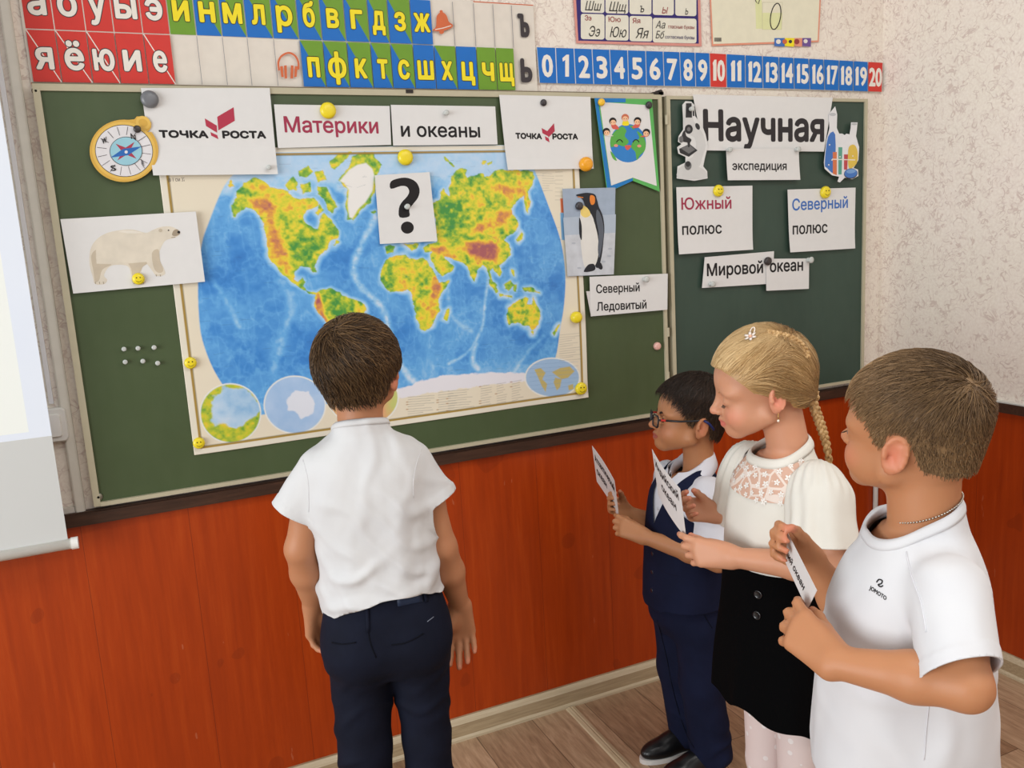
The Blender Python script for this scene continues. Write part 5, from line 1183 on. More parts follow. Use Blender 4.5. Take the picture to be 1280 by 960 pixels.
# ------------------------------------------------------------------ hand
def rotv(v, ax, a):
    ax = nz(ax); v = np.array(v, float); return v * math.cos(a) + np.cross(ax, v) * math.sin(a) + ax * (ax @ v) * (1 - math.cos(a))
def hand_prims(wrist, d, n, t, L=0.135, curl=((20, 25, 15),) * 4, thumb=(35, 20, 10, 15), spread=(6, 2, -2, -7), wr=0.019):
    """d: towards the fingers, n: out of the palm, t: towards the thumb. curl in degrees for each finger joint"""
    d = nz(d); n = nz(np.array(n) - d * np.dot(n, d)); t0 = nz(np.cross(d, n)); t = t0 if np.dot(t0, t) > 0 else -t0
    k = L / 0.135; W = np.array(wrist, float); out = []; tips = []
    offs = (0.0215, 0.0075, -0.0065, -0.0195); plen = (0.066, 0.068, 0.064, 0.058); seg = ((0.028, 0.018, 0.014), (0.031, 0.020, 0.015), (0.028, 0.019, 0.014), (0.022, 0.014, 0.012)); rad = (0.0078, 0.0080, 0.0075, 0.0066)
    for f in range(4):
        b = W + (t * offs[f] * 0.55) * k; kn = W + (d * plen[f] + t * offs[f]) * k
        out.append((rc(b, kn, 0.0125 * k, 0.0092 * k), 0.012))
        dr = rotv(d, n, math.radians(spread[f]) * (1 if np.dot(np.cross(n, d), t) > 0 else -1)); p = kn; r = rad[f] * k; a = 0; ax = nz(np.cross(dr, n))
        for j in range(3):
            a += math.radians(curl[f][j]); q = p + rotv(dr, ax, a) * seg[f][j] * k; out.append((rc(p, q, r * (1 - 0.08 * j), r * (0.93 - 0.09 * j)), 0.0030 if j else 0.0045)); p = q
        tips.append(p)
    out.append((el(W + (d * 0.030 + t * 0.013 + n * 0.008) * k, np.array((0.024, 0.013, 0.012)) * k, np.stack([nz(d + t * 0.35), nz(np.cross(n, nz(d + t * 0.35))), n], 1)), 0.010))
    a1, a2, a3, opp = (math.radians(x) for x in thumb)
    b = W + (d * 0.012 + t * 0.014 + n * 0.006) * k; td = nz(d * math.cos(a1) + t * math.sin(a1) + n * math.sin(opp)); p = b
    ax = nz(np.cross(td, nz(n * 0.6 - t * 0.8)))
    for j, (sl, r0, r1) in enumerate(((0.036, 0.0125, 0.0095), (0.026, 0.0092, 0.0080), (0.020, 0.0080, 0.0066))):
        if j: td = rotv(td, ax, (a2, a3)[j - 1])
        q = p + td * sl * k; out.append((rc(p, q, r0 * k, r1 * k), 0.005 if j else 0.010)); p = q
    tips.append(p); return out, tips

def hand_reach(wrist, target, n, t, L, curl, spread, gap=(-0.010, 0.002, 0.004), pull=0.85):
    """turn (and slightly shift) a hand so that index finger and thumb close on target"""
    W = np.array(wrist, float); tgt = np.array(target, float); d = nz(tgt - W); th = (26, 0, 10, 22)
    for rep in range(2):
        best = None; _, tips = hand_prims(W, d, n, t, L, curl, th, spread); dd_ = nz(d); nn = nz(np.array(n) - dd_ * np.dot(n, dd_)); tt = nz(np.cross(dd_, nn)); tt = tt if np.dot(tt, t) > 0 else -tt
        want = tips[0] + dd_ * gap[0] + nn * gap[1] + tt * gap[2]
        for a1 in (8, 16, 24, 32, 42):
            for op in (0, 10, 20, 32, 44, 56):
                for a2 in (-15, 0, 15, 30):
                    for a3 in (-15, 0, 15, 30):
                        _, tp = hand_prims(W, d, n, t, L, curl, (a1, a2, a3, op), spread); e = np.linalg.norm(tp[4] - want) + 0.00006 * (abs(a2) + abs(a3))
                        if best is None or e < best[0]: best = (e, (a1, a2, a3, op))
        th = best[1]
        for _ in range(14):
            pr_, tips = hand_prims(W, d, n, t, L, curl, th, spread); pt = (tips[0] + tips[4]) / 2; e = tgt - pt; d = nz(d + e * 2.5); W = W + e * (1 - pull)
    W = W + (tgt - pt) * 0.5; pr_, tips = hand_prims(W, d, n, t, L, curl, th, spread); return pr_, tips, W
# ------------------------------------------------------------------ hair
def strands(H_, fn, roots, flow, length, lift, width, parent, mat, name='hair', segs=6, jit=0.25, seed=1, cap=None, clump=0.0, tone=None):
    r = np.random.RandomState(seed); N = len(roots); P = roots.copy(); L = length * (0.75 + 0.5 * r.rand(N)); dirs = None; path = [P.copy()]
    eps = 0.002
    def grad(P):
        g = np.stack([fn(P + np.eye(3)[k] * eps) - fn(P - np.eye(3)[k] * eps) for k in range(3)], 1); return g / (np.linalg.norm(g, axis=1)[:, None] + 1e-9)
    rnd_ = r.randn(N, 3) * jit
    for sgm in range(segs):
        g = grad(P); D = flow(P) + rnd_; lf = lift(sgm / segs) if callable(lift) else lift
        lf = np.broadcast_to(lf if not callable(lift) else lf, (N,)) if np.ndim(lf) <= 1 else lf
        D = D - g * np.sum(D * g, 1)[:, None]; D = D / (np.linalg.norm(D, axis=1)[:, None] + 1e-9) + g * np.asarray(lf).reshape(-1, 1)
        P = P + D * (L / segs)[:, None]; d = fn(P); P = P + grad(P) * np.maximum(0.0015 - d, 0)[:, None]; path.append(P.copy())
    A = np.stack(path, 1); M_ = segs + 1
    T = np.gradient(A, axis=1); T /= np.linalg.norm(T, axis=2)[..., None] + 1e-9; G = grad(A.reshape(-1, 3)).reshape(A.shape); B = np.cross(T, G); B /= np.linalg.norm(B, axis=2)[..., None] + 1e-9; G2 = np.cross(B, T)
    wd = width * (1 - np.linspace(0, 1, M_) ** 3 * 0.85)[None, :, None] * (0.7 + 0.6 * r.rand(N))[:, None, None]
    ring_ = [B * wd, -B * 0.5 * wd + G2 * 0.8 * wd, -B * 0.5 * wd - G2 * 0.8 * wd]
    V = np.stack([A + o for o in ring_], 2).reshape(-1, 3); base = (np.arange(N)[:, None] * M_ + np.arange(segs)[None, :]) * 3
    Q = [np.stack([base + a, base + b, base + 3 + b, base + 3 + a], -1).reshape(-1, 4) for a, b in ((0, 1), (1, 2), (2, 0))]; Q = np.concatenate(Q)
    tn = r.rand(N) if tone is None else np.clip(tone(roots) + (r.rand(N) - 0.5) * 0.5, 0, 1)
    c = np.repeat(tn, M_ * 3)
    if cap is not None:
        Vc, Tc, tc = cap; Q = np.concatenate([Q, np.concatenate([Tc + len(V), Tc[:, 2:3] + len(V)], 1) if Tc.shape[1] == 3 else Tc + len(V)]); V = np.concatenate([V, Vc]); c = np.concatenate([c, np.full(len(Vc), tc) if np.ndim(tc) == 0 else tc])
    # mixed triangles/quads: build explicitly
    me = bpy.data.meshes.new(name); fl = [tuple(dict.fromkeys(f)) for f in Q.tolist()]; me.from_pydata([tuple(v) for v in V.tolist()], [], fl)
    me.polygons.foreach_set('use_smooth', [True] * len(fl)); at = me.color_attributes.new('Strand', 'FLOAT_COLOR', 'POINT'); at.data.foreach_set('color', np.repeat(np.stack([c, c, c, np.ones(len(c))], 1), 1, 0).astype(np.float32).ravel())
    me.materials.append(mat); o = bpy.data.objects.new(name, me); return link(o, parent)
def sample(V, T, n, seed=0, w=None):
    r = np.random.RandomState(seed); a = np.linalg.norm(np.cross(V[T[:, 1]] - V[T[:, 0]], V[T[:, 2]] - V[T[:, 0]]), axis=1)
    if w is not None: a = a * w(V[T].mean(1))
    i = r.choice(len(T), n, p=a / a.sum()); u = np.sqrt(r.rand(n)); v = r.rand(n); t = T[i]
    return V[t[:, 0]] * (1 - u)[:, None] + V[t[:, 1]] * (u * (1 - v))[:, None] + V[t[:, 2]] * (u * v)[:, None]
def hair_cap(H_, thickf, hairline, h=0.004):
    """thin cap over the skull: thickf(q) thickness in head units, hairline(q) < 0 where hair grows (q in head space)"""
    ax = np.arange(-0.14, 0.13, h); ay = np.arange(-0.11, 0.11, h); az = np.arange(-0.12, 0.15, h); X_, Y_, Z_ = np.meshgrid(ax, ay, az, indexing='ij')
    q = np.stack([X_, Y_, Z_], -1).reshape(-1, 3); H0 = Frame((0, 0, 0), (1, 0, 0), (0, 0, 1)); d = skull_fn(H0)(q) - thickf(q)
    f = Field(ax, ay, az); f.F = d.reshape(X_.shape).astype(np.float32); V, Q = f.mesh(); V, T = clip(V, Q, hairline(V)); return np.array([H_.p(v) for v in V]) if len(V) < 10 else H_.c + (V * H_.s) @ H_.R.T, T

def person_root(x, y, face, label):
    o = empty('person', (x, y, 0), math.atan2(face[1], face[0])); tag(o, label, 'person'); fx = nz((face[0], face[1], 0)); ly = np.array((-fx[1], fx[0], 0)); rt = np.array((x, y, 0.0)); vh = rt - CAM; vh[2] = 0; vh = nz(vh)
    B = np.stack([fx, ly, np.array((0, 0, 1.0))], 1)
    def L(u, v, dd=0.0):
        d = ray(u, v); t = ((rt + vh * dd - CAM) @ vh) / (d @ vh); return (CAM + t * d - rt) @ B
    def loc(P): return (np.asarray(P) - rt) @ B
    o_ = o; return o_, L, loc, B
def build_body(prims, bounds, fine, h0=0.006, hx=0.0045):
    lo, hi = bounds; f = Field(axis_pts(lo[0], hi[0], hx, fine[0]), axis_pts(lo[1], hi[1], hx, fine[1]), axis_pts(lo[2], hi[2], h0, fine[2]))
    for p in prims: f.add(p[0], p[1], p[2] if len(p) > 2 else 'u')
    V, Q = f.mesh(); return relax(V, Q, 1, 0.35), Q
def garment(prims, bounds, h=0.005, sub=()):
    lo, hi = bounds; f = Field(*(np.arange(lo[k], hi[k], h) for k in range(3)))
    for p in prims: f.add(p[0], p[1], p[2] if len(p) > 2 else 'u')
    V, Q = f.mesh(); return relax(V, Q, 3, 0.5), Q
from mathutils.bvhtree import BVHTree
class Surf:
    """finds points on a finished surface"""
    def __init__(s, V, Q, rootpos, B):
        s.t = BVHTree.FromPolygons([tuple(v) for v in V.tolist()], [tuple(dict.fromkeys(q)) for q in Q.tolist()]); s.o = np.array(rootpos); s.B = B
    def hit(s, u, v, lift=0.0):
        o = (CAM - s.o) @ s.B; d = nz(ray(u, v)) @ s.B; h = s.t.ray_cast(Vector(o), Vector(d))
        if h[0] is None: return None
        n = np.array(h[1]); n = n if n @ d < 0 else -n; s.n = n; return np.array(h[0]) + n * lift
    def near(s, p, lift=0.0):
        h = s.t.find_nearest(Vector(p)); return np.array(h[0]) + np.array(h[1]) * lift
def patch(sf, quad, nu, nv, lift, mat, name, parent, thickness=0.0012):
    q = np.array(quad, float); V = []; 
    for j in range(nv + 1):
        for i in range(nu + 1):
            a, b = i / nu, j / nv; p = (q[0] * (1 - a) + q[1] * a) * (1 - b) + (q[3] * (1 - a) + q[2] * a) * b; h = sf.hit(p[0], p[1], lift); V.append(h if h is not None else V[-1])
    V = np.array(V); W = nu + 1; F = np.array([(j * W + i, (j + 1) * W + i, (j + 1) * W + i + 1, j * W + i + 1) for j in range(nv) for i in range(nu)])
    o = put(name, V, F, mat, parent); return thick(o, thickness, 1.0)
def seam(sf, pts, rad, mat, name, parent, lift=0.0006, k=4):
    P = [sf.hit(u, v, lift) for u, v in spline(pts, k, False)]; P = [p for p in P if p is not None]; mb = MB(); mb.tube(P, rad, mat, 6); return mb.build(name, parent, True, local=True)
def surf_text(sf, body, p0, p1, cap, mat, bold, name, parent, rise=(0, -1)):
    v, f = text_mesh(body, 0.0); x0, x1 = v[:, 0].min(), v[:, 0].max(); p0 = np.array(p0, float); p1 = np.array(p1, float); r = np.array(rise, float); mb = MB(); k = 0
    for dx, dy in [(0, 0)] + [(bold * math.cos(a), bold * math.sin(a)) for a in np.linspace(0, 2 * math.pi, 7)[:-1]]:
        k += 1; vs = []
        for q in v:
            px = p0 + (p1 - p0) * ((q[0] + dx - x0) / (x1 - x0)) + r * cap * (q[1] + dy) / 0.73; vs.append(sf.hit(px[0], px[1], 0.0007 + 0.00001 * k))
        if any(x is None for x in vs): continue
        mb.add(vs, f, mat)
    return mb.build(name, parent, local=True)
def ring_band(c, rx, ry, zf, r, mat, name, parent, n=48, flat_=2.2, up=(0, 0, 1)):
    """ribbed collar: an oval band of height 2*r*flat_ around c, zf(angle) adds height"""
    V = []; F = []; m_ = 10
    for i in range(n):
        a = 2 * math.pi * i / n; o = np.array((math.cos(a), math.sin(a), 0)); base = np.array(c) + np.array((rx * math.cos(a), ry * math.sin(a), zf(a)))
        for j in range(m_):
            b = 2 * math.pi * j / m_; V.append(base + o * r * math.cos(b) + np.array((0, 0, r * flat_ * math.sin(b))) - o * (r * flat_ * math.sin(b)) * 0.45)
    F = [(i * m_ + j, ((i + 1) % n) * m_ + j, ((i + 1) % n) * m_ + (j + 1) % m_, i * m_ + (j + 1) % m_) for i in range(n) for j in range(m_)]
    return put(name, np.array(V), np.array(F), mat, parent)
def rim_band(V, T, ctr, zmin, h, mat, name, parent, lean=0.35, r=0.0022, n=64, drop=0.002):
    """ribbed band standing on the open neck edge of a garment"""
    e = np.sort(np.concatenate([T[:, [0, 1]], T[:, [1, 2]], T[:, [2, 0]]]), 1); u, c = np.unique(e, axis=0, return_counts=True); b = np.unique(u[c == 1]); P = V[b]; P = P[(P[:, 2] > zmin) & (np.hypot(P[:, 0] - ctr[0], P[:, 1] - ctr[1]) < 0.095)]
    a = np.arctan2(P[:, 1] - ctr[1], P[:, 0] - ctr[0]); A = np.linspace(-math.pi, math.pi, n, endpoint=False); L = []
    for k in A:
        w_ = np.exp(-((np.angle(np.exp(1j * (a - k)))) / 0.12) ** 2) + 1e-9; L.append((P * w_[:, None]).sum(0) / w_.sum())
    L = np.array(L); o = np.stack([np.cos(A), np.sin(A), 0 * A], 1); prof = [(r, -drop), (r * 1.25, h * 0.25), (r, h * 0.65), (0, h), (-r * 0.8, h * 0.9), (-r, h * 0.4), (-r, -drop)]
    V_ = np.concatenate([L + o * (x - lean * max(z, 0)) + np.array((0, 0, z)) for x, z in prof]); m_ = len(prof)
    F = np.array([(j * n + i, j * n + (i + 1) % n, ((j + 1) % m_) * n + (i + 1) % n, ((j + 1) % m_) * n + i) for j in range(m_) for i in range(n)]); return put(name, V_, F, mat, parent)
def crown_flow(H_, crown, down=0.3, swirl=0.3, fwd=0.0, side=0.0):
    def fl(P):
        q = H_.inv(P); D = q - np.array(crown); D = D / (np.linalg.norm(D, axis=1)[:, None] + 0.01); n = q / (np.linalg.norm(q, axis=1)[:, None] + 1e-9)
        D = D + np.cross(n, D) * swirl; D[:, 2] -= down * np.clip(1 - q[:, 2] / 0.12, 0.1, 1.5); D[:, 0] += fwd * np.clip(q[:, 2] / 0.08, 0, 1); D[:, 1] += side * np.clip(q[:, 2] / 0.08, 0, 1)
        return D @ H_.R.T
    return fl

# ------------------------------------------------------------------ the boy with his back to the room
def back_boy():
    root, L, loc, B = person_root(0.55, -0.70, (0.231, 0.973), 'boy in white T-shirt and navy trousers standing with his back turned, facing the map')
    rp = root.location[:]
    H_ = Frame((0.012, 0.023, 1.264), (0.945, -0.30, 0.06), (0, 0, 1), 0.905)
    sl = np.array((0.0, 0.120, 1.092)); el_ = L(375, 686, 0.0); wl2 = L(392, 757, 0.075)
    sr = np.array((0.0, -0.070, 1.085)); er = L(553, 684, 0.0); wr2 = L(575, 757, 0.06)
    hl, tl = hand_prims(wl2, nz(L(398, 805, 0.09) - wl2), (-0.70, -0.70, 0), (0.5, -0.7, 0), 0.138, ((14, 26, 16), (20, 30, 18), (26, 34, 20), (30, 36, 22)), (22, 10, 15, 25))
    hr, tr_ = hand_prims(wr2, nz(L(580, 820, 0.07) - wr2), (-0.98, 0.15, 0.1), (0.1, 1, 0), 0.140, ((14, 18, 12), (24, 22, 14), (28, 26, 16), (30, 28, 18)), (30, 16, 12, 25), (8, 2, -3, -9))
    pr = [(p[0], p[1], p[2]) for p in head_prims(H_, 'open')]
    pr += [(rc((-0.012, 0.030, 1.10), (0.002, 0.028, 1.22), 0.046, 0.043), 0.02), (loft([(0.70, 0, 0.012, 0.085, 0.105), (0.85, 0, 0.015, 0.08, 0.10), (1.0, 0, 0.022, 0.078, 0.105), (1.08, 0, 0.026, 0.07, 0.105), (1.12, -0.004, 0.028, 0.045, 0.06)]), 0.02)]
    for s_, e_, w_ in ((sl, el_, wl2), (sr, er, wr2)):
        pr += [(rc(s_ - np.array((0, 0, 0.012)), s_ * 0.5 + e_ * 0.5, 0.031, 0.032), 0.015), (rc(s_ * 0.5 + e_ * 0.5, e_, 0.032, 0.0285), 0.01), (rc(e_, e_ * 0.6 + w_ * 0.4, 0.0290, 0.0300), 0.012), (rc(e_ * 0.6 + w_ * 0.4, w_, 0.0300, 0.0195), 0.012)]
    pr += hl + hr
    for y in (0.075, -0.048): pr += [(rc((0, y, 0.70), (0.005, y, 0.38), 0.055, 0.042), 0.01), (rc((0.005, y, 0.38), (-0.005, y, 0.10), 0.040, 0.030), 0.01), (rc((-0.01, y, 0.05), (0.09, y, 0.03), 0.032, 0.024), 0.01)]
    V, Q = build_body(pr, ((-0.14, -0.24, 0.0), (0.20, 0.26, 1.42)), ([], [], [(0.62, 0.84, 0.0026), (1.20, 1.40, 0.0030)]), 0.007, 0.0030)
    put('body', V, Q, SKIN, root, skin_color(V, (184, 128, 92), H_, hands=tl + tr_), 'Skin')
    # T-shirt
    TS = cloth('white_jersey', (211, 211, 211), (207, 207, 208), 500, 0.12)
    tor = loft([(0.76, 0, 0.014, 0.108, 0.126), (0.85, -0.002, 0.016, 0.103, 0.121), (0.94, -0.004, 0.020, 0.098, 0.117), (1.02, -0.006, 0.025, 0.096, 0.122), (1.08, -0.008, 0.027, 0.086, 0.118), (1.115, -0.008, 0.028, 0.074, 0.104), (1.142, -0.007, 0.029, 0.062, 0.078), (1.162, -0.004, 0.029, 0.054, 0.059), (1.21, 0, 0.029, 0.05, 0.055)])
    eL = np.array((0.004, 0.176, 1.010)); eR = np.array((-0.006, -0.108, 1.004))
    aL = rc((-0.002, 0.112, 1.090), eL + nz(eL - sl) * 0.03, 0.048, 0.043); aR = rc((-0.004, -0.060, 1.086), eR + nz(eR - sr) * 0.03, 0.048, 0.043)
    V, Q = garment([(tor, 0.01), (aL, 0.022), (aR, 0.022)], ((-0.14, -0.20, 0.74), (0.14, 0.26, 1.24)), 0.0045)
    N = vnormals(V, Q); lowm = np.clip((0.98 - V[:, 2]) / 0.15, 0, 1)
    disp = fold(V, (0.1, 0.30, 1), 15, 3, 0.30) * 0.0120 * lowm + fold(V, (0, 1, 0.30), 12, 8, 0.25) * 0.0068 * (1 - lowm * 0.6) + fold(V, (0, -0.8, 1), 18, 13, 0.3) * 0.0070 * np.clip((1.1 - V[:, 2]) / 0.1, 0, 1) + (vn3(V, (14, 14, 9), 4) - 0.5) * 0.009 + (vn3(V, (40, 40, 26), 5) - 0.5) * 0.003
    dt = tor[0](V[:, 0], V[:, 1], V[:, 2]); V = V + N * (disp - 0.004)[:, None]
    c = V[:, 2] * 0 - 1.0
    for e_, s_ in ((eL, sl), (eR, sr)): u_ = (e_ - V) @ nz(e_ - s_); V = V + N * (0.0011 * ((u_ < 0.016) & (np.linalg.norm(V - e_, axis=1) < 0.07)))[:, None]
    for a, e_, s_ in ((aL, eL, sl), (aR, eR, sr)):
        ax = nz(e_ - s_); c = np.maximum(c, np.minimum(np.minimum((V - e_) @ ax, dt - 0.004), 0.11 - np.linalg.norm(V - e_, axis=1)))
    hy = np.array([-0.125, -0.10, -0.06, -0.02, 0.02, 0.06, 0.10, 0.125, 0.15]); hz = np.array([0.822, 0.826, 0.846, 0.850, 0.847, 0.837, 0.820, 0.800, 0.796])
    c = np.maximum(c, np.interp(V[:, 1], hy, hz) - 0.30 * np.clip(V[:, 0] + 0.03, 0, 1) - V[:, 2]); c = np.maximum(c, np.minimum(V[:, 2] - (1.166 - 0.28 * V[:, 0]), (1.0 - np.hypot(V[:, 0] / 0.085, (V[:, 1] - 0.029) / 0.085)) * 0.1))
    V, T = clip(V, Q, c); sh = thick(put('t_shirt', V, T, TS, root), 0.0022)
    rim_band(V, T, (0.0, 0.029), 1.11, 0.010, TS, 'collar', sh)
    sf = Surf(V, T, rp, B)
    ST = cloth('sleeve_thread', (214, 213, 215)); seam(sf, [(372, 553), (379, 575), (385, 600), (386, 622), (386, 640)], 0.0008, ST, 'sleeve_seam', sh, 0.0002); seam(sf, [(533, 551), (522, 575), (517, 600), (517, 622)], 0.0008, ST, 'sleeve_seam', sh, 0.0002)
    # trousers
    NV = cloth('navy_twill', (20, 24, 40), (15, 18, 31), 600, 0.2, 0.8)
    pt = [(loft([(0.665, 0.0, 0.012, 0.050, 0.085), (0.70, -0.006, 0.012, 0.085, 0.112), (0.735, -0.008, 0.012, 0.097, 0.121), (0.79, -0.004, 0.014, 0.096, 0.117), (0.85, 0, 0.016, 0.088, 0.110), (0.875, 0, 0.016, 0.086, 0.108)]), 0.01)]
    for y, yk, ya, r1 in ((0.073, 0.078, 0.074, 0.053), (-0.048, -0.049, -0.050, 0.0485)):
        pt += [(el((-0.036, y * 1.0 + 0.002, 0.730), (0.056, 0.056, 0.080)), 0.05)] + [(q, 0.018) for q in chain([(0, y, 0.69), (0.002, yk, 0.49), (0.006, yk, 0.38), (-0.004, ya, 0.05)], [0.063, r1, 0.051, 0.056])]
    V, Q = garment(pt, ((-0.16, -0.18, 0.0), (0.14, 0.20, 0.93)), 0.0055); N = vnormals(V, Q)
    kz = np.clip((0.66 - V[:, 2]) / 0.1, 0, 1)
    V = V + N * (fold(V, (0, 0.25, 1), 15, 31, 0.6) * 0.006 * kz + fold(V, (0, 0.5, 1), 22, 41, 0.4) * 0.0035 * np.exp(-((V[:, 2] - 0.66) / 0.05) ** 2) + (vn3(V, (12, 12, 8), 9) - 0.5) * 0.005)[:, None]
    V, T = clip(V, Q, np.maximum(V[:, 2] - 0.868, 0.022 - V[:, 2])); tr = thick(put('trousers', V, T, NV, root), 0.002); sf = Surf(V, T, rp, B)
    NV2 = cloth('navy_seam', (10, 12, 22)); patch(sf, [(494, 735), (526, 729), (528, 752), (497, 758)], 6, 4, 0.0012, flat((36, 48, 72), 0.5), 'leather_patch', tr)
    seam(sf, [(458, 745), (459, 770), (462, 800), (470, 822)], 0.0011, NV2, 'seam', tr); patch(sf, [(456.5, 745), (461, 745), (462, 790), (458, 790)], 2, 6, 0.0014, NV, 'belt_loop', tr); patch(sf, [(526, 729), (534, 729), (535, 752), (531, 753)], 2, 4, 0.0014, NV, 'belt_loop', tr)
    seam(sf, [(415, 803), (428, 805), (445, 803)], 0.0014, NV2, 'pocket_welt', tr); seam(sf, [(489, 806), (508, 803), (529, 792)], 0.0014, NV2, 'pocket_welt', tr); seam(sf, [(534, 777), (542, 771)], 0.0008, flat((120, 126, 140), 0.5), 'pocket_tag', tr)
    shoe = flat((30, 30, 34), 0.5); sole = flat((206, 204, 200), 0.6)
    for y in (0.074, -0.050): make_shoe(root, (-0.045, y, 0), (1, 0.02, 0), 0.20, shoe, sole)
    # hair
    HM = hair_mat('brown_hair', [(0.0, (44, 30, 18)), (0.5, (82, 60, 38)), (1.0, (130, 100, 66))])
    line = lambda q: np.interp(q[:, 0], [-0.115, -0.06, -0.040, -0.032, -0.004, 0.004, 0.018, 0.03, 0.05, 0.08], [-0.046, -0.044, -0.032, 0.016, 0.026, -0.004, -0.004, 0.03, 0.066, 0.08]) - q[:, 2]
    tf = lambda q: 0.003 + 0.008 * np.clip((q[:, 2] + 0.05) / 0.09, 0, 1)
    Vc, Tc = hair_cap(H_, tf, line); fn = skull_fn(H_); rt_ = sample(Vc, Tc, 7500, 3); rh = H_.inv(rt_)
    ln = 0.012 + 0.026 * np.clip((rh[:, 2] + 0.03) / 0.08, 0, 1)
    strands(H_, lambda P: fn(P) - 0.006, rt_, crown_flow(H_, (-0.050, 0.018, 0.105), 0.35, 0.45), ln, lambda t: 0.30 - 0.35 * t, 0.00075, root, HM, segs=6, jit=0.22, seed=5, cap=(Vc, Tc, 0.12))
    return root
def make_shoe(root, heel, fwd, ln, mat, solem, name='shoe'):
    h = np.array(heel, float); f = nz(fwd); l = np.array((-f[1], f[0], 0)); k = ln / 0.20; P = lambda x, y, z: h + f * x * k + l * y * k + np.array((0, 0, z))
    R = np.stack([f, l, (0, 0, 1)], 1)
    fl = Field(np.arange(*sorted((h[0] - 0.26, h[0] + 0.26)), 0.004), np.arange(h[1] - 0.26, h[1] + 0.26, 0.004), np.arange(-0.004, 0.12, 0.004))
    for p, kk in ((el(P(0.035, 0, 0.032), (0.042 * k, 0.034 * k, 0.034), R), 0.02), (el(P(0.12, 0, 0.026), (0.080 * k, 0.036 * k, 0.030), R), 0.03), (el(P(0.07, 0, 0.048), (0.060 * k, 0.028 * k, 0.026), R), 0.02), (rc(P(0.02, 0, 0.05), P(0.02, 0, 0.075), 0.032 * k, 0.032 * k), 0.02)): fl.add(p, kk)
    V, Q = fl.mesh(); V = relax(V, Q, 2); V, T = clip(V, Q, np.maximum(V[:, 2] - 0.078, 0.008 - V[:, 2])); sh = put(name, V, T, mat, root); thick(sh, 0.002)
    mb = MB(); n = 28; pts = []
    for i in range(n):
        a = 2 * math.pi * i / n; x = 0.10 + 0.104 * math.cos(a); y = (0.036 + 0.004 * math.cos(a)) * math.sin(a); pts.append(P(x, y, 0))
    mb.add([p for p in pts] + [p + np.array((0, 0, 0.014)) for p in pts], [tuple(range(n - 1, -1, -1)), tuple(range(n, 2 * n))] + [(i, (i + 1) % n, n + (i + 1) % n, n + i) for i in range(n)], solem); mb.build('sole', sh, local=True)
    return sh
back_boy()

# ------------------------------------------------------------------ shared limb helpers
def arm(s_, e_, w_, k=1.0, sh=0.031):
    s_, e_, w_ = (np.array(x, float) for x in (s_, e_, w_))
    return [(rc(s_ - np.array((0, 0, 0.012)), s_ * 0.5 + e_ * 0.5, sh * k, 0.032 * k), 0.015), (rc(s_ * 0.5 + e_ * 0.5, e_, 0.032 * k, 0.0285 * k), 0.01), (rc(e_, e_ * 0.62 + w_ * 0.38, 0.0290 * k, 0.0305 * k), 0.012), (rc(e_ * 0.62 + w_ * 0.38, w_, 0.0305 * k, 0.0200 * k), 0.012)]
def legs(y0, y1, hz, kz, k=1.0, x=0.0):
    out = []
    for y in (y0, y1): out += [(rc((x, y, hz), (x + 0.005, y, kz), 0.055 * k, 0.042 * k), 0.01), (rc((x + 0.005, y, kz), (x - 0.012, y, 0.09), 0.041 * k, 0.028 * k), 0.01), (rc((x - 0.015, y, 0.045), (x + 0.08, y, 0.03), 0.030 * k, 0.022 * k), 0.01)]
    return out
def fit_card(px, d0, w_, h_, pin=None):
    """depths of three corners of a held card of size w_ x h_ from where its corners show (TL, TR, BL); TR nearer"""
    rs = [ray(*q) for q in px]; d = np.array([d0 + 0.07, d0 - 0.07, d0 + 0.07])
    def res(d):
        P = [rs[i] * d[i] for i in range(3)]; a = P[1] - P[0]; b = P[2] - P[0]
        return np.array([np.linalg.norm(a) - w_, (a @ b) / (w_ * h_) * 0.05, (np.linalg.norm(b) - h_) * 0.6, (d.mean() - d0) * 0.3 if pin is None else (d[1] - pin) * 1.0])
    for _ in range(60):
        r = res(d); J = np.stack([(res(d + np.eye(3)[k] * 1e-5) - r) / 1e-5 for k in range(3)], 1); d = d + np.linalg.solve(J.T @ J + 1e-6 * np.eye(3), -J.T @ r) * 0.6
    P = [CAM + rs[i] * d[i] for i in range(3)]; return P
CARDM = flat((226, 224, 222), 0.55, var=0.006)
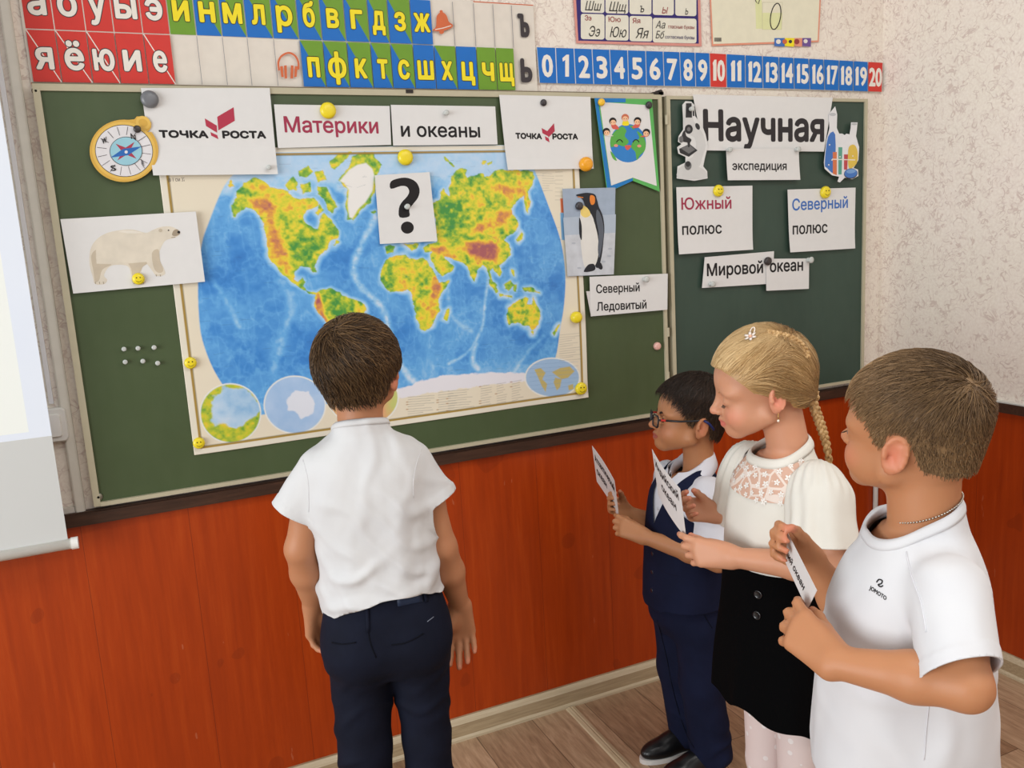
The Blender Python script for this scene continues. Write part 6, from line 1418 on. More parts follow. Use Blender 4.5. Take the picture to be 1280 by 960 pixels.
def held_card(P, lines, label, bend=0.0):
    tl, tr, bl = P; ex = tr - tl; ey = bl - tl; n = nz(np.cross(ex, ey)); n = n if n @ (CAM - tl) > 0 else -n; o = tl; W = np.linalg.norm(ex); Hh_ = np.linalg.norm(ey); mb = MB(); g = []; nu, nv = 12, 4
    cur = lambda a, b: n * bend * math.sin(math.pi * a)
    for b in range(nv + 1):
        for a in range(nu + 1): g.append(o + ex * a / nu + ey * b / nv + cur(a / nu, b / nv))
    k = len(g); bk = [p - n * 0.0005 for p in g]; Wd = nu + 1; fs = [(j * Wd + i, (j + 1) * Wd + i, (j + 1) * Wd + i + 1, j * Wd + i + 1) for j in range(nv) for i in range(nu)]
    rim = [i for i in range(nu)] + [nu + j * Wd for j in range(nv)] + [nv * Wd + nu - i for i in range(nu)] + [(nv - j) * Wd for j in range(nv)]
    mb.add(g + bk, fs + [tuple(i + k for i in reversed(f)) for f in fs] + [(rim[i], rim[(i + 1) % len(rim)], rim[(i + 1) % len(rim)] + k, rim[i] + k) for i in range(len(rim))], CARDM)
    for body, x0, x1, yb, cap, bold in lines:
        v, f = text_mesh(body); q0, q1 = v[:, 0].min(), v[:, 0].max(); sx = (x1 - x0) / (q1 - q0)
        for j, (dx, dy) in enumerate([(0, 0)] + [(bold * math.cos(a), bold * math.sin(a)) for a in np.linspace(0, 2 * math.pi, 9)[:-1]]):
            vs = []
            for q in v:
                a = x0 + (q[0] - q0) * sx + dx * cap / 0.73 * Hh_ / W; b = yb - (q[1] + dy) * cap / 0.73; vs.append(o + ex * a + ey * b + cur(a, b) + n * (0.0003 + 0.000005 * j))
            mb.add(vs, f, INK)
    c_ = mb.build('word_card', origin='auto'); tag(c_, label, 'word card', 'word cards held by the children'); return c_

def a_near(a, V): return a[0](V[:, 0], V[:, 1], V[:, 2])
def root_w(root, B, p): return np.array(root.location) + B @ np.array(p)

# ------------------------------------------------------------------ the boy nearest the camera
def right_boy():
    root, L, loc, B = person_root(1.100, -1.480, (-0.82, 0.572), 'boy with short light brown hair in white T-shirt with chest logo, holding a card')
    rp = root.location[:]
    hc = L(1138, 546, 0.0); H_ = Frame(hc, (0.75, -0.66, 0.03), (0.03, 0.03, 1), 0.945)
    nb = L(1153, 640, 0.0)
    sl = np.array((-0.012, 0.116, nb[2] - 0.070)); sr = np.array((0.0, -0.116, nb[2] - 0.070))
    eL = L(1208, 858, -0.185); wL = L(1070, 840, -0.165)
    eR = np.array((0.05, -0.155, nb[2] - 0.235)); wR = L(1016, 703, 0.105)
    P = fit_card([(982, 661), (1021, 738), (973, 684)], 1.14, 0.21, 0.090, float((root_w(root, B, L(1010, 760, -0.110)) - CAM) @ F_)); BR = P[1] + P[2] - P[0]; pL = loc(BR * 0.95 + (P[0] + P[1]) * 0.025)
    hl, tl, wL = hand_reach(wL, pL, (0.05, -1.0, -0.25), (0.15, 0, 1), 0.142, ((16, 38, 24), (24, 58, 34), (28, 66, 38), (32, 68, 40)), (10, 2, -7, -15))
    hr, tr_ = hand_prims(wR, nz(L(984, 684, 0.09) - wR), (0.1, 0.9, 0.35), (-0.1, -0.3, 1), 0.132, ((40, 45, 25), (46, 50, 30), (50, 52, 30), (54, 52, 30)), (20, 10, 10, 30))
    pr = [(p[0], p[1], p[2]) for p in head_prims(H_, 'open', full=0.85, nose=1.0)]
    pr += [(rc(nb + np.array((-0.002, 0, -0.04)), hc + np.array((-0.016, 0.006, -0.03)), 0.046, 0.047), 0.02)]
    z0 = nb[2]
    pr += [(loft([(z0 - 0.42, 0.0, 0, 0.070, 0.090), (z0 - 0.2, 0, 0, 0.085, 0.105), (z0 - 0.09, 0, 0, 0.075, 0.105), (z0 - 0.03, -0.008, 0, 0.05, 0.07)]), 0.02)]
    pr += arm(sl, eL, wL) + arm(sr, eR, wR) + hl + hr + legs(0.06, -0.06, z0 - 0.42, 0.33)
    V, Q = build_body(pr, ((-0.16, -0.24, 0.0), (0.36, 0.24, 1.36)), ([(0.10, 0.34, 0.0028)], [], [(0.66, 0.95, 0.0026), (1.05, 1.28, 0.0026)]), 0.007, 0.0034)
    put('body', V, Q, SKIN, root, skin_color(V, (186, 129, 90), H_, hands=tl + tr_), 'Skin')
    eyeballs(H_, root, (90, 100, 110)); lashes(H_, root, flat((70, 52, 40), 0.6), 0.001, 0.002)
    brow(H_, root, flat((150, 112, 80), 0.7), 0, 0.0018)
    # T-shirt
    TS = cloth('white_sports_jersey', (216, 216, 218), (212, 212, 215), 700, 0.10)
    zt = nb[2]
    tor = loft([(zt - 0.46, 0.012, -0.004, 0.128, 0.134), (zt - 0.36, 0.012, -0.002, 0.124, 0.130), (zt - 0.25, 0.012, 0, 0.115, 0.124), (zt - 0.15, 0.008, 0, 0.103, 0.118), (zt - 0.085, 0.0, 0, 0.090, 0.112), (zt - 0.045, -0.004, 0, 0.074, 0.090), (zt - 0.012, -0.004, 0, 0.062, 0.066), (zt + 0.04, -0.002, 0, 0.055, 0.058)])
    hL = L(1200, 840, -0.185); hR = np.array((0.03, -0.150, zt - 0.19))
    aL = rc((-0.014, 0.106, zt - 0.072), hL + nz(hL - sl) * 0.03, 0.050, 0.048); aR = rc((0.0, -0.106, zt - 0.072), hR + nz(hR - sr) * 0.03, 0.050, 0.046)
    V, Q = garment([(tor, 0.01), (aL, 0.016), (aR, 0.016)], ((-0.18, -0.24, zt - 0.49), (0.19, 0.26, zt + 0.06)), 0.0045); N = vnormals(V, Q)
    low = np.clip((zt - 0.16 - V[:, 2]) / 0.15, 0, 1)
    disp = fold(V, (0.25, 1, 0.15), 9, 52, 0.3) * 0.007 * low + fold(V, (1, 0.5, 0.25), 10, 57, 0.3) * 0.004 + fold(V, (0.5, 0, 1), 14, 61, 0.3) * 0.004 * np.exp(-((V[:, 2] - zt + 0.19) / 0.06) ** 2) + (vn3(V, (12, 12, 8), 14) - 0.5) * 0.008
    dt = tor[0](V[:, 0], V[:, 1], V[:, 2]); V = V + N * (disp - 0.003)[:, None]
    c = V[:, 2] * 0 - 1.0
    for a, e_, s_ in ((aL, hL, sl), (aR, hR, sr)):
        ax = nz(nz(e_ - s_) + np.array((-0.30, 0, 0))); c = np.maximum(c, np.minimum(np.minimum((V - e_) @ ax, dt - 0.004), 0.12 - np.linalg.norm(V - e_, axis=1)))
    u_ = (hL - V) @ nz(nz(hL - sl) + np.array((-0.30, 0, 0))); V = V + N * (0.0012 * ((u_ < 0.018) & (np.linalg.norm(V - hL, axis=1) < 0.08) & (a_near(aL, V) < dt)))[:, None]
    fz = L(1024, 940, -0.02)[2]; bzz = L(1222, 985, -0.05)[2]
    c = np.maximum(c, (fz + (V[:, 0] - 0.12) * (fz - bzz) / 0.24 * 0.3) - V[:, 2]); nck = lambda x: (zt - 0.012) - 0.46 * x
    c = np.maximum(c, np.minimum(V[:, 2] - nck(V[:, 0]), (1.0 - np.hypot(V[:, 0] / 0.085, V[:, 1] / 0.085)) * 0.1)); V, T = clip(V, Q, c); sh = thick(put('t_shirt', V, T, TS, root), 0.0022); sf = Surf(V, T, rp, B)
    rim_band(V, T, (-0.002, 0), zt - 0.06, 0.013, TS, 'collar', sh)
    TH = cloth('shirt_thread', (220, 220, 224))
    seam(sf, [(1130, 660), (1133, 690), (1140, 720), (1152, 755), (1158, 790)], 0.0009, TH, 'raglan_seam', sh); seam(sf, [(1161, 880), (1158, 910), (1155, 950)], 0.0007, TH, 'side_seam', sh)
    surf_text(sf, 'JOMOTO', (1087, 736.5), (1107.5, 750.5), 5.0, INK, 0.03, 'logo_lettering', sh, (0.28, -0.96))
    seam(sf, [(1096, 728), (1099, 724.5), (1103, 726), (1102, 729.5), (1098, 731), (1101, 733.5), (1104, 732)], 0.0009, INK, 'logo_emblem', sh)
    # chain
    mb = MB(); SILV = flat((196, 190, 180), 0.25, metal=0.9)
    cc = nb + np.array((-0.003, 0, 0.006)); n = 76
    for i in range(n):
        a = 2 * math.pi * i / n; p = cc + np.array((0.0455 * math.cos(a), 0.0505 * math.sin(a), -0.42 * 0.0455 * math.cos(a) + 0.004)); mb.lathe([(0.0003, -0.0017), (0.0014, -0.0008), (0.0016, 0), (0.0014, 0.0008), (0.0003, 0.0017)], p, (-math.sin(a), math.cos(a), 0), SILV, 6)
    mb.build('neck_chain', root, True, local=True)
    # trousers below the shirt
    NV = cloth('dark_trousers', (30, 32, 44), (24, 26, 36)); zz = zt - 0.37
    pt = [(loft([(zz - 0.14, 0, 0, 0.088, 0.104), (zz - 0.05, 0, 0, 0.104, 0.120), (zz + 0.02, 0, 0, 0.100, 0.116)]), 0.01)] + [(q, 0.02) for y in (0.058, -0.058) for q in chain([(0, y, zz - 0.11), (0.004, y, 0.33), (-0.006, y, 0.05)], [0.066, 0.050, 0.052])]
    V, Q = garment(pt, ((-0.14, -0.16, 0), (0.14, 0.16, zz + 0.06)), 0.007); V, T = clip(V, Q, np.maximum(V[:, 2] - zz, 0.022 - V[:, 2])); thick(put('trousers', V, T, NV, root), 0.002)
    for y in (0.058, -0.058): make_shoe(root, (-0.05, y, 0), (1, 0.02, 0), 0.20, flat((34, 34, 38), 0.5), flat((206, 204, 200), 0.6))
    # hair
    HM = hair_mat('light_brown_hair', [(0.0, (84, 62, 40)), (0.5, (138, 108, 74)), (1.0, (184, 150, 110))], 0.45)
    line = lambda q: np.interp(q[:, 0], [-0.115, -0.075, -0.045, -0.036, -0.004, 0.002, 0.016, 0.026, 0.036, 0.050, 0.072, 0.09], [-0.036, -0.036, -0.026, 0.012, 0.024, -0.002, -0.002, 0.026, 0.044, 0.060, 0.082, 0.086]) - q[:, 2]
    tf = lambda q: 0.0010 + 0.007 * np.clip((q[:, 2] - 0.03) / 0.06, 0, 1)
    Vc, Tc = hair_cap(H_, tf, line); fn = skull_fn(H_); rt_ = sample(Vc, Tc, 9500, 13); rh = H_.inv(rt_)
    ln = 0.006 + 0.020 * np.clip((rh[:, 2] - 0.025) / 0.055, 0, 1)
    tone = lambda P: 0.42 + 0.30 * np.clip((H_.inv(P)[:, 0] - 0.0) / 0.07, -0.8, 1) + 0.12 * np.clip((0.03 - H_.inv(P)[:, 2]) / 0.05, 0, 1)
    strands(H_, lambda P: fn(P) - 0.001 - 0.006 * np.clip((H_.inv(P)[:, 2] - 0.03) / 0.06, 0, 1), rt_, crown_flow(H_, (-0.078, 0.012, 0.092), 0.25, 0.35, 0.5, 0.15), ln, lambda t: 0.34 - 0.40 * t, 0.00060, root, HM, segs=6, jit=0.16, seed=15, cap=(Vc, Tc, 0.42), tone=tone)
    held_card(P, [('Тихий океан', 0.06, 0.80, 0.72, 0.24, 0.03)], 'white word card held by the light-haired boy in the T-shirt with a chest logo')
    return root
right_boy()

# ------------------------------------------------------------------ the girl
def girl():
    root, L, loc, B = person_root(1.317, -0.966, (-1, 0), 'girl with blonde braid in white lace blouse and black skirt, looking down at a card')
    rp = root.location[:]
    nb = L(980, 556, 0.0); zt = nb[2]
    hc = L(950, 487, 0.0); hf = np.array((0.86, -0.508, 0.0)); hf = nz(hf) * math.cos(math.radians(14)) + np.array((0, 0, -math.sin(math.radians(14))))
    H_ = Frame(hc, hf, (0.1, 0, 1), 1.0)
    sl = np.array((-0.005, 0.105, zt - 0.062)); sr = np.array((-0.005, -0.105, zt - 0.062))
    eL = L(1046, 712, -0.150); wL = L(921, 690, -0.115); eR = L(985, 672, 0.10); wR = L(892, 641, 0.075)
    P = fit_card([(815, 561.5), (850, 611), (822.5, 618)], 1.70, 0.21, 0.11, float((root_w(root, B, L(866, 655, -0.105)) - CAM) @ F_)); BR = P[1] + P[2] - P[0]; pL = loc(BR * 0.95 + (P[0] + P[1]) * 0.025)
    hl, tl, wL = hand_reach(wL, pL, (-0.05, -1.0, -0.15), (0.15, 0, 1), 0.135, ((14, 30, 16), (24, 50, 30), (30, 60, 34), (34, 62, 36)), (9, 2, -6, -13))
    hr, tr_ = hand_prims(wR, nz(L(858, 636, 0.04) - wR), (0.1, 0.8, 0.5), (-0.2, -0.5, 1), 0.128, ((34, 34, 20), (38, 40, 22), (42, 42, 24), (44, 44, 26)), (20, 10, 10, 30))
    pr = [(p[0], p[1], p[2]) for p in head_prims(H_, 'closed', full=0.98)]
    pr += [(rc(nb + np.array((-0.022, 0, -0.05)), hc + H_.v((-0.030, 0, -0.045)), 0.043, 0.041), 0.02)]
    pr += [(loft([(zt - 0.42, 0.0, 0, 0.075, 0.095), (zt - 0.25, 0, 0, 0.072, 0.088), (zt - 0.12, 0, 0, 0.072, 0.095), (zt - 0.07, -0.004, 0, 0.060, 0.090), (zt - 0.02, -0.012, 0, 0.045, 0.055)]), 0.02)]
    pr += arm(sl, eL, wL, 0.95) + arm(sr, eR, wR, 0.95) + hl + hr
    V, Q = build_body(pr, ((-0.22, -0.24, zt - 0.44), (0.32, 0.26, 1.34)), ([(0.10, 0.30, 0.0028)], [], [(0.76, 0.96, 0.0026), (1.03, 1.28, 0.0026)]), 0.006, 0.0032)
    # legs carry on the same body
    lg = legs(0.052, -0.052, zt - 0.40, 0.32, 0.98, -0.01)
    V2, Q2 = build_body(lg + [(loft([(zt - 0.46, -0.005, 0, 0.06, 0.08), (zt - 0.36, 0, 0, 0.075, 0.095)]), 0.02)], ((-0.14, -0.16, 0.0), (0.14, 0.16, zt - 0.33)), ([], [], []), 0.007, 0.006)
    V = np.concatenate([V, V2]); Q = np.concatenate([Q, Q2 + len(V) - len(V2)])
    put('body', V, Q, SKIN, root, skin_color(V, (204, 148, 116), H_, lips=(206, 116, 104), blush=(232, 140, 118), hands=tl + tr_), 'Skin')
    lashes(H_, root, flat((110, 84, 66), 0.6), -0.0042, 0.006); brow(H_, root, flat((178, 138, 100), 0.7), 0.002, 0.0013)
    # tights with small raised spots
    q = NT('white_tights', 0.7, 0.2); vo = q.n('ShaderNodeTexVoronoi'); vo.inputs['Scale'].default_value = 34; q.l(q.coord(), vo.inputs['Vector'])
    sp = q.math('LESS_THAN', vo.outputs['Distance'], 0.22); q.base(q.mix(sp, (222, 204, 200), (232, 224, 222))); q.bump(sp, 0.5, 0.002)
    V, Q = garment([(p[0], p[1]) for p in legs(0.052, -0.052, zt - 0.40, 0.32, 1.03, -0.01)] + [(loft([(zt - 0.45, -0.005, 0, 0.064, 0.084), (zt - 0.34, 0, 0, 0.08, 0.098)]), 0.02)], ((-0.14, -0.16, 0), (0.14, 0.16, zt - 0.28)), 0.006)
    V, T = clip(V, Q, np.maximum(V[:, 2] - (zt - 0.33), 0.03 - V[:, 2])); thick(put('tights', V, T, q.m, root), 0.0012, 1.0)
    for y in (0.052, -0.052): make_shoe(root, (-0.055, y, 0), (1, 0.02, 0), 0.195, flat((24, 22, 24), 0.3), flat((40, 38, 40), 0.6))
    # blouse
    WB = cloth('ivory_crepe', (222, 219, 210), (218, 214, 204), 420, 0.12)
    tor = loft([(zt - 0.36, 0.006, 0, 0.088, 0.098), (zt - 0.29, 0.008, 0, 0.093, 0.104), (zt - 0.22, 0.006, 0, 0.096, 0.112), (zt - 0.14, 0.004, 0, 0.090, 0.112), (zt - 0.08, 0, 0, 0.080, 0.106), (zt - 0.045, -0.006, 0, 0.068, 0.086), (zt - 0.012, -0.010, 0, 0.056, 0.060), (zt + 0.03, -0.008, 0, 0.050, 0.052)])
    V, Q = garment([(tor, 0.01)], ((-0.16, -0.16, zt - 0.38), (0.16, 0.16, zt + 0.05)), 0.0045); N = vnormals(V, Q)
    low = np.clip((zt - 0.12 - V[:, 2]) / 0.1, 0, 1)
    V = V + N * (fold(V, (0.3, 1, 0.1), 16, 72, 0.25) * 0.006 * low + (vn3(V, (12, 12, 7), 24) - 0.5) * 0.006)[:, None]
    nck = zt - 0.016 - 0.34 * V[:, 0]
    V, T = clip(V, Q, np.maximum(np.minimum(V[:, 2] - nck, (1 - np.hypot(V[:, 0] / 0.08, V[:, 1] / 0.075)) * 0.1), zt - 0.335 - V[:, 2])); bl_ = thick(put('blouse', V, T, WB, root), 0.002)
    V0_, T0_ = V, T; N = vnormals(V, T); yk = np.maximum(np.maximum((zt - 0.098 + 0.22 * np.abs(V[:, 1]) ** 1.0 * 0.3) - V[:, 2], np.abs(V[:, 1]) - (0.088 - 0.25 * np.clip(V[:, 2] - (zt - 0.06), 0, 1))), -V[:, 0] - 0.004)
    q = NT('beige_lace', 0.75, 0.2); vo = q.n('ShaderNodeTexVoronoi'); vo.inputs['Scale'].default_value = 60; q.l(q.coord(), vo.inputs['Vector']); vo2 = q.n('ShaderNodeTexVoronoi', feature='DISTANCE_TO_EDGE'); vo2.inputs['Scale'].default_value = 30; q.l(q.coord(), vo2.inputs['Vector'])
    q.base(q.mix(q.math('MULTIPLY', q.math('LESS_THAN', vo2.outputs['Distance'], 0.06), 0.65), q.mix(q.math('MULTIPLY', q.math('LESS_THAN', vo.outputs['Distance'], 0.14), 0.5), (206, 168, 148), (228, 214, 202)), (234, 228, 220)))
    Vy, Ty = clip(V + N * 0.0014, T, yk); yo = put('lace_yoke', Vy, Ty, q.m, bl_); tag(yo, 'sheer beige lace yoke with white flowers'); sfy = Surf(Vy, Ty, rp, B)
    mb = MB(); FW = flat((236, 232, 226), 0.7); rr_ = np.random.RandomState(5)
    cs = sample(Vy, Ty, 900, 6); keep = []
    for p in cs:
        if all(np.linalg.norm(p - k) > 0.017 for k in keep): keep.append(p)
    NT_ = sfy.t
    for p in keep:
        h = NT_.find_nearest(Vector(p)); n = np.array(h[1]); n = n if n[0] > 0 else -n; a = nz(np.cross(n, (0, 0, 1))); b = np.cross(n, a); r0 = 0.0052 + 0.002 * rr_.rand(); ph = rr_.rand() * 6
        for k in range(5):
            t = ph + k * 2 * math.pi / 5; c = p + (a * math.cos(t) + b * math.sin(t)) * r0 * 0.62 + n * 0.0012
            e1 = a * math.cos(t) + b * math.sin(t); e2 = -a * math.sin(t) + b * math.cos(t)
            mb.add([c + e1 * r0 * 0.5 * math.cos(w_) + e2 * r0 * 0.30 * math.sin(w_) for w_ in np.linspace(0, 2 * math.pi, 9)[:-1]], [tuple(range(8))], FW)
    mb.build('lace_flowers', yo, local=True)['kind'] = 'stuff'
    rim_band(V0_, T0_, (-0.008, 0), zt - 0.06, 0.017, WB, 'collar', bl_, 0.4, 0.003)
    for sgn, s_ in ((1, sl), (-1, sr)):
        e_ = L(1026, 683, -0.150) if sgn > 0 else np.array((0.010, -0.145, zt - 0.200)); ax = nz(e_ - s_)
        V, Q = garment([(rc((-0.004, sgn * 0.098, zt - 0.066), s_ * 0.72 + e_ * 0.28, 0.052, 0.060 if sgn > 0 else 0.050), 0.02), (rc(s_ * 0.72 + e_ * 0.28, e_ + ax * 0.03, 0.060 if sgn > 0 else 0.050, 0.072 if sgn > 0 else 0.052), 0.02)], (np.minimum(s_, e_) - 0.12, np.maximum(s_, e_) + 0.12), 0.0045); N = vnormals(V, Q)
        a1 = nz(np.cross(ax, (1, 0.2, 0))); a2 = np.cross(ax, a1); w_ = V - s_; ph = np.arctan2(w_ @ a1, w_ @ a2); t = np.clip((w_ @ ax) / np.linalg.norm(e_ - s_), 0, 1)
        V = V + N * (np.sin(ph * 9 + 2 * np.sin(ph * 2)) * 0.0025 * (0.3 + t) + np.sin(ph * 17 + 1) * 0.0016 * np.exp(-((t - 0.05) / 0.2) ** 2) + (vn3(V, (10, 10, 10), 33) - 0.5) * 0.008)[:, None]
        Pl = nz(np.array((ax[0] * 0.4, ax[1] * 0.4, ax[2]))); V, T = clip(V, Q, np.maximum((V - e_) @ Pl, -(V - np.array((0, sgn * 0.070, 0))) @ np.array((0, sgn, -0.15)) - 0.15 * (zt - 0.06) + 0 * ph)); so = thick(put('sleeve', V, T, WB, bl_), 0.002)
    # skirt
    q = NT('black_velvet', 0.95, 0.1); q.base((7, 7, 8)); q.b.inputs['Specular IOR Level'].default_value = 0.05; q.bump(q.noise(q.coord(), 300, 2), 0.2, 0.001); BV = q.m
    sk = loft([(zt - 0.70, 0.0, 0, 0.128, 0.138), (zt - 0.60, 0.002, 0, 0.124, 0.136), (zt - 0.48, 0.006, 0, 0.118, 0.132), (zt - 0.38, 0.008, 0, 0.110, 0.122), (zt - 0.31, 0.008, 0, 0.104, 0.114), (zt - 0.23, 0.008, 0, 0.100, 0.110)])
    V, Q = garment([(sk, 0.01)], ((-0.18, -0.18, zt - 0.73), (0.18, 0.18, zt - 0.20)), 0.0055); N = vnormals(V, Q); ph = np.arctan2(V[:, 1], V[:, 0]); lw = np.clip((zt - 0.36 - V[:, 2]) / 0.25, 0, 1)
    V = V + N * (np.sin(ph * 7 + 0.6) * 0.010 * lw + np.sin(ph * 15) * 0.002 * lw)[:, None]
    V, T = clip(V, Q, np.maximum(V[:, 2] - (zt - 0.240), (0.464 + 0.42 * V[:, 0] + 0.008 * np.sin(ph * 7)) - V[:, 2])); sko = thick(put('skirt', V, T, BV, root), 0.003); sf = Surf(V, T, rp, B)
    GB = flat((20, 19, 22), 0.18, 0.6)
    for u, v in ((953, 719), (948, 743), (946.5, 769)):
        p = sf.hit(u, v, 0.0); n = sf.n; mb = MB(); r = 0.0092
        mb.lathe([(r, 0), (r, 0.002), (r * 0.9, 0.0036), (r * 0.72, 0.0030), (r * 0.2, 0.0026)], p, n, GB, 22)
        mb.build('button', sko, True, local=True)
    # hair
    HM = hair_mat('blonde_hair', [(0.0, (112, 80, 46)), (0.45, (176, 138, 88)), (1.0, (222, 190, 140))], 0.4)
    line = lambda q: np.interp(q[:, 0], [-0.115, -0.07, -0.045, -0.034, -0.004, 0.004, 0.022, 0.036, 0.052, 0.068, 0.09], [-0.056, -0.052, -0.036, 0.006, 0.024, 0.010, 0.016, 0.036, 0.056, 0.072, 0.080]) - q[:, 2]
    Vc, Tc = hair_cap(H_, lambda q: 0.004 + 0.006 * np.clip((q[:, 2] + 0.02) / 0.07, 0, 1), line); fn = skull_fn(H_); rt_ = sample(Vc, Tc, 8500, 23); rh = H_.inv(rt_)
    knot = np.array((-0.098, 0.016, -0.040)); top = np.array((-0.052, 0.034, 0.098))
    def fl(P):
        q = H_.inv(P); w_ = 1 / (1 + np.exp(-((q[:, 2] - 0.045) / 0.012 + (q[:, 0] - 0.0) / 0.03))); tgt = knot * (1 - w_[:, None]) + top * w_[:, None]; D = tgt - q; D = D / (np.linalg.norm(D, axis=1)[:, None] + 0.01); D[:, 2] += 0.10 * (1 - w_) * np.clip(-q[:, 0] / 0.1 + 0.3, 0, 1); return D @ H_.R.T
    dk = np.linalg.norm(rh - knot, axis=1); ln = np.clip(np.minimum(dk, 0.075), 0.02, 0.075)
    tone = lambda P: 0.62 + 0.9 * (vn3(H_.inv(P), (60, 60, 18), 3) - 0.5) + 0.25 * np.clip((0.0 - H_.inv(P)[:, 0]) / -0.08, -1, 1)
    strands(H_, lambda P: fn(P) - 0.0055, rt_, fl, ln, lambda t: 0.06 - 0.07 * t, 0.00062, root, HM, segs=7, jit=0.07, seed=25, cap=(Vc, Tc, 0.42), tone=tone)
    sfc = Surf(Vc, Tc, rp, B)
    BM = NT('braid_hair', 0.42, 0.35); v_ = BM.coord((1, 1, 0.5)); BM.base(BM.ramp(BM.noise(v_, 220, 3), [(0.25, (120, 88, 52)), (0.5, (180, 142, 92)), (0.8, (218, 186, 136))])); BM.bump(BM.noise(v_, 400, 2), 0.4, 0.0006); BM = BM.m
    def braid(path, wd, name, turns):
        P = spline3(path, 12); n = len(P); T_ = np.gradient(P, axis=0); T_ /= np.linalg.norm(T_, axis=1)[:, None]; rf = nz(np.array((0.3, 1.0, 0.2))); mb = MB(); s_ = np.linspace(0, 1, n); A = np.cross(T_, rf); A /= np.linalg.norm(A, axis=1)[:, None]; G = np.cross(A, T_); w_ = np.interp(s_, np.linspace(0, 1, len(wd)), wd)
        for k in range(3):
            t = 2 * math.pi * (turns * s_ + k / 3); pts = P + A * (np.sin(t) * w_ * 0.62)[:, None] + G * (np.sin(2 * t) * w_ * 0.34)[:, None]; mb.tube(pts, list(w_ * 0.50), BM, 10)
        return mb.build(name, root, True, local=True)
    ph_ = [sfc.hit(u, v, 0.004) for u, v in ((958, 417), (968, 420), (980, 423), (992, 428), (1002, 437), (1007, 448))]; ph_ = [p for p in ph_ if p is not None]
    if len(ph_) > 2: braid(np.array(ph_), [0.006, 0.0085, 0.009, 0.0085, 0.007], 'crown_braid', 4.5)
    k0 = H_.p((-0.102, 0.012, -0.040)); braid(np.array([k0, L(1014, 497, 0.045), L(1020, 515, 0.05), L(1027, 535, 0.052), L(1033, 556, 0.055), L(1038, 585, 0.06)]), [0.010, 0.0105, 0.0105, 0.010, 0.0085, 0.006], 'braid', 5.5)
    # earring, hair clip
    e = H_.p((-0.012, 0.0800, -0.034)); mb = MB(); GD = flat((206, 170, 100), 0.25, metal=0.9)
    mb.tube([e, e - np.array((0, 0, 0.012))], 0.0007, GD, 8); mb.lathe([(0.0004, 0), (0.0022, 0.001), (0.0026, 0.0028), (0.0020, 0.0045), (0.0004, 0.0055)], e - np.array((0, 0, 0.017)), (0, 0, 1), flat((232, 222, 206), 0.2, 0.6), 14); mb.build('earring', root, True, local=True)
    p = sfc.hit(939, 424, 0.006); n = sfc.n; a = nz(np.cross(n, (0, 0, 1))); b = np.cross(a, n) * -1; b = b if b[2] > 0 else -b; mb = MB(); PK = flat((238, 226, 216), 0.4); RG = flat((222, 170, 140), 0.35)
    mb.tube([p + n * 0.0005 + a * (0.0052 * math.sin(t)) * (0.75 + 0.25 * math.cos(t)) + b * (0.012 + 0.014 * math.cos(t)) for t in np.linspace(0, 2 * math.pi, 25)], 0.0011, PK, 6, False)
    for k in range(6):
        t = k * math.pi / 3 + 0.2; d1 = a * math.cos(t) + b * math.sin(t); d2 = -a * math.sin(t) + b * math.cos(t); c = p + d1 * 0.0072 + n * 0.003; ring_ = [c + d1 * 0.0055 * math.cos(x) + d2 * 0.0032 * math.sin(x) + n * 0.0010 * math.cos(x) for x in np.linspace(0, 2 * math.pi, 13)[:-1]]
        mb.add(ring_ + [c + n * 0.0012, c - n * 0.0008], [(i, (i + 1) % 12, 12) for i in range(12)] + [((i + 1) % 12, i, 13) for i in range(12)], PK)
    mb.lathe([(0.0034, 0.002), (0.0034, 0.0038), (0.002, 0.0050), (0.0004, 0.0053)], p, n, RG, 14); mb.build('hair_clip', root, True, local=True)
    held_card(P, [('Индийский', 0.10, 0.92, 0.30, 0.17, 0.03), ('океан', 0.30, 0.80, 0.62, 0.17, 0.03)], 'white word card held by the girl with the blonde braid', 0.004)
    return root
girl()

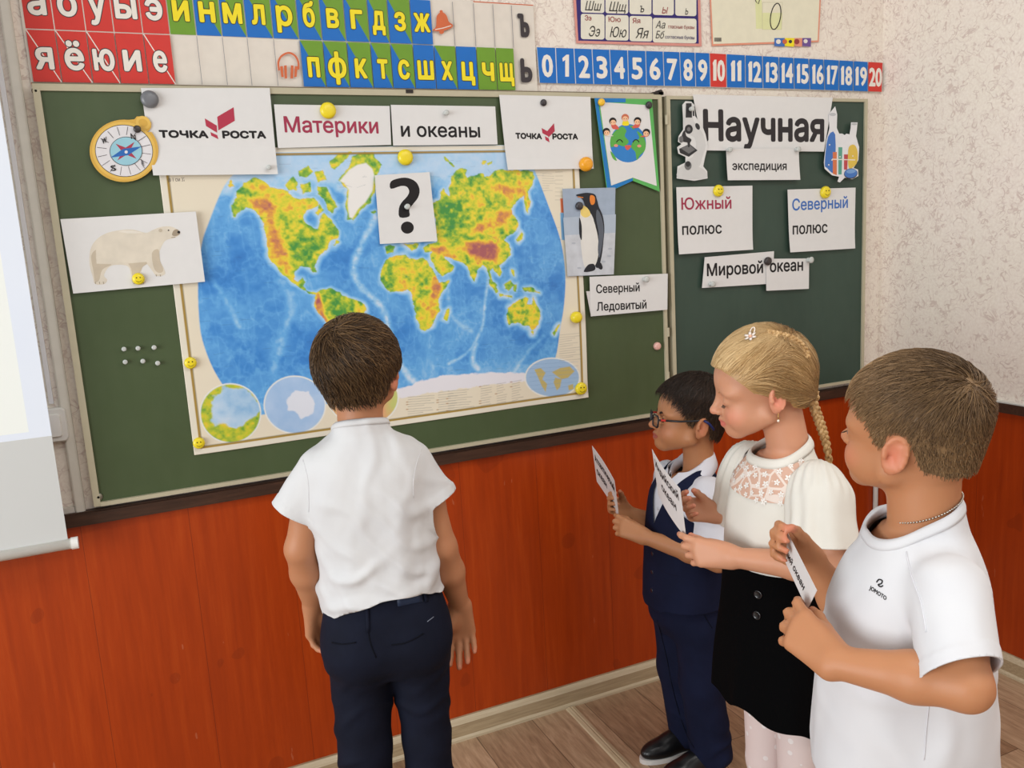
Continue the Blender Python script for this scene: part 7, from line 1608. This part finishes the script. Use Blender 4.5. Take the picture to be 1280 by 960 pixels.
# ------------------------------------------------------------------ the boy in the waistcoat
def vest_boy():
    root, L, loc, B = person_root(1.450, -0.450, (-1, 0.05), 'dark-haired boy with glasses in a navy waistcoat and white shirt, holding a card')
    rp = root.location[:]
    nb = L(870, 582, 0.0); nb[0] = min(nb[0], -0.012); nb[1] = 0; zt = nb[2]
    hc = L(861, 525, 0.0); hf = nz(np.array((0.935, -0.345, 0.10))); H_ = Frame(hc, hf, (-0.05, 0, 1), 0.99)
    sl = np.array((-0.008, 0.096, zt - 0.052)); sr = np.array((-0.008, -0.096, zt - 0.052))
    eL = L(898, 702, -0.115); wL = L(833, 680, -0.085); eR = L(838, 662, 0.10); wR = L(783, 640, 0.055)
    P = fit_card([(740, 557), (768, 601), (746, 602)], 2.14, 0.21, 0.11, float((root_w(root, B, L(782, 648, -0.070)) - CAM) @ F_)); BR = P[1] + P[2] - P[0]; pL = loc(BR * 0.95 + (P[0] + P[1]) * 0.025)
    hl, tl, wL = hand_reach(wL, pL, (-0.05, -1.0, -0.2), (0.1, 0, 1), 0.122, ((18, 42, 24), (26, 60, 34), (30, 66, 38), (34, 68, 40)), (8, 2, -5, -11))
    hr, tr_ = hand_prims(wR, nz(L(757, 627, 0.02) - wR), (0.15, 0.8, 0.45), (-0.1, -0.4, 1), 0.120, ((36, 40, 24), (42, 46, 28), (46, 50, 30), (50, 50, 30)), (24, 10, 10, 30))
    pr = [(p[0], p[1], p[2]) for p in head_prims(H_, 'open', mouth=0.0008)]
    pr += [(rc(nb + np.array((-0.018, 0, -0.05)), hc + H_.v((-0.028, 0, -0.045)), 0.042, 0.040), 0.02), (loft([(zt - 0.40, 0, 0, 0.078, 0.092), (zt - 0.2, 0, 0, 0.076, 0.092), (zt - 0.09, -0.002, 0, 0.068, 0.092), (zt - 0.03, -0.012, 0, 0.045, 0.055)]), 0.02)]
    pr += arm(sl, eL, wL, 0.92) + arm(sr, eR, wR, 0.92) + hl + hr + legs(0.055, -0.055, zt - 0.40, 0.27, 0.92, -0.02)
    V, Q = build_body(pr, ((-0.16, -0.24, 0.0), (0.32, 0.24, 1.16)), ([(0.08, 0.28, 0.0028)], [], [(0.60, 0.84, 0.0026), (0.90, 1.08, 0.0026)]), 0.007, 0.0032)
    put('body', V, Q, SKIN, root, skin_color(V, (186, 130, 90), H_, lips=(166, 88, 78), blush=(196, 120, 92), hands=tl + tr_), 'Skin')
    eyeballs(H_, root, (44, 28, 20), (1, 0.25, 0.12)); brow(H_, root, flat((44, 30, 24), 0.7), 0, 0.0030)
    # shirt
    WS = cloth('white_poplin', (222, 222, 228), (217, 217, 225), 500, 0.12)
    tor = loft([(zt - 0.36, 0.004, 0, 0.100, 0.112), (zt - 0.24, 0.006, 0, 0.097, 0.108), (zt - 0.15, 0.004, 0, 0.090, 0.106), (zt - 0.08, 0, 0, 0.080, 0.104), (zt - 0.04, -0.006, 0, 0.066, 0.084), (zt - 0.010, -0.012, 0, 0.053, 0.058), (zt + 0.03, -0.014, 0, 0.048, 0.050)])
    hL = sl + (eL - sl) * 0.80; hR = sr + (eR - sr) * 0.74
    aL = rc((-0.008, 0.092, zt - 0.056), hL + nz(hL - sl) * 0.03, 0.046, 0.056); aR = rc((-0.008, -0.092, zt - 0.056), hR + nz(hR - sr) * 0.03, 0.045, 0.052)
    V, Q = garment([(tor, 0.01), (aL, 0.012), (aR, 0.012)], ((-0.18, -0.24, zt - 0.39), (0.18, 0.24, zt + 0.05)), 0.0045); N = vnormals(V, Q)
    dt = tor[0](V[:, 0], V[:, 1], V[:, 2]); V = V + N * (fold(V, (0.4, 0.2, 1), 17, 82, 0.35) * 0.006 * (np.abs(V[:, 1]) > 0.09) + (vn3(V, (14, 14, 10), 34) - 0.5) * 0.006)[:, None]
    c = V[:, 2] * 0 - 1.0
    for a, e_, s_ in ((aL, hL, sl), (aR, hR, sr)):
        ax = nz(e_ - s_); c = np.maximum(c, np.minimum(np.minimum((V - e_) @ ax, dt - 0.004), 0.11 - np.linalg.norm(V - e_, axis=1)))
    vneck = np.where(V[:, 0] > 0, np.minimum(V[:, 2] - (zt - 0.040 + np.abs(V[:, 1]) * 1.3), 0.03 - np.abs(V[:, 1])), -1)
    c = np.maximum(np.maximum(c, np.minimum(V[:, 2] - (zt + 0.004 - 0.30 * V[:, 0]), (1 - np.hypot(V[:, 0] / 0.075, V[:, 1] / 0.075)) * 0.1)), np.maximum(vneck, zt - 0.34 - V[:, 2]))
    V, T = clip(V, Q, c); sh = thick(put('shirt', V, T, WS, root), 0.002); sfs = Surf(V, T, rp, B)
    # turned-down collar
    def collar():
        n = 40; V = []; m_ = 5
        for i in range(n + 1):
            a = math.radians(22) + (2 * math.pi - math.radians(44)) * i / n; fr = math.cos(a); f2 = max(fr, 0)
            zt_ = zt + 0.050 - 0.034 * (fr + 1)
            top = np.array((-0.020 + 0.049 * fr + 0.008 * f2, 0.050 * math.sin(a), zt_)); out = np.array((-0.022 + (0.064 + 0.016 * f2) * fr, 0.074 * math.sin(a), zt_ - 0.040 - 0.020 * f2 ** 2))
            inn = np.array((-0.020 + 0.047 * fr + 0.008 * f2, 0.048 * math.sin(a), zt_ - 0.030))
            mid = top * 0.5 + out * 0.5 + np.array((0.003 * fr, 0.003 * math.sin(a), 0.003))
            V += [inn, top, top + nz(out - top) * 0.004 + np.array((0.001 * fr, 0.001 * math.sin(a), 0.001)), mid, out]
        F = [(i * m_ + j, (i + 1) * m_ + j, (i + 1) * m_ + j + 1, i * m_ + j + 1) for i in range(n) for j in range(m_ - 1)]
        return thick(put('collar', np.array(V), np.array(F), WS, sh), 0.0018, 0)
    collar()
    for k in range(3):
        mb = MB(); p = sfs.t.ray_cast(Vector((0.3, 0.0, zt - 0.075 - 0.03 * k)), Vector((-1, 0, 0)))[0]
        if p is not None: mb.lathe([(0.0045, 0), (0.0045, 0.0015), (0.0015, 0.002)], p, (1, 0, 0), flat((214, 214, 220), 0.3), 14); mb.build('shirt_button', sh, True, local=True)
    # waistcoat
    NV = cloth('navy_suiting', (24, 30, 56), (19, 24, 46), 500, 0.2, 0.85)
    vt = loft([(zt - 0.385, 0.006, 0, 0.110, 0.122), (zt - 0.30, 0.006, 0, 0.106, 0.117), (zt - 0.22, 0.006, 0, 0.102, 0.113), (zt - 0.15, 0.004, 0, 0.096, 0.111), (zt - 0.08, 0, 0, 0.086, 0.109), (zt - 0.04, -0.006, 0, 0.072, 0.090), (zt - 0.010, -0.012, 0, 0.059, 0.064), (zt + 0.03, -0.014, 0, 0.05, 0.054)])
    V, Q = garment([(vt, 0.01)], ((-0.16, -0.16, zt - 0.41), (0.16, 0.16, zt + 0.05)), 0.0040); N = vnormals(V, Q); V = V + N * ((vn3(V, (13, 13, 9), 44) - 0.5) * 0.006)[:, None]; y = np.abs(V[:, 1])
    vn = np.where(V[:, 0] > -0.012, np.minimum(V[:, 2] - (zt - 0.150 + y * 2.5), 0.06 - y + 0 * y), np.minimum(V[:, 2] - (zt - 0.012), 0.06 - y))
    ah = np.where(V[:, 2] > zt - 0.16, y - (0.074 + 0.0 * y + 0.9 * np.clip(zt - 0.09 - V[:, 2], 0, 1)), -0.05)
    hem = (zt - 0.372 - 0.28 * np.clip(V[:, 0], 0, 1) * np.clip(1 - y / 0.06, 0, 1)) - V[:, 2]
    V, T = clip(V, Q, np.maximum(np.maximum(vn, ah), hem)); ve = thick(put('waistcoat', V, T, NV, root), 0.003, 0); sfv = Surf(V, T, rp, B)
    ND = cloth('navy_edge', (14, 18, 34)); GB = flat((26, 28, 40), 0.25, 0.5)
    for k in range(4):
        h = sfv.t.ray_cast(Vector((0.3, 0.004, zt - 0.175 - 0.052 * k)), Vector((-1, 0, 0)))
        if h[0] is not None: mb = MB(); mb.lathe([(0.006, 0), (0.006, 0.002), (0.004, 0.003), (0.001, 0.0025)], h[0], h[1], GB, 16); mb.build('button', ve, True, local=True)
    seam(sfv, [(824, 712), (836, 717), (849, 720)], 0.0012, ND, 'pocket_welt', ve)
    # trousers
    pt = [(loft([(zt - 0.475, 0, 0, 0.070, 0.090), (zt - 0.42, 0.002, 0, 0.098, 0.112), (zt - 0.36, 0.004, 0, 0.100, 0.110), (zt - 0.30, 0.004, 0, 0.094, 0.104)]), 0.01)] + [(q, 0.022) for y_ in (0.056, -0.056) for q in chain([(0.002, y_, zt - 0.45), (0.0, y_ * 1.02, 0.27), (-0.028, y_, 0.06)], [0.066, 0.058, 0.058])]
    V, Q = garment(pt, ((-0.16, -0.18, 0), (0.16, 0.18, zt - 0.26)), 0.005); N = vnormals(V, Q); V = V + N * (fold(V, (0.3, 0.2, 1), 12, 91, 0.4) * 0.006 * np.clip((0.22 - V[:, 2]) / 0.1, 0, 1) + (vn3(V, (12, 12, 6), 54) - 0.5) * 0.008)[:, None]
    V, T = clip(V, Q, np.maximum(V[:, 2] - (zt - 0.31), 0.026 - V[:, 2] + 0.0 * V[:, 0])); tr = thick(put('trousers', V, T, NV, root), 0.002); sf = Surf(V, T, rp, B)
    seam(sf, [(822, 775), (833, 820), (842, 865), (856, 912), (868, 935)], 0.0012, ND, 'crease', tr); seam(sf, [(876, 760), (882, 772), (890, 785)], 0.0012, ND, 'pocket_opening', tr)
    for y_ in (0.056, -0.056): make_shoe(root, (-0.062, y_, 0), (1, 0.0, 0), 0.195, flat((20, 20, 22), 0.3, 0.5), flat((222, 220, 216), 0.5))
    # hair
    HM = hair_mat('dark_brown_hair', [(0.0, (26, 19, 16)), (0.5, (60, 44, 33)), (1.0, (120, 94, 68))], 0.38)
    line = lambda q: np.interp(q[:, 0], [-0.115, -0.07, -0.045, -0.036, -0.006, 0.002, 0.020, 0.030, 0.042, 0.056, 0.078], [-0.050, -0.048, -0.036, 0.010, 0.022, -0.006, -0.002, 0.034, 0.056, 0.074, 0.086]) - q[:, 2]
    Vc, Tc = hair_cap(H_, lambda q: 0.003 + 0.009 * np.clip((q[:, 2] - 0.0) / 0.07, 0, 1), line); fn = skull_fn(H_); rt_ = sample(Vc, Tc, 7000, 33); rh = H_.inv(rt_)
    ln = 0.009 + 0.022 * np.clip((rh[:, 2] - 0.01) / 0.06, 0, 1)
    tone = lambda P: 0.30 + 0.55 * np.clip((0.045 - H_.inv(P)[:, 2]) / 0.04, 0, 1) * np.clip((H_.inv(P)[:, 0] + 0.07) / 0.05, 0, 1)
    strands(H_, lambda P: fn(P) - 0.001 - 0.009 * np.clip((H_.inv(P)[:, 2]) / 0.07, 0, 1), rt_, crown_flow(H_, (-0.066, 0.0, 0.098), 0.15, 0.35, 0.2, 0.35), ln, lambda t: 0.25 - 0.30 * t, 0.00075, root, HM, segs=6, jit=0.2, seed=35, cap=(Vc, Tc, 0.15), tone=tone)
    # glasses
    gl = empty('glasses'); gl.parent = root; BK = flat((24, 24, 30), 0.3, 0.5); RD = flat((196, 52, 44), 0.4); BL = flat((28, 40, 96), 0.4)
    GLS = NT('spectacle_lens', 0.02, 0.5); GLS.base((240, 242, 246)); GLS.b.inputs['Transmission Weight'].default_value = 1.0; GLS.b.inputs['IOR'].default_value = 1.06; GLS = GLS.m
    for y_ in (-1, 1):
        c = np.array((0.0960, y_ * 0.031, 0.000)); yaw = -0.14 * y_; pts = []
        for a0_, cy, cz in ((0, 0.012, 0.0085), (90, -0.012, 0.0085), (180, -0.012, -0.0085), (270, 0.012, -0.0085)):
            for i in range(5):
                a = math.radians(a0_ + 22.5 * i); yy = cy + 0.0085 * math.cos(a); zz = cz + 0.0068 * math.sin(a); pts.append(c + np.array((yy * math.sin(yaw) * 1.0, yy * math.cos(yaw), zz)))
        W = [H_.p(p) for p in pts]; mb = MB(); mb.tube(W + [W[0], W[1]], 0.0023, BK, 8, False); mb.build('rim', gl, True, local=True)
        n = H_.v((math.cos(yaw), -math.sin(yaw), 0)); mb = MB(); mb.add([p + n * 0.0004 for p in W] + [p - n * 0.0004 for p in W], [tuple(range(20)), tuple(range(39, 19, -1))] + [(i, (i + 1) % 20, 20 + (i + 1) % 20, 20 + i) for i in range(20)], GLS); mb.build('lens', gl, local=True)
        o_ = c + np.array((-0.0204 * 0.14, y_ * 0.0212, 0.0060)); mb = MB(); tp = [o_, o_ + np.array((-0.006, y_ * 0.004, 0.001)), o_ + np.array((-0.018, y_ * 0.008, 0.001)), np.array((0.040, y_ * 0.070, 0.008)), np.array((0.005, y_ * 0.0765, 0.012)), np.array((-0.020, y_ * 0.079, 0.015)), np.array((-0.036, y_ * 0.078, 0.006)), np.array((-0.050, y_ * 0.074, -0.010))]
        TP = [H_.p(p) for p in tp]; mb.tube(TP[0:2], 0.0028, BK, 8); mb.tube(TP[1:3], 0.0029, RD, 8); mb.tube(TP[2:6], 0.0027, BK, 8); mb.tube(TP[5:8], 0.0032, BL, 8); mb.build('temple', gl, True, local=True)
    mb = MB(); mb.tube([H_.p(p) for p in ((0.0975, -0.0105, 0.004), (0.1005, 0, 0.0065), (0.0975, 0.0105, 0.004))], 0.0018, BK, 8); mb.build('bridge', gl, True, local=True)
    held_card(P, [('Атлантический', 0.06, 0.94, 0.36, 0.19, 0.03), ('океан', 0.08, 0.50, 0.70, 0.19, 0.03)], 'white word card held by the boy in the navy waistcoat', -0.003)
    return root
vest_boy()
